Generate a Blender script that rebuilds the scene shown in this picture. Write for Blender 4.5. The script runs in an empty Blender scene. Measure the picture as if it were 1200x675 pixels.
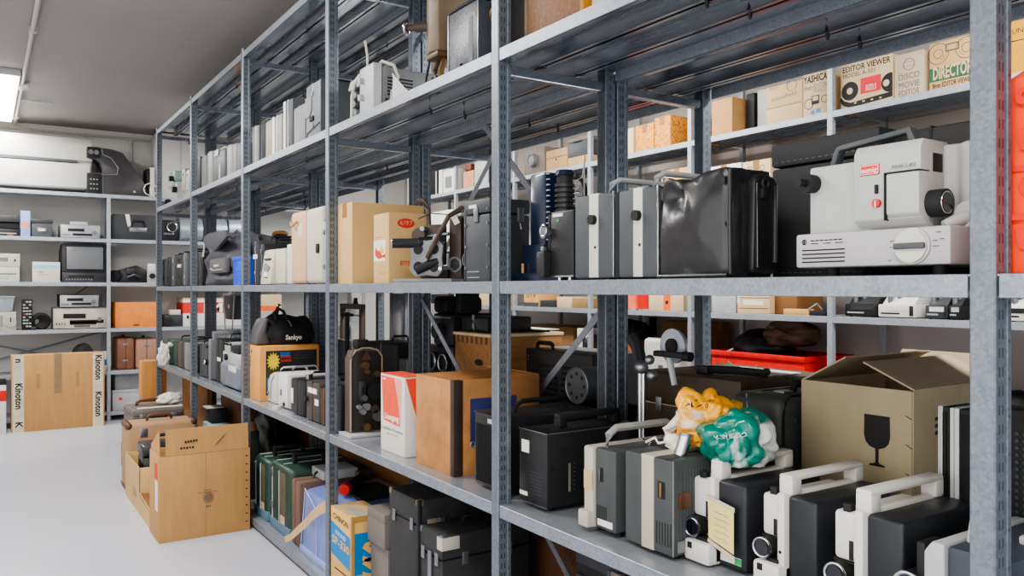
import bpy, bmesh, math, random
from mathutils import Vector, Matrix, noise
from mathutils.bvhtree import BVHTree
random.seed(11)
PI = math.pi
SC = bpy.context.scene
COL = SC.collection
# ------------------------------------------------------------------ survey of the place
F, CX, HY, D0, H = 945.0, 600.0, 339.0, 1.1, 1.17     # focal (px of 1200), centre, horizon, camera to rack front, camera height
YAW = math.atan(620/945.0)
S_, C_ = math.sin(YAW), math.cos(YAW)
def _dir(px):
    r = (px-CX)/F
    return S_+r*C_, C_-r*S_
def Yp(px, X):
    a, b = _dir(px); return (X+D0)*b/a
def Xp(px, Y):
    a, b = _dir(px); return Y*a/b-D0
def Zp(py, X, Y):
    return H-(py-HY)/F*((X+D0)*S_+Y*C_)
Z1, Z2, Z3, Z4, Z5 = 2.375, 1.785, 1.190, .618, .048   # shelf tops of the big rack
WX = 2.4
WZ = [2.049, 1.543, 1.036, .53, .09]                    # wall rack
BY = 7.95
BZ = [2.013, 1.617, 1.23, .822, .443, .08]              # rack on the end wall
# ------------------------------------------------------------------ materials
def lin(c):
    f = lambda v: v/12.92 if v <= .04045 else ((v+.055)/1.055)**2.4
    return tuple(f(x/255.0) for x in c)+(1,)
_mc = {}
def M(name, rgb=(128,128,128), rough=.5, metal=0.0, var=.12, scale=14, bump=0.0, bscale=120, stretch=None, spec=.5, rgb2=None, thr=None, alpha=None, coat=0):
    if name in _mc: return _mc[name]
    m = bpy.data.materials.new(name); m.use_nodes = True
    nt = m.node_tree; N = nt.nodes; L = nt.links
    b = N['Principled BSDF']
    b.inputs['Roughness'].default_value = rough; b.inputs['Metallic'].default_value = metal
    b.inputs['Specular IOR Level'].default_value = spec
    if coat: b.inputs['Coat Weight'].default_value = coat; b.inputs['Coat Roughness'].default_value = .15
    tc = N.new('ShaderNodeTexCoord')
    src = tc.outputs['Object']
    if stretch:
        mp = N.new('ShaderNodeMapping'); mp.inputs['Scale'].default_value = stretch; L.new(src, mp.inputs['Vector']); src = mp.outputs['Vector']
    nz = N.new('ShaderNodeTexNoise'); nz.inputs['Scale'].default_value = scale; nz.inputs['Detail'].default_value = 5
    L.new(src, nz.inputs['Vector'])
    cr = N.new('ShaderNodeValToRGB')
    l0 = .3*rgb[0]+.59*rgb[1]+.11*rgb[2]; rgb = tuple(max(0,min(255,l0+(v-l0)*1.18)) for v in rgb)
    c = lin(rgb)
    if rgb2:
        c2 = lin(rgb2); t = thr or .5
        cr.color_ramp.elements[0].position = t-.03; cr.color_ramp.elements[1].position = t+.03
        cr.color_ramp.elements[0].color = c; cr.color_ramp.elements[1].color = c2
    else:
        cr.color_ramp.elements[0].position = .3; cr.color_ramp.elements[1].position = .7
        cr.color_ramp.elements[0].color = tuple(x*(1-var) for x in c[:3])+(1,)
        cr.color_ramp.elements[1].color = tuple(min(1,x*(1+var)) for x in c[:3])+(1,)
    L.new(nz.outputs['Fac'], cr.inputs['Fac']); L.new(cr.outputs['Color'], b.inputs['Base Color'])
    if bump:
        n2 = N.new('ShaderNodeTexNoise'); n2.inputs['Scale'].default_value = bscale; n2.inputs['Detail'].default_value = 3
        L.new(src, n2.inputs['Vector'])
        bp = N.new('ShaderNodeBump'); bp.inputs['Strength'].default_value = bump; bp.inputs['Distance'].default_value = .004
        L.new(n2.outputs['Fac'], bp.inputs['Height']); L.new(bp.outputs['Normal'], b.inputs['Normal'])
    if alpha is not None:
        b.inputs['Alpha'].default_value = alpha
    _mc[name] = m
    return m
def galv(name, slots=False, base=(158,164,172), dark=(120,127,137), rough=.42, metal=.55, updown=False):
    m = bpy.data.materials.new(name); m.use_nodes = True
    nt = m.node_tree; N = nt.nodes; L = nt.links; b = N['Principled BSDF']
    tc = N.new('ShaderNodeTexCoord'); g = N.new('ShaderNodeNewGeometry')
    vo = N.new('ShaderNodeTexVoronoi'); vo.inputs['Scale'].default_value = 190
    L.new(g.outputs['Position'], vo.inputs['Vector'])
    nz = N.new('ShaderNodeTexNoise'); nz.inputs['Scale'].default_value = 26; nz.inputs['Detail'].default_value = 4
    L.new(g.outputs['Position'], nz.inputs['Vector'])
    ad = N.new('ShaderNodeMath'); ad.operation = 'MULTIPLY_ADD'; ad.inputs[1].default_value = .45
    sx = N.new('ShaderNodeSeparateColor'); L.new(vo.outputs['Color'], sx.inputs['Color'])
    L.new(sx.outputs['Red'], ad.inputs[0])
    hl = N.new('ShaderNodeMath'); hl.operation = 'MULTIPLY'; hl.inputs[1].default_value = .6; L.new(nz.outputs['Fac'], hl.inputs[0]); L.new(hl.outputs[0], ad.inputs[2])
    cr = N.new('ShaderNodeValToRGB'); cr.color_ramp.elements[0].color = lin(dark); cr.color_ramp.elements[1].color = lin(base)
    cr.color_ramp.elements[0].position = .2; cr.color_ramp.elements[1].position = .75
    L.new(ad.outputs[0], cr.inputs['Fac'])
    b.inputs['Metallic'].default_value = metal; b.inputs['Roughness'].default_value = rough
    col = cr.outputs['Color']
    if updown:   # shelf tops less metallic so they look lit from the aisle, undersides dark
        su = N.new('ShaderNodeSeparateXYZ'); L.new(g.outputs['Normal'], su.inputs[0])
        mu = N.new('ShaderNodeMapRange'); mu.inputs[1].default_value = .3; mu.inputs[2].default_value = .6; mu.inputs[3].default_value = metal; mu.inputs[4].default_value = .3
        L.new(su.outputs['Z'], mu.inputs[0]); L.new(mu.outputs[0], b.inputs['Metallic'])
        n3 = N.new('ShaderNodeTexNoise'); n3.inputs['Scale'].default_value = 9; n3.inputs['Detail'].default_value = 3; mp3 = N.new('ShaderNodeMapping'); mp3.inputs['Scale'].default_value = (3,.12,1); L.new(g.outputs['Position'], mp3.inputs['Vector']); L.new(mp3.outputs[0], n3.inputs['Vector'])
        m3 = N.new('ShaderNodeMapRange'); m3.inputs[1].default_value = .35; m3.inputs[2].default_value = .7; m3.inputs[3].default_value = rough-.06; m3.inputs[4].default_value = rough+.12
        L.new(n3.outputs['Fac'], m3.inputs[0]); L.new(m3.outputs[0], b.inputs['Roughness'])
        vo.inputs['Scale'].default_value = 60; hl.inputs[1].default_value = .9; ad.inputs[1].default_value = .15
    if slots:   # rows of punched slots on the two side faces of the upright
        sp = N.new('ShaderNodeSeparateXYZ'); L.new(tc.outputs['Object'], sp.inputs[0])
        sn = N.new('ShaderNodeSeparateXYZ'); L.new(g.outputs['Normal'], sn.inputs[0])
        def mth(op, a, bb=None, c=None):
            n = N.new('ShaderNodeMath'); n.operation = op
            for i, v in enumerate((a, bb, c)):
                if v is None: continue
                if isinstance(v, (int, float)): n.inputs[i].default_value = v
                else: L.new(v, n.inputs[i])
            return n.outputs[0]
        fz = mth('FRACT', mth('DIVIDE', sp.outputs['Z'], .025))
        inz = mth('MULTIPLY', mth('GREATER_THAN', fz, .2), mth('LESS_THAN', fz, .72))
        c1 = mth('LESS_THAN', mth('ABSOLUTE', mth('ADD', sp.outputs['X'], .0085)), .0017)
        c2 = mth('LESS_THAN', mth('ABSOLUTE', mth('SUBTRACT', sp.outputs['X'], .0005)), .0017)
        hz = mth('FRACT', mth('DIVIDE', sp.outputs['Z'], .05))
        hole = mth('MULTIPLY', mth('LESS_THAN', mth('ABSOLUTE', mth('SUBTRACT', sp.outputs['X'], .0125)), .0016), mth('LESS_THAN', hz, .09))
        msk = mth('MULTIPLY', mth('MAXIMUM', mth('MULTIPLY', inz, mth('MAXIMUM', c1, c2)), hole), mth('GREATER_THAN', mth('ABSOLUTE', sn.outputs['Y']), .5))
        mx = N.new('ShaderNodeMix'); mx.data_type = 'RGBA'; L.new(msk, mx.inputs[0]); L.new(col, mx.inputs[6]); mx.inputs[7].default_value = (.03,.03,.035,1)
        col = mx.outputs[2]
        L.new(mth('MULTIPLY', mth('SUBTRACT', 1, msk), metal), b.inputs['Metallic'])
    L.new(col, b.inputs['Base Color'])
    return m
def emis(name, rgb, s):
    m = bpy.data.materials.new(name); m.use_nodes = True
    b = m.node_tree.nodes['Principled BSDF']; b.inputs['Emission Color'].default_value = lin(rgb); b.inputs['Emission Strength'].default_value = s
    b.inputs['Base Color'].default_value = lin(rgb)
    tx = m.node_tree.nodes.new('ShaderNodeTexNoise'); tx.inputs['Scale'].default_value = 3
    return m
GALV = galv('galvanised_steel', base=(150,156,164), dark=(126,132,141)); POST = galv('slotted_galvanised_steel', True, base=(124,131,139), dark=(104,111,119))
SHEET = galv('galvanised_sheet', base=(160,164,170), dark=(148,152,158), rough=.20, metal=.92, updown=True)
WSTEEL = galv('pale_galvanised_steel', base=(172,177,184), dark=(148,153,160), rough=.5, metal=.3)
black = M('black_lacquer', (30,30,32), .42, bump=.05)
blackm = M('matt_black', (24,24,25), .65)
char = M('charcoal', (52,54,57), .5, bump=.08, bscale=300)
dgrey = M('dark_grey', (74,77,80), .5)
grey = M('mid_grey', (120,122,124), .5)
lgrey = M('light_grey', (172,174,174), .5)
white = M('white_plastic', (216,214,209), .45, var=.04)
ivory = M('ivory_plastic', (198,196,186), .45, var=.05)
cream = M('cream_paint', (188,184,168), .5, var=.06)
chrome = M('chrome', (200,202,206), .2, 1.0, var=.03)
steel = M('brushed_steel', (140,143,147), .35, .8)
lens = M('lens_glass', (14,16,24), .06, spec=.9)
rubber = M('rubber', (18,18,18), .7)
kraft = M('kraft_cardboard', (184,146,100), .8, var=.07, scale=5, bump=.08, bscale=60, stretch=(6,6,1))
kraft2 = M('pale_cardboard', (200,170,124), .8, var=.07, scale=5, bump=.06, bscale=60)
kraft3 = M('khaki_cardboard', (166,153,128), .8, var=.06, scale=4, bump=.1, bscale=80, stretch=(8,8,1))
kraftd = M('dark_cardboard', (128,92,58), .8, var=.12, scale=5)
stained = M('stained_board', (168,124,82), .75, var=.22, scale=14, bump=.1)
cardin = M('cardboard_inside', (132,98,66), .85)
beige = M('beige_board', (204,184,152), .75, var=.05)
tape = M('brown_tape', (150,112,74), .4, var=.06)
ptape = M('paper_tape', (196,170,130), .5, var=.08)
paper = M('paper', (222,220,212), .8, var=.03)
red = M('red_print', (196,62,52), .6)
red2 = M('red_plastic', (196,40,32), .4)
orange = M('orange_board', (214,138,76), .7)
blue = M('blue_print', (36,120,176), .6)
bluep = M('blue_plastic', (26,76,190), .35)
navy = M('navy_enamel', (24,36,58), .3, coat=.5)
ink = M('black_ink', (28,26,26), .7)
inkg = M('grey_ink', (96,90,84), .7)
whitei = M('white_ink', (236,234,228), .7, var=.02)
green = M('green_vinyl', (40,62,54), .45, bump=.1, bscale=400)
tan = M('tan_leather', (172,136,104), .55, var=.08, bump=.08, bscale=300)
brown = M('brown_leather', (92,58,42), .5, var=.2)
brownm = M('brown_enamel', (84,62,48), .45, var=.15)
olive = M('olive_brown_paint', (112,97,80), .5, var=.15)
wood = M('wood', (122,92,68), .6, var=.25, scale=8, stretch=(1,12,12))
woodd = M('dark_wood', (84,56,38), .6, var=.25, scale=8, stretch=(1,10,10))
brass = M('brass', (150,128,94), .35, .9)
fabric = M('grey_fabric', (74,74,78), .85, bump=.2, bscale=500)
fabricb = M('black_fabric', (26,26,28), .8, bump=.2, bscale=400)
leather = M('black_leather', (28,28,30), .34, bump=.08, bscale=260, coat=.15)
# ------------------------------------------------------------------ mesh tools
def B(x0,x1,y0,y1,z0,z1,r=.003,seg=2): return ('b',x0,x1,y0,y1,z0,z1,r,seg)
def C(p0,p1,r,r2=None,n=24): return ('c',p0,p1,r,r if r2 is None else r2,n)
def TU(pts,r,n=8): return ('t',pts,r,n)
def PR(ax,pts,a,b,r=0): return ('p',ax,pts,a,b,r)
def TO(c,ax,R,r): return ('o',c,ax,R,r)
def SP(c,r,s=(1,1,1)): return ('s',c,r,s)
def Q(*pts): return ('q',pts)
def shape(bm, sp):
    k = sp[0]
    if k == 'b':
        _,x0,x1,y0,y1,z0,z1,r,seg = sp
        x0,x1=min(x0,x1),max(x0,x1); y0,y1=min(y0,y1),max(y0,y1); z0,z1=min(z0,z1),max(z0,z1)
        g = bmesh.ops.create_cube(bm, size=1, matrix=Matrix.Translation(((x0+x1)/2,(y0+y1)/2,(z0+z1)/2)) @ Matrix.Diagonal((x1-x0,y1-y0,z1-z0,1)))
        r = min(r, .4*min(x1-x0,y1-y0,z1-z0))
        if r > .0004:
            es = list({e for v in g['verts'] for e in v.link_edges})
            bmesh.ops.bevel(bm, geom=es, offset=r, segments=seg, affect='EDGES', profile=.5)
    elif k == 'c':
        _,p0,p1,r,r2,n = sp
        p0,p1 = Vector(p0),Vector(p1); d = p1-p0
        q = Vector((0,0,1)).rotation_difference(d.normalized()).to_matrix().to_4x4()
        bmesh.ops.create_cone(bm, cap_ends=True, segments=n, radius1=r, radius2=r2, depth=d.length, matrix=Matrix.Translation((p0+p1)/2) @ q)
    elif k == 't':
        _,pts,r,n = sp
        pts = [Vector(p) for p in pts]; rings = []
        for i,p in enumerate(pts):
            t = (pts[min(i+1,len(pts)-1)]-pts[max(i-1,0)]).normalized()
            up = Vector((0,0,1)) if abs(t.z) < .9 else Vector((1,0,0))
            a = t.cross(up).normalized(); b2 = t.cross(a)
            rings.append([bm.verts.new(p+(a*math.cos(2*PI*j/n)+b2*math.sin(2*PI*j/n))*r) for j in range(n)])
        for i in range(len(rings)-1):
            for j in range(n):
                bm.faces.new((rings[i][j],rings[i][(j+1)%n],rings[i+1][(j+1)%n],rings[i+1][j]))
        bm.faces.new(rings[0][::-1]); bm.faces.new(rings[-1])
    elif k == 'p':
        _,ax,pts,a,b,r = sp
        f = {'x':lambda u,v,w:(w,u,v),'y':lambda u,v,w:(u,w,v),'z':lambda u,v,w:(u,v,w)}[ax]
        v0 = [bm.verts.new(f(u,v,a)) for u,v in pts]; v1 = [bm.verts.new(f(u,v,b)) for u,v in pts]
        n = len(pts); fs=[bm.faces.new(v0[::-1]), bm.faces.new(v1)]
        for i in range(n): fs.append(bm.faces.new((v0[i],v0[(i+1)%n],v1[(i+1)%n],v1[i])))
        bmesh.ops.recalc_face_normals(bm, faces=fs)
        if r:
            es = list({e for v in v0+v1 for e in v.link_edges})
            bmesh.ops.bevel(bm, geom=es, offset=r, segments=2, affect='EDGES', profile=.5)
    elif k == 'o':
        _,c,ax,R,r = sp
        q = Vector((0,0,1)).rotation_difference(Vector(ax).normalized()).to_matrix()
        n,mn = 28,8; rg=[]
        for i in range(n):
            a=2*PI*i/n
            rg.append([bm.verts.new(Vector(c)+q@Vector(((R+r*math.cos(2*PI*j/mn))*math.cos(a),(R+r*math.cos(2*PI*j/mn))*math.sin(a),r*math.sin(2*PI*j/mn)))) for j in range(mn)])
        for i in range(n):
            for j in range(mn): bm.faces.new((rg[i][j],rg[(i+1)%n][j],rg[(i+1)%n][(j+1)%mn],rg[i][(j+1)%mn]))
    elif k == 's':
        _,c,r,s = sp
        bmesh.ops.create_uvsphere(bm, u_segments=24, v_segments=14, radius=r, matrix=Matrix.Translation(c) @ Matrix.Diagonal((s[0],s[1],s[2],1)))
    elif k == 'q':
        vs=[bm.verts.new(p) for p in sp[1]]; bm.faces.new(vs)
def mk(name, bm, m, parent=None, ang=32):
    me = bpy.data.meshes.new(name); bm.to_mesh(me); bm.free()
    me.polygons.foreach_set('use_smooth', [True]*len(me.polygons))
    me.set_sharp_from_angle(angle=math.radians(ang))
    me.materials.append(m)
    o = bpy.data.objects.new(name, me); COL.objects.link(o); o.parent = parent
    return o
def tagp(o, label=None, cat=None, group=None, kind=None):
    for k,v in (('label',label),('category',cat),('group',group),('kind',kind)):
        if v: o[k] = v
    return o
def struct(name, m, *specs):
    bm = bmesh.new()
    for s in specs: shape(bm, s)
    return tagp(mk(name, bm, m), kind='structure')
_font = None
class T:
    def __init__(s, name, label, cat, loc, rz=0.0, group=None, rx=0.0, ry=0.0):
        o = bpy.data.objects.new(name, None); o.empty_display_size = .05; COL.objects.link(o)
        o.location = loc; o.rotation_euler = (rx, ry, rz); tagp(o, label, cat, group); s.o = o
    def add(s, name, m, *specs, par=None, label=None):
        bm = bmesh.new()
        for q in specs: shape(bm, q)
        o = mk(name, bm, m, par or s.o)
        if label: o['label'] = label
        return o
    def each(s, name, m, lst, par=None):
        return [s.add(name, m, q, par=par) for q in lst]
    def txt(s, text, m, face, pos, size, fit=None, par=None, rot=0.0, name='lettering', bvh=None, lift=.0006, bold=0):
        cu = bpy.data.curves.new('t','FONT'); cu.body = text; cu.size = size; cu.align_x='CENTER'; cu.align_y='CENTER'; cu.resolution_u = 2
        cu.offset = bold*size
        tmp = bpy.data.objects.new('t',cu); COL.objects.link(tmp)
        me = bpy.data.meshes.new_from_object(tmp); bpy.data.objects.remove(tmp); bpy.data.curves.remove(cu)
        if fit:
            w = max(v.co.x for v in me.vertices)-min(v.co.x for v in me.vertices); k = fit/w
            for v in me.vertices: v.co.x *= k
        R = {'F':Matrix(((0,0,-1),(-1,0,0),(0,1,0))),'S':Matrix(((1,0,0),(0,0,-1),(0,1,0))),'T':Matrix(((0,1,0),(-1,0,0),(0,0,1)))}[face]
        R = R @ Matrix.Rotation(rot,3,'Z')
        n = R @ Vector((0,0,1))
        for v in me.vertices: v.co = R @ v.co + Vector(pos) + n*lift
        if bvh:
            for v in me.vertices:
                h = bvh.ray_cast(v.co+n*.3, -n)
                if h[0] is not None: v.co = h[0]+n*.0015
        me.materials.clear(); me.materials.append(m)
        me.name = name
        o = bpy.data.objects.new(name, me); COL.objects.link(o); o.parent = par or s.o
        return o
def arch(x0,x1,z0,z1,y,n=6,k=.35):
    """handle outline in the x-z plane"""
    return [(x0,y,z0),(x0+(x1-x0)*.04,y,z0+(z1-z0)*.7),(x0+(x1-x0)*.14,y,z1),(x0+(x1-x0)*.86,y,z1),(x0+(x1-x0)*.96,y,z0+(z1-z0)*.7),(x1,y,z0)]
def archy(y0,y1,z0,z1,x):
    return [(x,a,c) for a,b,c in arch(y0,y1,z0,z1,0)]
def FP(pxL, pxC, X, z, ytop=None, h=None):
    y1, y0 = Yp(pxL,X), Yp(pxC,X)
    return (X,(y0+y1)/2,z), y1-y0, (h if h else Zp(ytop,X,y0)-z)
def DP(px, pxC, X):
    return Xp(px, Yp(pxC,X))-X
def BP(pxL, pxR, z, ytop, Y=BY+.03):
    x0,x1 = Xp(pxL,Y),Xp(pxR,Y)
    return ((x0+x1)/2,Y,z), x1-x0, Zp(ytop,(x0+x1)/2,Y)-z
def blob(seed, size, sub=4, amp=.25, freq=2.0, flat=.0, pinch=0, crease=0):
    """crumpled soft form; returns bmesh centred on its base"""
    bm = bmesh.new(); bmesh.ops.create_icosphere(bm, subdivisions=sub, radius=1)
    for v in bm.verts:
        p = v.co.copy(); n = p.normalized(); k = 1
        hf = .35 if crease else 1
        k += amp*noise.noise(p*freq+Vector((seed,0,0)))+hf*amp*.6*(1-abs(noise.noise(p*freq*2.1+Vector((0,seed,3))))*2.2)*.5
        k += hf*amp*.25*noise.noise(p*freq*5+Vector((seed,9,0)))
        if crease:
            for f_ in (.9,1.7): k -= crease*(.9/f_)**.8*(1-min(1,abs(noise.noise(p*f_+Vector((seed,f_,2))))*3.2))**1.6
        q = p*k
        if pinch: q.x *= 1-pinch*max(0,q.z); q.y *= 1-pinch*max(0,q.z)
        q.z = max(q.z, -.72)
        v.co = Vector((q.x*size[0]/2, q.y*size[1]/2, (q.z+.72)*size[2]/1.75))
    return bm
def softbox(w, dp, h, seed=1, amp=.012, bulge=.02, taper=0, n=14, sag=0):
    """soft bag: subdivided box with bulged, dented faces"""
    bm = bmesh.new(); bmesh.ops.create_cube(bm, size=1)
    bmesh.ops.subdivide_edges(bm, edges=bm.edges[:], cuts=n, use_grid_fill=True)
    for v in bm.verts:
        x,y,z = v.co
        e = [1-(2*abs(c))**4 for c in (x,y,z)]
        X = x*dp; Y = y*w; Zz = (z+.5)*h
        t = 1-taper*(z+.5)
        bx = bulge*e[1]*e[2]*(1 if x>0 else -1)*(abs(x)>.49)
        by = bulge*e[0]*e[2]*(1 if y>0 else -1)*(abs(y)>.49)
        nn = noise.noise(Vector((x*3+seed,y*3,z*3)))*amp*2
        nm = noise.noise(Vector((x*7,y*7+seed,z*7)))*amp*.7
        bot = min(1,(z+.5)*6)
        s = -sag*e[1]*(z+.5)**3
        rr = 1-.05*(abs(2*x)**8+abs(2*y)**8+abs(2*z)**8 > 1.9)
        v.co = Vector((X*t*rr+bx+(nn+nm)*bot*(abs(x)>.49)+dp/2, Y*t*rr+by+(nn+nm)*bot*(abs(y)>.49), Zz+s+(nn)*bot*(z>.49)))
    return bm
# ------------------------------------------------------------------ camera, world, light
cam = bpy.data.cameras.new('camera'); cam.sensor_width = 36; cam.lens = F/1200*36; cam.shift_y = (HY-337.5)/1200
co = bpy.data.objects.new('camera', cam); COL.objects.link(co)
co.location = (-D0,0,H); co.rotation_euler = (PI/2,0,-YAW)
SC.camera = co
w = bpy.data.worlds.new('world'); SC.world = w; w.use_nodes = True
w.node_tree.nodes['Background'].inputs[0].default_value = (.86,.92,1,1); w.node_tree.nodes['Background'].inputs[1].default_value = .8
SC.view_settings.view_transform = 'AgX'; SC.view_settings.look = 'AgX - Medium High Contrast'; SC.view_settings.exposure = 0.03
WALLM = M('painted_wall', (222,220,216), .8, var=.02, scale=2, bump=.03)
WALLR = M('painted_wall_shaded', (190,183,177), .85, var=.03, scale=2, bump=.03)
CEIL = M('ceiling_paint', (160,156,153), .6, var=.03, scale=1.5)
FLOORM = M('coated_floor', (190,191,200), .34, var=.035, scale=1.2, bump=.06, bscale=40, spec=.5)
CH, YW, XR, XL = 2.657, 8.42, 2.95, -2.7
struct('floor', FLOORM, B(XL,XR,-1.5,YW,-.1,0,0))
struct('ceiling', CEIL, B(XL,XR,-1.5,YW,CH,CH+.1,0))
struct('wall_back', WALLM, B(XL-.1,XR+.1,YW,YW+.1,-.1,CH+.1,0))
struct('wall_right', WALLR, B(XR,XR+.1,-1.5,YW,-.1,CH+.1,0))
struct('wall_left', WALLM, B(XL-.1,XL,-1.5,YW,-.1,CH+.1,0))
DIFF = emis('lamp_diffuser', (255,252,246), 9.0)
LH = M('lamp_housing', (214,214,212), .5, var=.02)
def lamp(x0,x1,y0,y1,label,e=60):
    t = T('ceiling_light', label, 'ceiling light', ((x0+x1)/2,(y0+y1)/2,CH-.07), group='white ceiling lights')
    hx,hy = (x1-x0)/2,(y1-y0)/2
    t.add('housing', LH, B(-hx,hx,-hy,hy,.025,.07,.004))
    t.add('diffuser', DIFF, B(-hx+.012,hx-.012,-hy+.012,hy-.012,0,.03,.004))
    li = bpy.data.lights.new('lamp','AREA'); li.shape='RECTANGLE'; li.size=x1-x0; li.size_y=y1-y0; li.energy=e; li.color=(1,.985,.96)
    lo = bpy.data.objects.new('lamp_glow', li); COL.objects.link(lo); lo.parent=t.o; lo.location=(0,0,-.012)
lamp(-1.22,-.885,6.39,8.05,'bright rectangular ceiling light at the far left beside the white conduit', 50)
lamp(-1.22,-.885,2.9,4.5,'rectangular ceiling light over the open aisle beside the carton on the floor', 60)
lamp(-1.52,-1.185,-.9,.7,'rectangular ceiling light over the near end of the aisle', 36)
lamp(1.45,1.75,.2,1.7,'rectangular ceiling light over the aisle behind the racks, near end', 66)
lamp(1.45,1.75,3.0,4.5,'rectangular ceiling light over the aisle behind the racks, middle', 62)
lamp(1.45,1.75,5.6,7.1,'rectangular ceiling light over the aisle behind the racks, far end', 46)
# added fill lights without fixtures, left of and behind the camera, brightening the shelves
for loc,to,sx,sy,e in (((-2.55,1.3,1.15),(0,1.6,.95),4.6,1.9,52),((-1.9,-1.3,1.5),(.6,1.6,.9),1.8,2.0,20)):
    li = bpy.data.lights.new('room_fill','AREA'); li.shape='RECTANGLE'; li.size=sx; li.size_y=sy; li.energy=e; li.color=(1,.985,.97)
    lo = bpy.data.objects.new('room_fill', li); COL.objects.link(lo); lo.location=loc; lo.rotation_euler=(Vector(to)-Vector(loc)).to_track_quat('-Z','Y').to_euler()
CON = M('conduit_plastic', (196,194,190), .5, var=.02)
t = T('conduit','white cable conduit running along the ceiling beside the light','conduit',(-.865,0,CH-.022))
t.add('pipe', CON, C((0,-1.2,0),(0,8.40,0),.013))
for y in (1.0,2.6,4.2,5.3,6.8,8.0): t.add('clip', CON, B(-.02,.02,y-.012,y+.012,-.018,.022,.003))
t.add('junction_box', CON, B(-.04,.04,6.72,6.80,-.03,.022,.004)); t.add('branch_pipe', CON, C((-.1,7.3,0),(.22,7.3,0),.01))
t = T('wall_conduit','thin white conduit along the top of the end wall','conduit',(0,YW-.02,CH-.06))
t.add('pipe', CON, C((XL+.1,0,0),(.42,0,0),.011))
for x in (-2,-1.2,-.75,-.3,.1): t.add('clip', CON, B(x-.012,x+.012,-.016,.019,-.016,.016,.003))
t.add('drop_pipe', CON, C((.08,0,0),(.08,0,-.38),.011))
# ------------------------------------------------------------------ the racks
YC = [.5484+1.2095*k for k in range(-1,6)]
PWH, PDH = .0168, .019
def post_bm(h, inward=1):
    bm = bmesh.new()
    shape(bm, B(-PDH,PDH,-PWH,PWH,0,h,.002,1))
    shape(bm, B(.0085*inward if inward>0 else -.019,.019 if inward>0 else -.0085,-PWH-.0022,PWH+.0022,0,h,.0008,1))
    return bm
CLIP = M('clip_plastic', (14,14,16), .5)
def shelf(root, x0, x1, y0, y1, z, m=SHEET, lipm=GALV, n=3, lip=.0315, clip=True, back=True, planks=True):
    e_=PWH+.0025; ly0,ly1=y0,y1; y0,y1=y0-e_,y1+e_; sp = [B(x0+.002,x1-.002,y0,y1,z-.0025,z,0)]
    if planks:
        wd = (x1-x0)/n
        for i in range(n):
            a = x0+i*wd
            if i: sp.append(B(a+.0008,a+.004,y0,y1,z-.03,z-.001,0)); sp.append(B(a+.0008,a+.016,y0,y1,z-.03,z-.028,0))
            if i<n-1: sp.append(B(a+wd-.004,a+wd-.0008,y0,y1,z-.03,z-.001,0)); sp.append(B(a+wd-.016,a+wd-.0008,y0,y1,z-.03,z-.028,0))
            if i==0: sp.append(B(a+.004,a+.018,y0,y1,z-.0315,z-.0285,0))
    bm = bmesh.new()
    for s in sp: shape(bm,s)
    o = mk('shelf', bm, m, root)
    bm = bmesh.new(); shape(bm, B(x0,x0+.003,ly0,ly1,z-lip,z+.0005,.001,1))
    mk('front_lip', bm, lipm, o)
    if back:
        bm = bmesh.new(); shape(bm, B(x1-.003,x1,ly0,ly1,z-lip,z+.0005,.001,1)); mk('rear_lip', bm, lipm, o)
    if clip:
        bm = bmesh.new(); ym=(y0+y1)/2; wd=(x1-x0)/n
        for i in range(1,n):
            shape(bm, C((x0+i*wd,ym,z-.042),(x0+i*wd,ym,z-.022),.003,.007,8)); 
            shape(bm, C((x0+i*wd,ym,z-.0225),(x0+i*wd,ym,z-.006),.007,.004,8))
        mk('joint_clip', bm, CLIP, o)
    return o
def rack(label, xa, xb, levels, ycs, top, xbrace=False, inner=True, postm=POST):
    t = T('shelving_rack', label, 'shelving rack', (0,0,0)); r = t.o
    meF = mk('post', post_bm(top,1), postm); meR = mk('post', post_bm(top,-1), postm)
    first = {0:meF,1:meR}
    for i,y in enumerate(ycs):
        for j,x in enumerate((xa+PDH, xb-PDH)):
            o = first.pop(j,None)
            if o is None: o = (meF,meR)[j].copy(); COL.objects.link(o)
            o.parent = r; o.location = (x,y,.0)
        for z in levels[:2]:   # depth bars under the upper shelves
            t.add('cross_bar', SHEET, B(xa+.038,xb-.038,y-.012,y+.012,z-.062,z-.036,.002,1))
    for i in range(len(ycs)-1):
        for li_,z in enumerate(levels):
            shelf(r, xa+.002, xb-.002, ycs[i]+PWH+.003, ycs[i+1]-PWH-.003, z, clip=li_<2)
    if xbrace:
        for za,zb in ((Z4-.48,Z3-.06),(Z3-.05,2.2)):
            for s in (0,1):
                p,q = Vector((xb+.001,xbrace[0],za if s else zb)),Vector((xb+.001,xbrace[1],zb if s else za))
                d=(q-p).normalized(); u=Vector((0,-d.z,d.y))*.011; xx=Vector((.0012+.0014*s,0,0))
                bm=bmesh.new(); vs=[bm.verts.new(c) for c in (p+u-xx,p-u-xx,q-u-xx,q+u-xx,p+u+xx,p-u+xx,q-u+xx,q+u+xx)]
                for f in ((0,1,2,3),(7,6,5,4),(0,4,5,1),(1,5,6,2),(2,6,7,3),(3,7,4,0)): bm.faces.new([vs[k] for k in f])
                bmesh.ops.recalc_face_normals(bm, faces=bm.faces[:])
                mk('diagonal_brace', bm, GALV, r)
    return t
rack('long galvanised shelving rack with slotted posts facing the open aisle', 0, .392, [Z1,Z2,Z3,Z4,Z5], YC, 2.395, xbrace=(YC[2]+.02,YC[3]-.02))
rack('galvanised shelving rack standing back to back behind the long front rack', .3985, .7775, [Z1,Z2,Z3,Z4,Z5], YC, 2.395)
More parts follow.
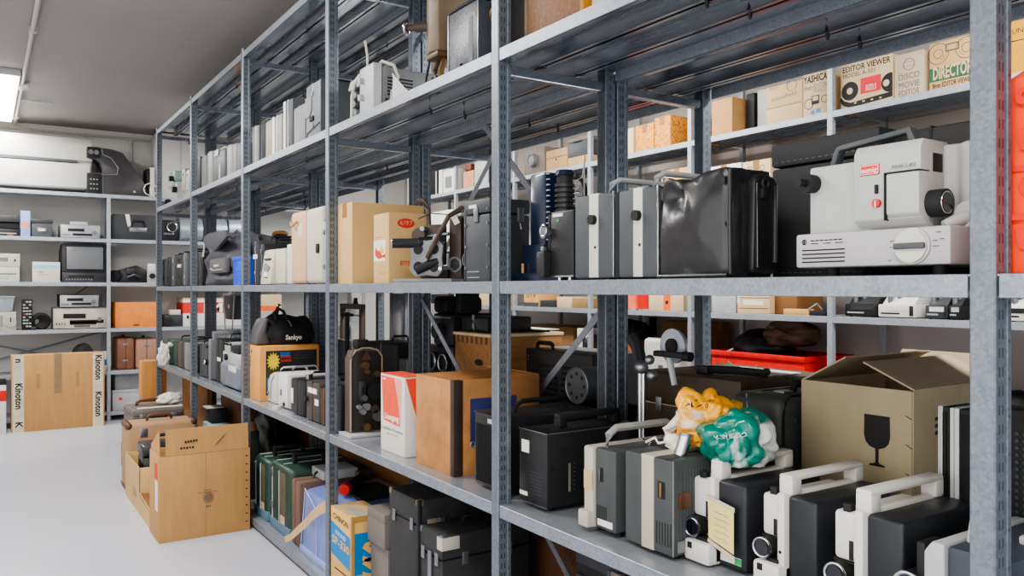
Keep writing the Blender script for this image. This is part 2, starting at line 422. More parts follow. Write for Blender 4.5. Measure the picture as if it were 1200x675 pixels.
def wrack(label, x0, y0, ycs, dep, levels, top, pw=.03, rz=0):
    t = T('shelving_rack', label, 'shelving rack', (0,0,0)); r=t.o
    for y in ycs:
        for x in ((x0,x0+.03),(x0+dep-.03,x0+dep)):
            if rz: sp = [B(y-pw/2,y+pw/2,x[0],x[1],0,top,.002,1)]
            else: sp = [B(x[0],x[1],y-pw/2,y+pw/2,0,top,.002,1)]
            t.add('post', WSTEEL, *sp)
    for i in range(len(ycs)-1):
        a,b = ycs[i]+pw/2+.001, ycs[i+1]-pw/2-.001
        for z in levels:
            def bb(x0_,x1_,y0_,y1_,z0_,z1_,r_=0): return B(y0_,y1_,x0_,x1_,z0_,z1_,r_,1) if rz else B(x0_,x1_,y0_,y1_,z0_,z1_,r_,1)
            o = t.add('shelf', SHEET if not rz else WSTEEL, bb(x0+.005,x0+dep-.002,a,b,z-.003,z), bb(x0+dep*.5-.002,x0+dep*.5+.002,a,b,z-.03,z-.002))
            t.add('front_lip', WSTEEL, bb(x0+.002,x0+.006,a,b,z-.032,z+.0005,.001), par=o)
    return t
WY = [2.473+.947*k for k in range(-3,6)]
wr = wrack('wall shelving rack behind the racks, along the right wall', WX, 0, WY, .48, WZ, 2.42)
bx0 = Xp(127.5,BY)
BXS = [bx0+1.21*k for k in range(-1,3)]
br = wrack('low galvanised shelving rack along the far end wall', BY, 0, BXS, .42, BZ, BZ[0], rz=1)
for s in (0,1):
    p = [(BXS[0]+.03,BY+.41,BZ[4]+.02),(BXS[1]-.03,BY+.41,BZ[3]-.05)]
    if s: p = [(p[0][0],p[0][1]+.004,p[1][2]),(p[1][0],p[1][1]+.004,p[0][2])]
    br.add('diagonal_brace', WSTEEL, TU(p,.009,6))
# ================================================================== generic builders (local frame: front face at x=0, +y is left, z up)
def carton(label, loc, w, dp, h, m=kraft, rz=0, group=None, name='cardboard_box', tp=True, tm=tape, flaps=None, cat='box', seam=True):
    t = T(name, label, cat, loc, rz, group)
    if flaps is None:
        t.add('body', m, B(0,dp,-w/2,w/2,0,h,.004))
        if seam: t.add('flap_seam', inkg, B(.012,dp-.012,-.0012,.0012,h-.0005,h+.0006,0) if w < dp else B(dp/2-.0012,dp/2+.0012,-w/2+.012,w/2-.012,h-.0005,h+.0006,0))
        if tp:
            if w < dp: t.add('tape', tm, B(-.0008,dp+.0008,-.022,.022,h-.001,h+.001,0), B(-.0009,0,-.022,.022,h-.055,h,0))
            else: t.add('tape', tm, B(dp/2-.022,dp/2+.022,-w/2-.0008,w/2+.0008,h-.001,h+.001,0), B(dp/2-.022,dp/2+.022,-w/2-.0009,-w/2,h-.055,h,0))
    else:
        k=.004
        t.add('body', m, B(0,k,-w/2,w/2,0,h,.001), B(dp-k,dp,-w/2,w/2,0,h,.001), B(k,dp-k,-w/2,-w/2+k,0,h,.001), B(k,dp-k,w/2-k,w/2,0,h,.001), B(k,dp-k,-w/2+k,w/2-k,0,k,0))
        for kind,L,a in flaps:   # kind: near/far/front/rear, length, angle above horizontal (inward positive)
            ca,sa = L*math.cos(a),L*math.sin(a)
            if kind=='near': q=[(.002,-w/2,h),(dp-.002,-w/2,h),(dp-.004,-w/2+ca,h+sa),(.004,-w/2+ca,h+sa)]
            if kind=='far': q=[(.002,w/2,h),(dp-.002,w/2,h),(dp-.004,w/2-ca,h+sa),(.004,w/2-ca,h+sa)]
            if kind=='front': q=[(0,-w/2+.002,h),(0,w/2-.002,h),(ca,w/2-.006,h+sa),(ca,-w/2+.006,h+sa)]
            if kind=='rear': q=[(dp,-w/2+.002,h),(dp,w/2-.002,h),(dp-ca,w/2-.006,h+sa),(dp-ca,-w/2+.006,h+sa)]
            bm=bmesh.new(); shape(bm,Q(*q)); n=(Vector(q[1])-Vector(q[0])).cross(Vector(q[3])-Vector(q[0])).normalized()*.0035
            g=bmesh.ops.extrude_face_region(bm,geom=bm.faces[:]); 
            for v in [v for v in g['geom'] if isinstance(v,bmesh.types.BMVert)]: v.co+=n
            bmesh.ops.recalc_face_normals(bm,faces=bm.faces[:]); mk('flap',bm,m,t.o)
    return t
def slim_case(label, loc, w, dp, h, m=black, group=None, rz=0, handle=True, edge=None, tag=None, latch=True, name='equipment_case', cat='case', hm=None, r=.008):
    t = T(name, label, cat, loc, rz, group)
    t.add('shell', m, B(0,dp,-w/2,w/2,.004,h,r))
    e = edge or steel
    t.add('edge_strip', e, B(-.0012,dp+.0012,-.0025,.0025,.006,h+.0012,.001))
    t.each('foot', rubber, [B(x,x+.015,y-.004,y+.004,0,.006,.001) for x in (.015,dp-.03) for y in (-w*.3,w*.3)])
    if latch: t.each('latch', e, [B(-.005,0,-.009,.009,h*.24,h*.24+.02,.002), B(-.005,0,-.009,.009,h*.78,h*.78+.02,.002)])
    if handle: t.add('handle', hm or blackm, TU(arch(dp*.28,dp*.72,h-.002,h+.028,0),.0055))
    if tag: t.add('label_tag', paper, B(-.0012,0,-w*.33,w*.33,h*tag,h*tag+.022,0))
    return t
def trunk(label, loc, w, dp, h, m=char, rz=0, corners=steel, lid=.75, handle=True, latches=True, name='travel_case', cat='case', r=.006, latchm=steel, group=None):
    t = T(name, label, cat, loc, rz, group)
    t.add('box', m, B(0,dp,-w/2,w/2,0,h*lid-.0015,r)); t.add('lid', m, B(-.001,dp+.001,-w/2-.001,w/2+.001,h*lid+.0015,h,r))
    c=.022
    if corners: t.each('corner_cap', corners, [B(x-.0018 if x==0 else x-c,x+c if x==0 else x+.0018,y-.0018 if y<0 else y-c,y+c if y<0 else y+.0018,h-c,h+.0018,.006) for x in (0,dp) for y in (-w/2,w/2)])
    if latches: t.each('latch', latchm, [B(-.005,0,y-.011,y+.011,h*lid-.022,h*lid+.018,.002) for y in ((-w*.3,w*.3) if w>.14 else (0,))]+[B(x-.011,x+.011,-w/2-.006,-w/2,h*lid-.022,h*lid+.018,.002) for x in (dp*.25,dp*.75)])
    if handle: t.add('handle', blackm, TU(archy(-w*.22,w*.22,h-.002,h+.024,dp/2) if w>dp else arch(dp*.35,dp*.65,h-.002,h+.024,0),.006))
    return t
def projector(label, loc, w, dp, h, body=white, side=black, rz=0, group=None, lensz=.42, handle=True, panel=None, armed=False, name='film_projector', cat='projector', r=.008):
    """small film projector: mechanism half on the left (+y) with lens towards the front, lamp and motor half on the right"""
    t = T(name, label, cat, loc, rz, group); k=w*.02
    t.add('motor_housing', side, B(0,dp,-w/2,k,.008,h,r))
    t.add('mechanism_plate', body, B(-.006,dp,k,w*.2,.004,h*1.01,r*.6), B(.01,dp*.9,w*.2,w/2,.006,h*.28,r*.6), B(.012,dp*.75,w*.2,w*.46,h*.58,h*.95,r*.6))
    lz=h*lensz; ly=w*.34
    le=t.add('lens_barrel', blackm, C((-.022,ly,lz),(.05,ly,lz),min(.017,w*.2)))
    t.add('lens_ring', chrome, TO((-.022,ly,lz),(1,0,0),min(.0155,w*.18),.0022), par=le); t.add('lens_glass', lens, C((-.023,ly,lz),(-.019,ly,lz),min(.013,w*.15)), par=le)
    t.add('control_knob', blackm, C((-.012,w*.36,h*.8),(.012,w*.36,h*.8),min(.009,w*.1)))
    t.each('foot', rubber, [C((x,y,0),(x,y,.01),.007) for x in (.03,dp-.03) for y in (-w*.36,w*.36)])
    if handle: t.add('handle', body, B(.015,.04,k,w*.2,h*.98,h*1.16,.004), B(dp*.8,dp*.8+.025,k,w*.2,h*.98,h*1.16,.004), B(.015,dp*.8+.025,k,w*.2,h*1.11,h*1.19,.005))
    if armed: t.add('reel_arm', steel, B(.02,.035,w*.36,w*.42,h*.85,h*1.3,.003), C((.027,w*.3,h*1.27),(.027,w*.5,h*1.27),.006))
    return t
# ================================================================== shelf 3, first bay
x=.05
# small grey-white sound projector, the hero of the shelf
pl,w_,_h = FP(932.5,1114,.05,Z3,h=.2)
t = T('film_projector','light grey film projector with red badge and black lens, before the black fibre case','projector',pl)
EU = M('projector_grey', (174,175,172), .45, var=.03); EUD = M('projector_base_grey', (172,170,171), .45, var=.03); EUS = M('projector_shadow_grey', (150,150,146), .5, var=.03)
hw=w_/2
t.add('base', EUD, B(0,.17,-hw,hw,.016,.072,.004))
t.each('foot', rubber, [C((x_,y_,0),(x_,y_,.018),.011) for x_ in (.03,.14) for y_ in (-hw+.03,hw-.05)])
t.each('vent_slot', blackm, [B(-.0008,.001,hw-.093,hw-.013,z_,z_+.0022,0) for z_ in (.024,.0305,.037,.0435)])
t.add('maker_emblem', ink, TO((0,hw-.017,.0585),(1,0,0),.004,.0008), B(-.0008,.001,hw-.0185,hw-.0155,.0545,.0625,0))
t.add('rating_text', ink, *[B(-.0008,.001,hw-.03-q*.0086,hw-.0365-q*.0086,.0595,.0612,0) for q in range(7)], *[B(-.0008,.001,hw-.03-q*.023,hw-.044-q*.023,.0548,.056,0) for q in range(3)])
dy=Yp(1070,.05)-pl[1]
d=t.add('function_dial', ivory, C((-.009,dy,.044),(.002,dy,.044),.0245), C((-.004,dy,.044),(.002,dy,.044),.027,n=36))
t.add('dial_bar', dgrey, B(-.014,-.008,dy-.024,dy+.024,.0395,.0485,.002), par=d)
t.add('dial_ring', inkg, TO((-.0015,dy,.044),(1,0,0),.0265,.0007), par=d)
t.each('dial_mark', inkg, [B(-.0008,.001,dy+a,dy+b,c,c+.0013,0) for a,b,c in ((.03,.036,.052),(.033,.037,.043),(-.03,-.037,.05),(-.03,-.04,.042),(-.034,-.042,.062),(.034,.04,.023),(-.04,-.046,.052))])
yb1=Yp(1001,.06)-pl[1]; yb0=Yp(1080,.06)-pl[1]; yl=Yp(946,.07)-pl[1]
t.add('reel_panel', EU, B(.026,.12,yb1-.02,yl,.070,.186,.004))
t.add('mechanism_cover', EU, PR('y',[(.008,.088),(.03,.073),(.085,.073),(.085,.205),(.016,.205),(.008,.192)],yb0,yb1,.003))
t.add('front_door', EU, PR('y',[(.002,.094),(.024,.076),(.05,.076),(.05,.156),(.002,.156)],yb0-.0006,yb0+.052,.003))
t.add('door_gap', ink, B(.0012,.03,yb0-.0004,yb0+.0545,.156,.1578,0), B(.0012,.02,yb0+.0525,yb0+.0545,.085,.157,0))
bd=t.add('badge', red, B(.0062,.009,yb1-.045,yb1-.012,.158,.1745,.0008))
t.txt('eumig', whitei, 'F', (.0062,yb1-.0285,.1655), .012, fit=.026, par=bd, bold=.012); t.add('badge_frame', whitei, *[B(.0056,.007,yb1-a,yb1-b,c,d_,0) for a,b,c,d_ in ((.0435,.0135,.1725,.1733),(.0435,.0135,.1592,.16),(.0435,.0427,.1592,.1733),(.0143,.0135,.1592,.1733))], par=bd)
t.txt('MARK-S-802', inkg, 'F', (.0075,yb0+.026,.1655), .008, fit=.038)
t.add('slide_switch', blackm, B(.004,.009,yb1-.043,yb1-.038,.128,.142,.001))
t.add('start_button', red, C((.002,yb1-.0415,.113),(.009,yb1-.0415,.113),.0065)); t.add('button_slot', chrome, B(.0012,.003,yb1-.0425,yb1-.0405,.107,.117,0))
t.add('scale_window', blackm, B(.04,.066,yb0-.0012,yb0+.004,.157,.185,.001))
le=t.add('lens_barrel', blackm, C((.036,yb0+.005,.108),(.036,yb0-.024,.108),.0205,n=36))
t.add('lens_ring', chrome, TO((.036,yb0-.024,.108),(0,1,0),.016,.0012), par=le); t.add('lens_glass', lens, C((.036,yb0-.0255,.108),(.036,yb0-.021,.108),.015), par=le)
t.add('lamp_house', EU, PR('z',[(.07,yb0),(.075,yb0-.02),(.062,yb0-.032),(.062,yb0-.115),(.16,yb0-.115),(.16,yb0+.04),(.086,yb0+.04)],.07,.2,.006))
t.add('cord_boss', EU, C((.05,yb0-.045,.09),(.075,yb0-.045,.09),.019), C((.03,yb0-.022,.074),(.055,yb0-.042,.086),.007,.011))
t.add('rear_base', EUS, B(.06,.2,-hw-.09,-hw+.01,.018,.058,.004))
kn=t.add('spool_knob', blackm, C((.004,yl-.008,.158),(.028,yl-.008,.158),.0155), C((-.014,yl-.008,.158),(.006,yl-.008,.158),.006))
ha=Yp(976,.12)-pl[1]; hb_=Yp(1077,.12)-pl[1]
t.add('handle', dgrey, PR('x',[(ha+.004,.182),(ha-.008,.182),(ha-.018,.214),(hb_+.016,.2255),(hb_+.010,.203),(hb_-.004,.203),(hb_+.010,.2345),(ha-.022,.2235),(ha-.012,.2205)],.06,.08,.002))
# black fibre case behind it and flat case to the right
pl,w_,_h = FP(904,1030,.226,Z3,ytop=147)
t=trunk('large black fibre case with stitched edges and overlapping lid behind the light grey projector', pl, w_, .16, _h, m=M('black_fibre',(44,44,45),.7,bump=.2,bscale=300), corners=None, lid=.82, handle=False, name='fibre_case', cat='case', latches=False)
t.add('stitching', M('stitch_thread',(96,94,92),.8), *[B(-.0022,-.001,w_/2-.012-q*.014,w_/2-.019-q*.014,_h*.855,_h*.86,0) for q in range(int(w_/.014)-1)], *[B(-.0012,0,w_/2-.012,w_/2-.0105,.012+q*.014,.019+q*.014,0) for q in range(int(_h*.8/.014)-1)], *[B(-.0012,0,w_/2-.012-q*.014,w_/2-.019-q*.014,.012,.0135,0) for q in range(int(w_/.014)-1)])
pl,w_,_h = FP(1036,1152,.27,Z3,ytop=134)
t=slim_case('flat black case with a pale seam standing at the right of the black fibre case', pl, w_, .1, _h-.005, m=M('black_grain',(46,46,46),.6,bump=.2,bscale=260), handle=False, latch=False, edge=blackm)
t.add('pale_seam', ivory, TU([(-.004,w_/2-.01,_h*.76),(-.004,0,_h*.785),(-.004,-w_/2+.01,_h*.8)],.003))
# leather bag
pl,w_,_h = FP(772,853,.03,Z3,ytop=195)
t=T('leather_bag','glossy black leather bag with zipped end, bulging, beside the dark grey cases','bag',pl)
bm=softbox(w_,.125,_h,seed=3,amp=.0022,bulge=.008,taper=.02,n=28)
for v in bm.verts:   # dented, sagging front panel
    if v.co.x < .03:
        u,q = (v.co.y)/(w_/2), v.co.z/_h
        v.co.x += .020*math.exp(-((u-.45)/.35)**2-((q-.80)/.13)**2) - .007*math.exp(-((u-.1-.9*(q-.7))/.12)**2-((q-.78)/.2)**2) - .006*math.exp(-((u+.2)/.5)**2-((q-.4)/.3)**2)
    if v.co.z > _h*.93: v.co.z -= .016*math.exp(-((v.co.y/(w_/2)-.2)/.4)**2)
me_o=mk('body',bm,leather,t.o,60)
t.add('piping', leather, TU([(.004,-w_/2-.003,.008),(.0,-w_/2-.005,_h*.5),(.004,-w_/2-.003,_h-.004)],.004), TU([(-.002,w_/2,.006),(-.002,-w_/2,.006)],.0035))
t.add('end_pocket', leather, PR('y',[(.045,.01),(.105,.006),(.118,.03),(.118,_h*.86),(.105,_h*.94),(.065,_h*.96),(.05,_h*.9)],-w_/2-.02,-w_/2+.004,.008))
z_=t.add('zip', chrome, TU([(.055,-w_/2-.021,.02),(.053,-w_/2-.021,_h*.86)],.0012,6), TU([(.108,-w_/2-.021,.03),(.11,-w_/2-.021,_h*.86)],.0012,6))
t.add('buckle', blackm, B(.064,.08,-w_/2-.026,-w_/2-.018,_h*.72,_h*.82,.003), TO((.072,-w_/2-.025,_h*.86),(0,1,0),.008,.003))
# two grey loudspeaker-style projector cases with pale stripe
GC=M('grey_case_vinyl',(70,74,76),.55,bump=.05,bscale=300)
for (a,b,yt,lab) in ((673,719,224,'dark grey projector case with pale stripe and knob, next to the small black projector'),(724.5,771,217,'dark grey projector case with pale stripe and knob, next to the black leather bag')):
    pl,w_,_h=FP(a,b,.03,Z3,ytop=yt)
    t=T('projector_case',lab,'case',pl,group='grey striped cases')
    t.add('shell',GC,B(0,.29,-w_/2,w_/2,.004,_h,.006)); t.each('foot',rubber,[C((x_,y_,0),(x_,y_,.006),.008) for x_ in (.03,.25) for y_ in (-.03,.03)])
    t.add('stripe',ivory,B(-.0012,.02,-w_*.13,w_*.1,.006,_h+.001,.0008)); t.add('knob',blackm,C((-.012,-.003,_h*.70),(.001,-.003,_h*.70),.011)); t.add('screw',ink,C((-.0022,-.008,_h*.38),(0,-.008,_h*.38),.0035,n=10))
    t.add('handle',lgrey,TU(arch(.03,.26,_h-.004,_h+.034,-w_*.12),.0065)); t.add('rim',chrome,B(.0,.004,-w_/2-.0006,-w_/2+.003,.006,_h,.0005))
# small black projector in front of the navy one
pl,w_,_h=FP(645,672,.03,Z3,ytop=245)
t=T('film_projector','small upright black projector with paper tag, in front of the navy blue projector','projector',pl)
t.add('housing',black,B(0,.11,-w_/2,w_/2,.008,_h,.004)); t.add('label_tag',paper,B(-.001,0,-w_*.05,w_*.38,_h*.92,_h*.965,0)); t.add('green_dot',M('green_dot',(40,150,90),.6),B(-.001,0,w_*.1,w_*.2,_h*.85,_h*.88,0))
t.add('front_block',black,B(-.02,.06,w_/2,w_/2+.03,.008,.07,.004)); t.add('top_block',blackm,B(.0,.05,w_/2,w_/2+.012,.07,_h*.97,.003)); t.add('lens_barrel',steel,C((-.012,w_/2+.014,.115),(.02,w_/2+.014,.115),.014)); t.add('lens_ring',chrome,TO((-.012,w_/2+.012,.12),(1,0,0),.013,.002)); t.add('bottom_trim',chrome,B(-.001,.112,-w_/2-.001,w_/2+.03,.009,.012,0)); t.each('foot',chrome,[C((.01,y_,0),(.01,y_,.01),.005) for y_ in (-.02,.02)]); t.add('thumb_screw',steel,B(-.016,-.004,w_/2+.008,w_/2+.02,.07,.082,.002))
# navy epidiascope
pl,w_,_h=FP(606,664,.15,Z3,ytop=196)
def ny(px): return Yp(px,.15)-pl[1]
t=T('film_projector','tall navy blue projector with black ribbed lamp house, behind the small black one','projector',pl)
t.add('base',navy,PR('x',[(w_/2,0),(-w_/2,0),(-w_/2,.012),(-w_/2+.02,.024),(w_/2-.015,.024),(w_/2,.012)],-.03,.13,.002))
t.add('column',navy,B(-.005,.05,ny(641),ny(622),.02,_h,.010)); t.add('foot_block',navy,B(-.015,.07,ny(643),ny(617),.02,.1,.004))
t.add('lamp_house',blackm,C((.03,ny(651),.05),(.03,ny(651),_h-.012),.022)); t.add('lamp_cap',navy,C((.03,ny(651),_h-.014),(.03,ny(651),_h),.028,.022)); t.add('cooling_fins',black,*[C((.03,ny(651),.1+q*.0135),(.03,ny(651),.1075+q*.0135),.027) for q in range(int((_h-.12)/.0135))])
t.add('fin_scale',lgrey,*[B(-.004,.002,ny(644),ny(641.5),.11+q*.0145,.113+q*.0145,0) for q in range(13)])
t.add('levelling_screw',brass,C((-.02,w_/2-.012,.024),(-.02,w_/2-.012,.05),.006)); t.add('levelling_screw',brass,C((-.02,w_/2-.06,.024),(-.02,w_/2-.06,.05),.006))
t.add('chrome_ring',chrome,TO((-.004,w_/2-.002,_h*.73),(1,.3,0),.011,.003)); t.add('hanging_cord',lgrey,TU([(-.004,w_/2-.004,_h*.72),(-.004,w_/2-.016,_h*.6),(-.006,w_/2-.03,_h*.5)],.0016,6))
# fan wheel behind
pl=(.325,Yp(672,.325),Z3)
t=T('cooling_fan','small fan wheel with bright blades and looped wire, behind the small black projector','fan',pl)
zc=Zp(226,.325,pl[1])-Z3
t.add('stand',blackm,B(-.01,.03,-.03,.03,0,zc-.06,.004)); t.add('ring',blackm,TO((0,0,zc),(1,.2,0),.045,.006)); t.add('blades',lgrey,*[TU([(-.004,math.cos(a)*.006,zc+math.sin(a)*.006),(-.006,math.cos(a+.15)*.038,zc+math.sin(a+.15)*.038)],.0032,6) for a in [PI*2*q/12 for q in range(12)]]); t.add('hub',steel,C((-.01,0,zc),(.02,0,zc),.007))
t.add('wire',lgrey,TU([(0,.03,zc+.05),(0,.0,zc+.03),(0,-.04,zc+.04),(0,-.055,zc+.1),(0,-.05,zc+.07),(0,-.05,zc-.02)],.002,6)); t.add('support',blackm,B(.0,.02,-.012,.012,zc-.06,zc-.04,.002))
# red-orange carrier bag right of post one
y1=.540; y0=.30
t=T('carrier_bag','bright orange-red carrier bag with tone-on-tone letters, right of the nearest post','bag',(.043,(y0+y1)/2,Z3))
OB=M('orange_bag',(238,86,58),.5,var=.05); OBD=M('orange_bag_print',(206,56,38),.5)
w_=y1-y0; hb=.262
t.add('body',OB,PR('y',[(0,0),(.16,0),(.165,hb+.03),(.08,hb+.034),(.008,hb)],-w_/2,w_/2,.005))
for i,(ch,zz,s) in enumerate((('s',.235,.07),('g',.175,.075),('l',.14,.06),('e',.115,.07),('l',.075,.06),('g',.045,.075))):
    t.txt(ch,OBD,'F',(.0 if zz<.1 else .004,w_/2-.024-(i%2)*.004,zz),s,rot=PI/2,lift=.003,bold=.02)
    t.txt('eglise'[i],OBD,'F',(.0 if zz<.1 else .004,w_/2-.075-(i%2)*.004,zz-.01),s,rot=PI/2,lift=.003,bold=.02)
t.each('carry_handle',OB,[TU(archy(-.05,.05,hb+.02,hb+.07,x_),.003) for x_ in (.04,.12)])
# ================================================================== shelf 3, second bay
pl,w_,_h=FP(395.5,412.5,.035,Z3,ytop=236)
t=carton('tall brown taped cardboard box behind the carton with red print',pl,w_,DP(497,412.5,.035),_h,m=kraft2)
t.add('tape_patch',tape,B(.12,.2,-w_/2-.001,-w_/2,.0,_h*.4,0))
pl2,w2,h2=FP(437.5,455.5,.06,Z3,ytop=248.5)
dd=.16
t=carton('small pale cardboard box printed in red with a flame emblem, before the tall brown box',pl2,w2,dd,h2,m=kraft2,tp=False)
f=t.add('white_panel',paper,B(-.0009,0,-w2*.3,w2*.46,h2*.32,h2*.62,0)); 
t.add('flame_emblem',red,PR('x',[(w2*.36,h2*.44),(w2*.3,h2*.52),(w2*.2,h2*.47),(w2*.05,h2*.47),(-w2*.1,h2*.4),(-w2*.3,h2*.42),(-w2*.3,h2*.37),(-w2*.1,h2*.37),(w2*.1,h2*.35),(w2*.3,h2*.39)],-.002,-.0008)); t.add('yellow_flame',M('yellow_print',(232,190,70),.6),PR('x',[(w2*.05,h2*.48),(-w2*.05,h2*.55),(-w2*.15,h2*.5),(-w2*.2,h2*.43),(-w2*.02,h2*.43)],-.0019,-.0008))
t.add('red_lines',red,*[B(-.0008,0,w2*(.34-.13*q)-.004,w2*(.34-.13*q),h2*.655,h2*.675,0) for q in range(4)],*[B(-.0008,0,w2*(.05-.12*q)-.004,w2*(.05-.12*q),h2*.14,h2*.158,0) for q in range(4)])
ye=-w2/2
e=t.add('red_oval',red,PR('y',[(.065+.033*math.cos(a),h2*.855+.0165*math.sin(a)) for a in [2*PI*q/28 for q in range(28)]],ye-.001,ye)); t.txt('6/97',kraft2,'S',(.065,ye-.001,h2*.855),.022,fit=.048,par=e)
t.txt('FREI',red,'S',(.082,ye,h2*.57),.034,fit=.078,bold=.02); t.txt('BITTE NICHT',red,'S',(.085,ye,h2*.285),.022,fit=.085,bold=.02)
# iron film projector mechanism
pl=(.10,Yp(503,.10),Z3); yc=pl[1]
def LZ(py,px,X): return Zp(py,X,Yp(px,X))-Z3
t=T('film_projector_mechanism','old brown iron projector mechanism with grey four-hole plate and lens tube','projector',(pl[0]+.02,pl[1],pl[2]),.6)
IR=M('brown_iron',(70,58,52),.5,var=.2); IG=M('grey_iron',(128,130,132),.45,var=.1)
t.add('base_plate',IG,B(-.06,.16,-.09,.12,0,.014,.003)); t.add('body',IR,PR('y',[(.03,.014),(.14,.014),(.14,.2),(.1,.225),(.03,.21)],-.08,-.035,.006)); t.add('rear_body',IR,B(.03,.13,-.15,-.085,.03,.235,.012)); t.add('round_port',blackm,C((.022,-.118,.075),(.032,-.118,.075),.028)); t.add('port_ring',IG,TO((.026,-.118,.075),(1,0,0),.029,.004)); t.add('pedestal',IR,B(.02,.12,-.035,.07,.014,.055,.01))
zc=LZ(302,494,.06)
pts=[]
for q in range(4):
    a=PI/4+q*PI/2
    for da,rr in ((-.42,.062),(-.2,.072),(.2,.072),(.42,.062),(PI/4,.055)):
        pts.append((rr*math.cos(a+da)+.01,rr*math.sin(a+da)+zc))
bm=bmesh.new(); shape(bm,PR('x',pts,-.04,-.03,.002)); mk('four_hole_plate',bm,IG,t.o)
t.each('plate_hole',blackm,[C((-.0415,.01+.04*math.cos(PI/4+q*PI/2),zc+.04*math.sin(PI/4+q*PI/2)),(-.028,.01+.04*math.cos(PI/4+q*PI/2),zc+.04*math.sin(PI/4+q*PI/2)),.017) for q in range(4)])
t.add('plate_hub',IG,C((-.05,.01,zc),(.03,.01,zc),.012)); t.add('bright_shaft',chrome,C((-.06,-.05,zc-.035),(.02,-.05,zc-.035),.006))
ly=Yp(472,.05)-yc; lz=LZ(286,472,.05)
le=t.add('lens_tube',blackm,C((-.03,ly-.05,lz),(-.055,ly+.03,lz),.0155),C((.0,ly-.1,lz),(-.03,ly-.05,lz),.02)); t.add('lens_ring',chrome,TO((-.055,ly+.032,lz),(.3,-1,0),.0145,.0025),par=le)
t.add('upper_drum',IR,C((-.02,.05,zc+.075),(.06,.05,zc+.075),.024)); t.add('cross_shaft',steel,C((0,.055,zc+.07),(0,-.05,zc+.078),.006))
t.add('crank_handle',IR,TU([(-.05,-.0,zc+.0),(-.06,-.03,zc+.045),(-.04,-.07,zc+.13),(-.0,-.1,zc+.16)],.008)); t.add('tall_lever',IR,TU([(.02,.03,zc+.05),(.02,.035,zc+.16),(.02,.052,zc+.19),(.02,.075,zc+.192)],.009))
t.add('film_gate',IR,B(.0,.05,-.02,.03,zc-.02,zc+.11,.005)); t.add('round_opening',IG,TO((.028,-.058,zc-.02),(1,0,0),.022,.004),C((.03,-.058,zc-.02),(.045,-.058,zc-.02),.02))
t.add('sprocket',steel,C((-.03,-.02,zc+.06),(.02,-.02,zc+.06),.012),C((-.03,.03,zc+.095),(.01,.03,zc+.095),.008)); t.add('paper_tag',paper,PR('x',[(-.055,zc+.145),(-.075,zc+.152),(-.095,zc+.112),(-.078,zc+.104)],-.012,-.011))
t.add('wire',blackm,TU([(.0,.06,zc+.13),(-.01,.01,zc+.145),(-.01,-.06,zc+.138),(-.0,-.12,zc+.15)],.0022,6)); t.add('lower_bracket',blackm,C((-.05,.04,.04),(-.03,-.03,.07),.014))
# black case with riveted lid by second post
pl,w_,_h=FP(544.5,573.5,.045,Z3,ytop=231)
t=trunk('upright black metal-edged case with riveted lid, right of the iron mechanism',pl,w_,DP(621,573.5,.045),_h,m=M('blued_case',(62,64,68),.5,bump=.1),corners=None,lid=.82,name='equipment_case',cat='case',handle=False)
t.each('rivet',steel,[C((-.003,y_,z_),(0,y_,z_),.004,n=10) for y_ in (w_/2-.008,-w_/2+.008) for z_ in (.04,.1,.16,.2)]); t.add('label_tag',paper,B(-.002,-.001,.0,w_*.3,_h*.9,_h*.94,0)); t.add('edge_trim',char,B(-.0016,.01,w_/2-.006,w_/2+.001,.0,_h*.8,.001)); t.add('name_plate',lgrey,B(-.0015,0,-w_*.1,w_*.36,.028,.03,0),B(-.0015,0,-w_*.1,w_*.36,.012,.014,0))
# ================================================================== shelf 3, third bay
pl,w_,_h=FP(340.5,377,.045,Z3,ytop=240.5)
t=T('suitcase','tall upright cream and tan hard suitcase with rounded corners on the middle shelf','suitcase',pl)
t.add('tan_shell',M('tan_vinyl',(196,164,134),.5,var=.05),B(0,.32,.0,w_/2,.004,_h,.02,4)); t.add('cream_shell',M('cream_vinyl',(186,182,168),.5,var=.04),B(0,.32,-w_/2,-.002,.004,_h,.02,4)); t.add('seam',steel,B(.004,.316,-.0022,.0002,.01,_h-.004,.001))
t.add('corner_patch',ivory,PR('x',[(w_*.1,_h*.84),(w_*.28,_h*.8),(w_*.2,_h*.62),(w_*.1,_h*.66)],-.0009,.001)); t.add('leather_loop',tan,TU([(-.008,w_*.42,_h*.86),(-.018,w_*.32,_h*.8),(-.008,w_*.22,_h*.85)],.006)); t.add('latch',blackm,B(-.007,0,-w_*.44,-w_*.36,_h*.4,_h*.52,.003)); t.each('foot',rubber,[C((x_,y_,0),(x_,y_,.006),.008) for x_ in (.03,.29) for y_ in (-.03,.03)])
pl,w_,_h=FP(377.6,382.5,.045,Z3,ytop=258)
slim_case('narrow silver edged case between the cream suitcase and the third post',pl,w_,.25,_h,m=lgrey,handle=False)
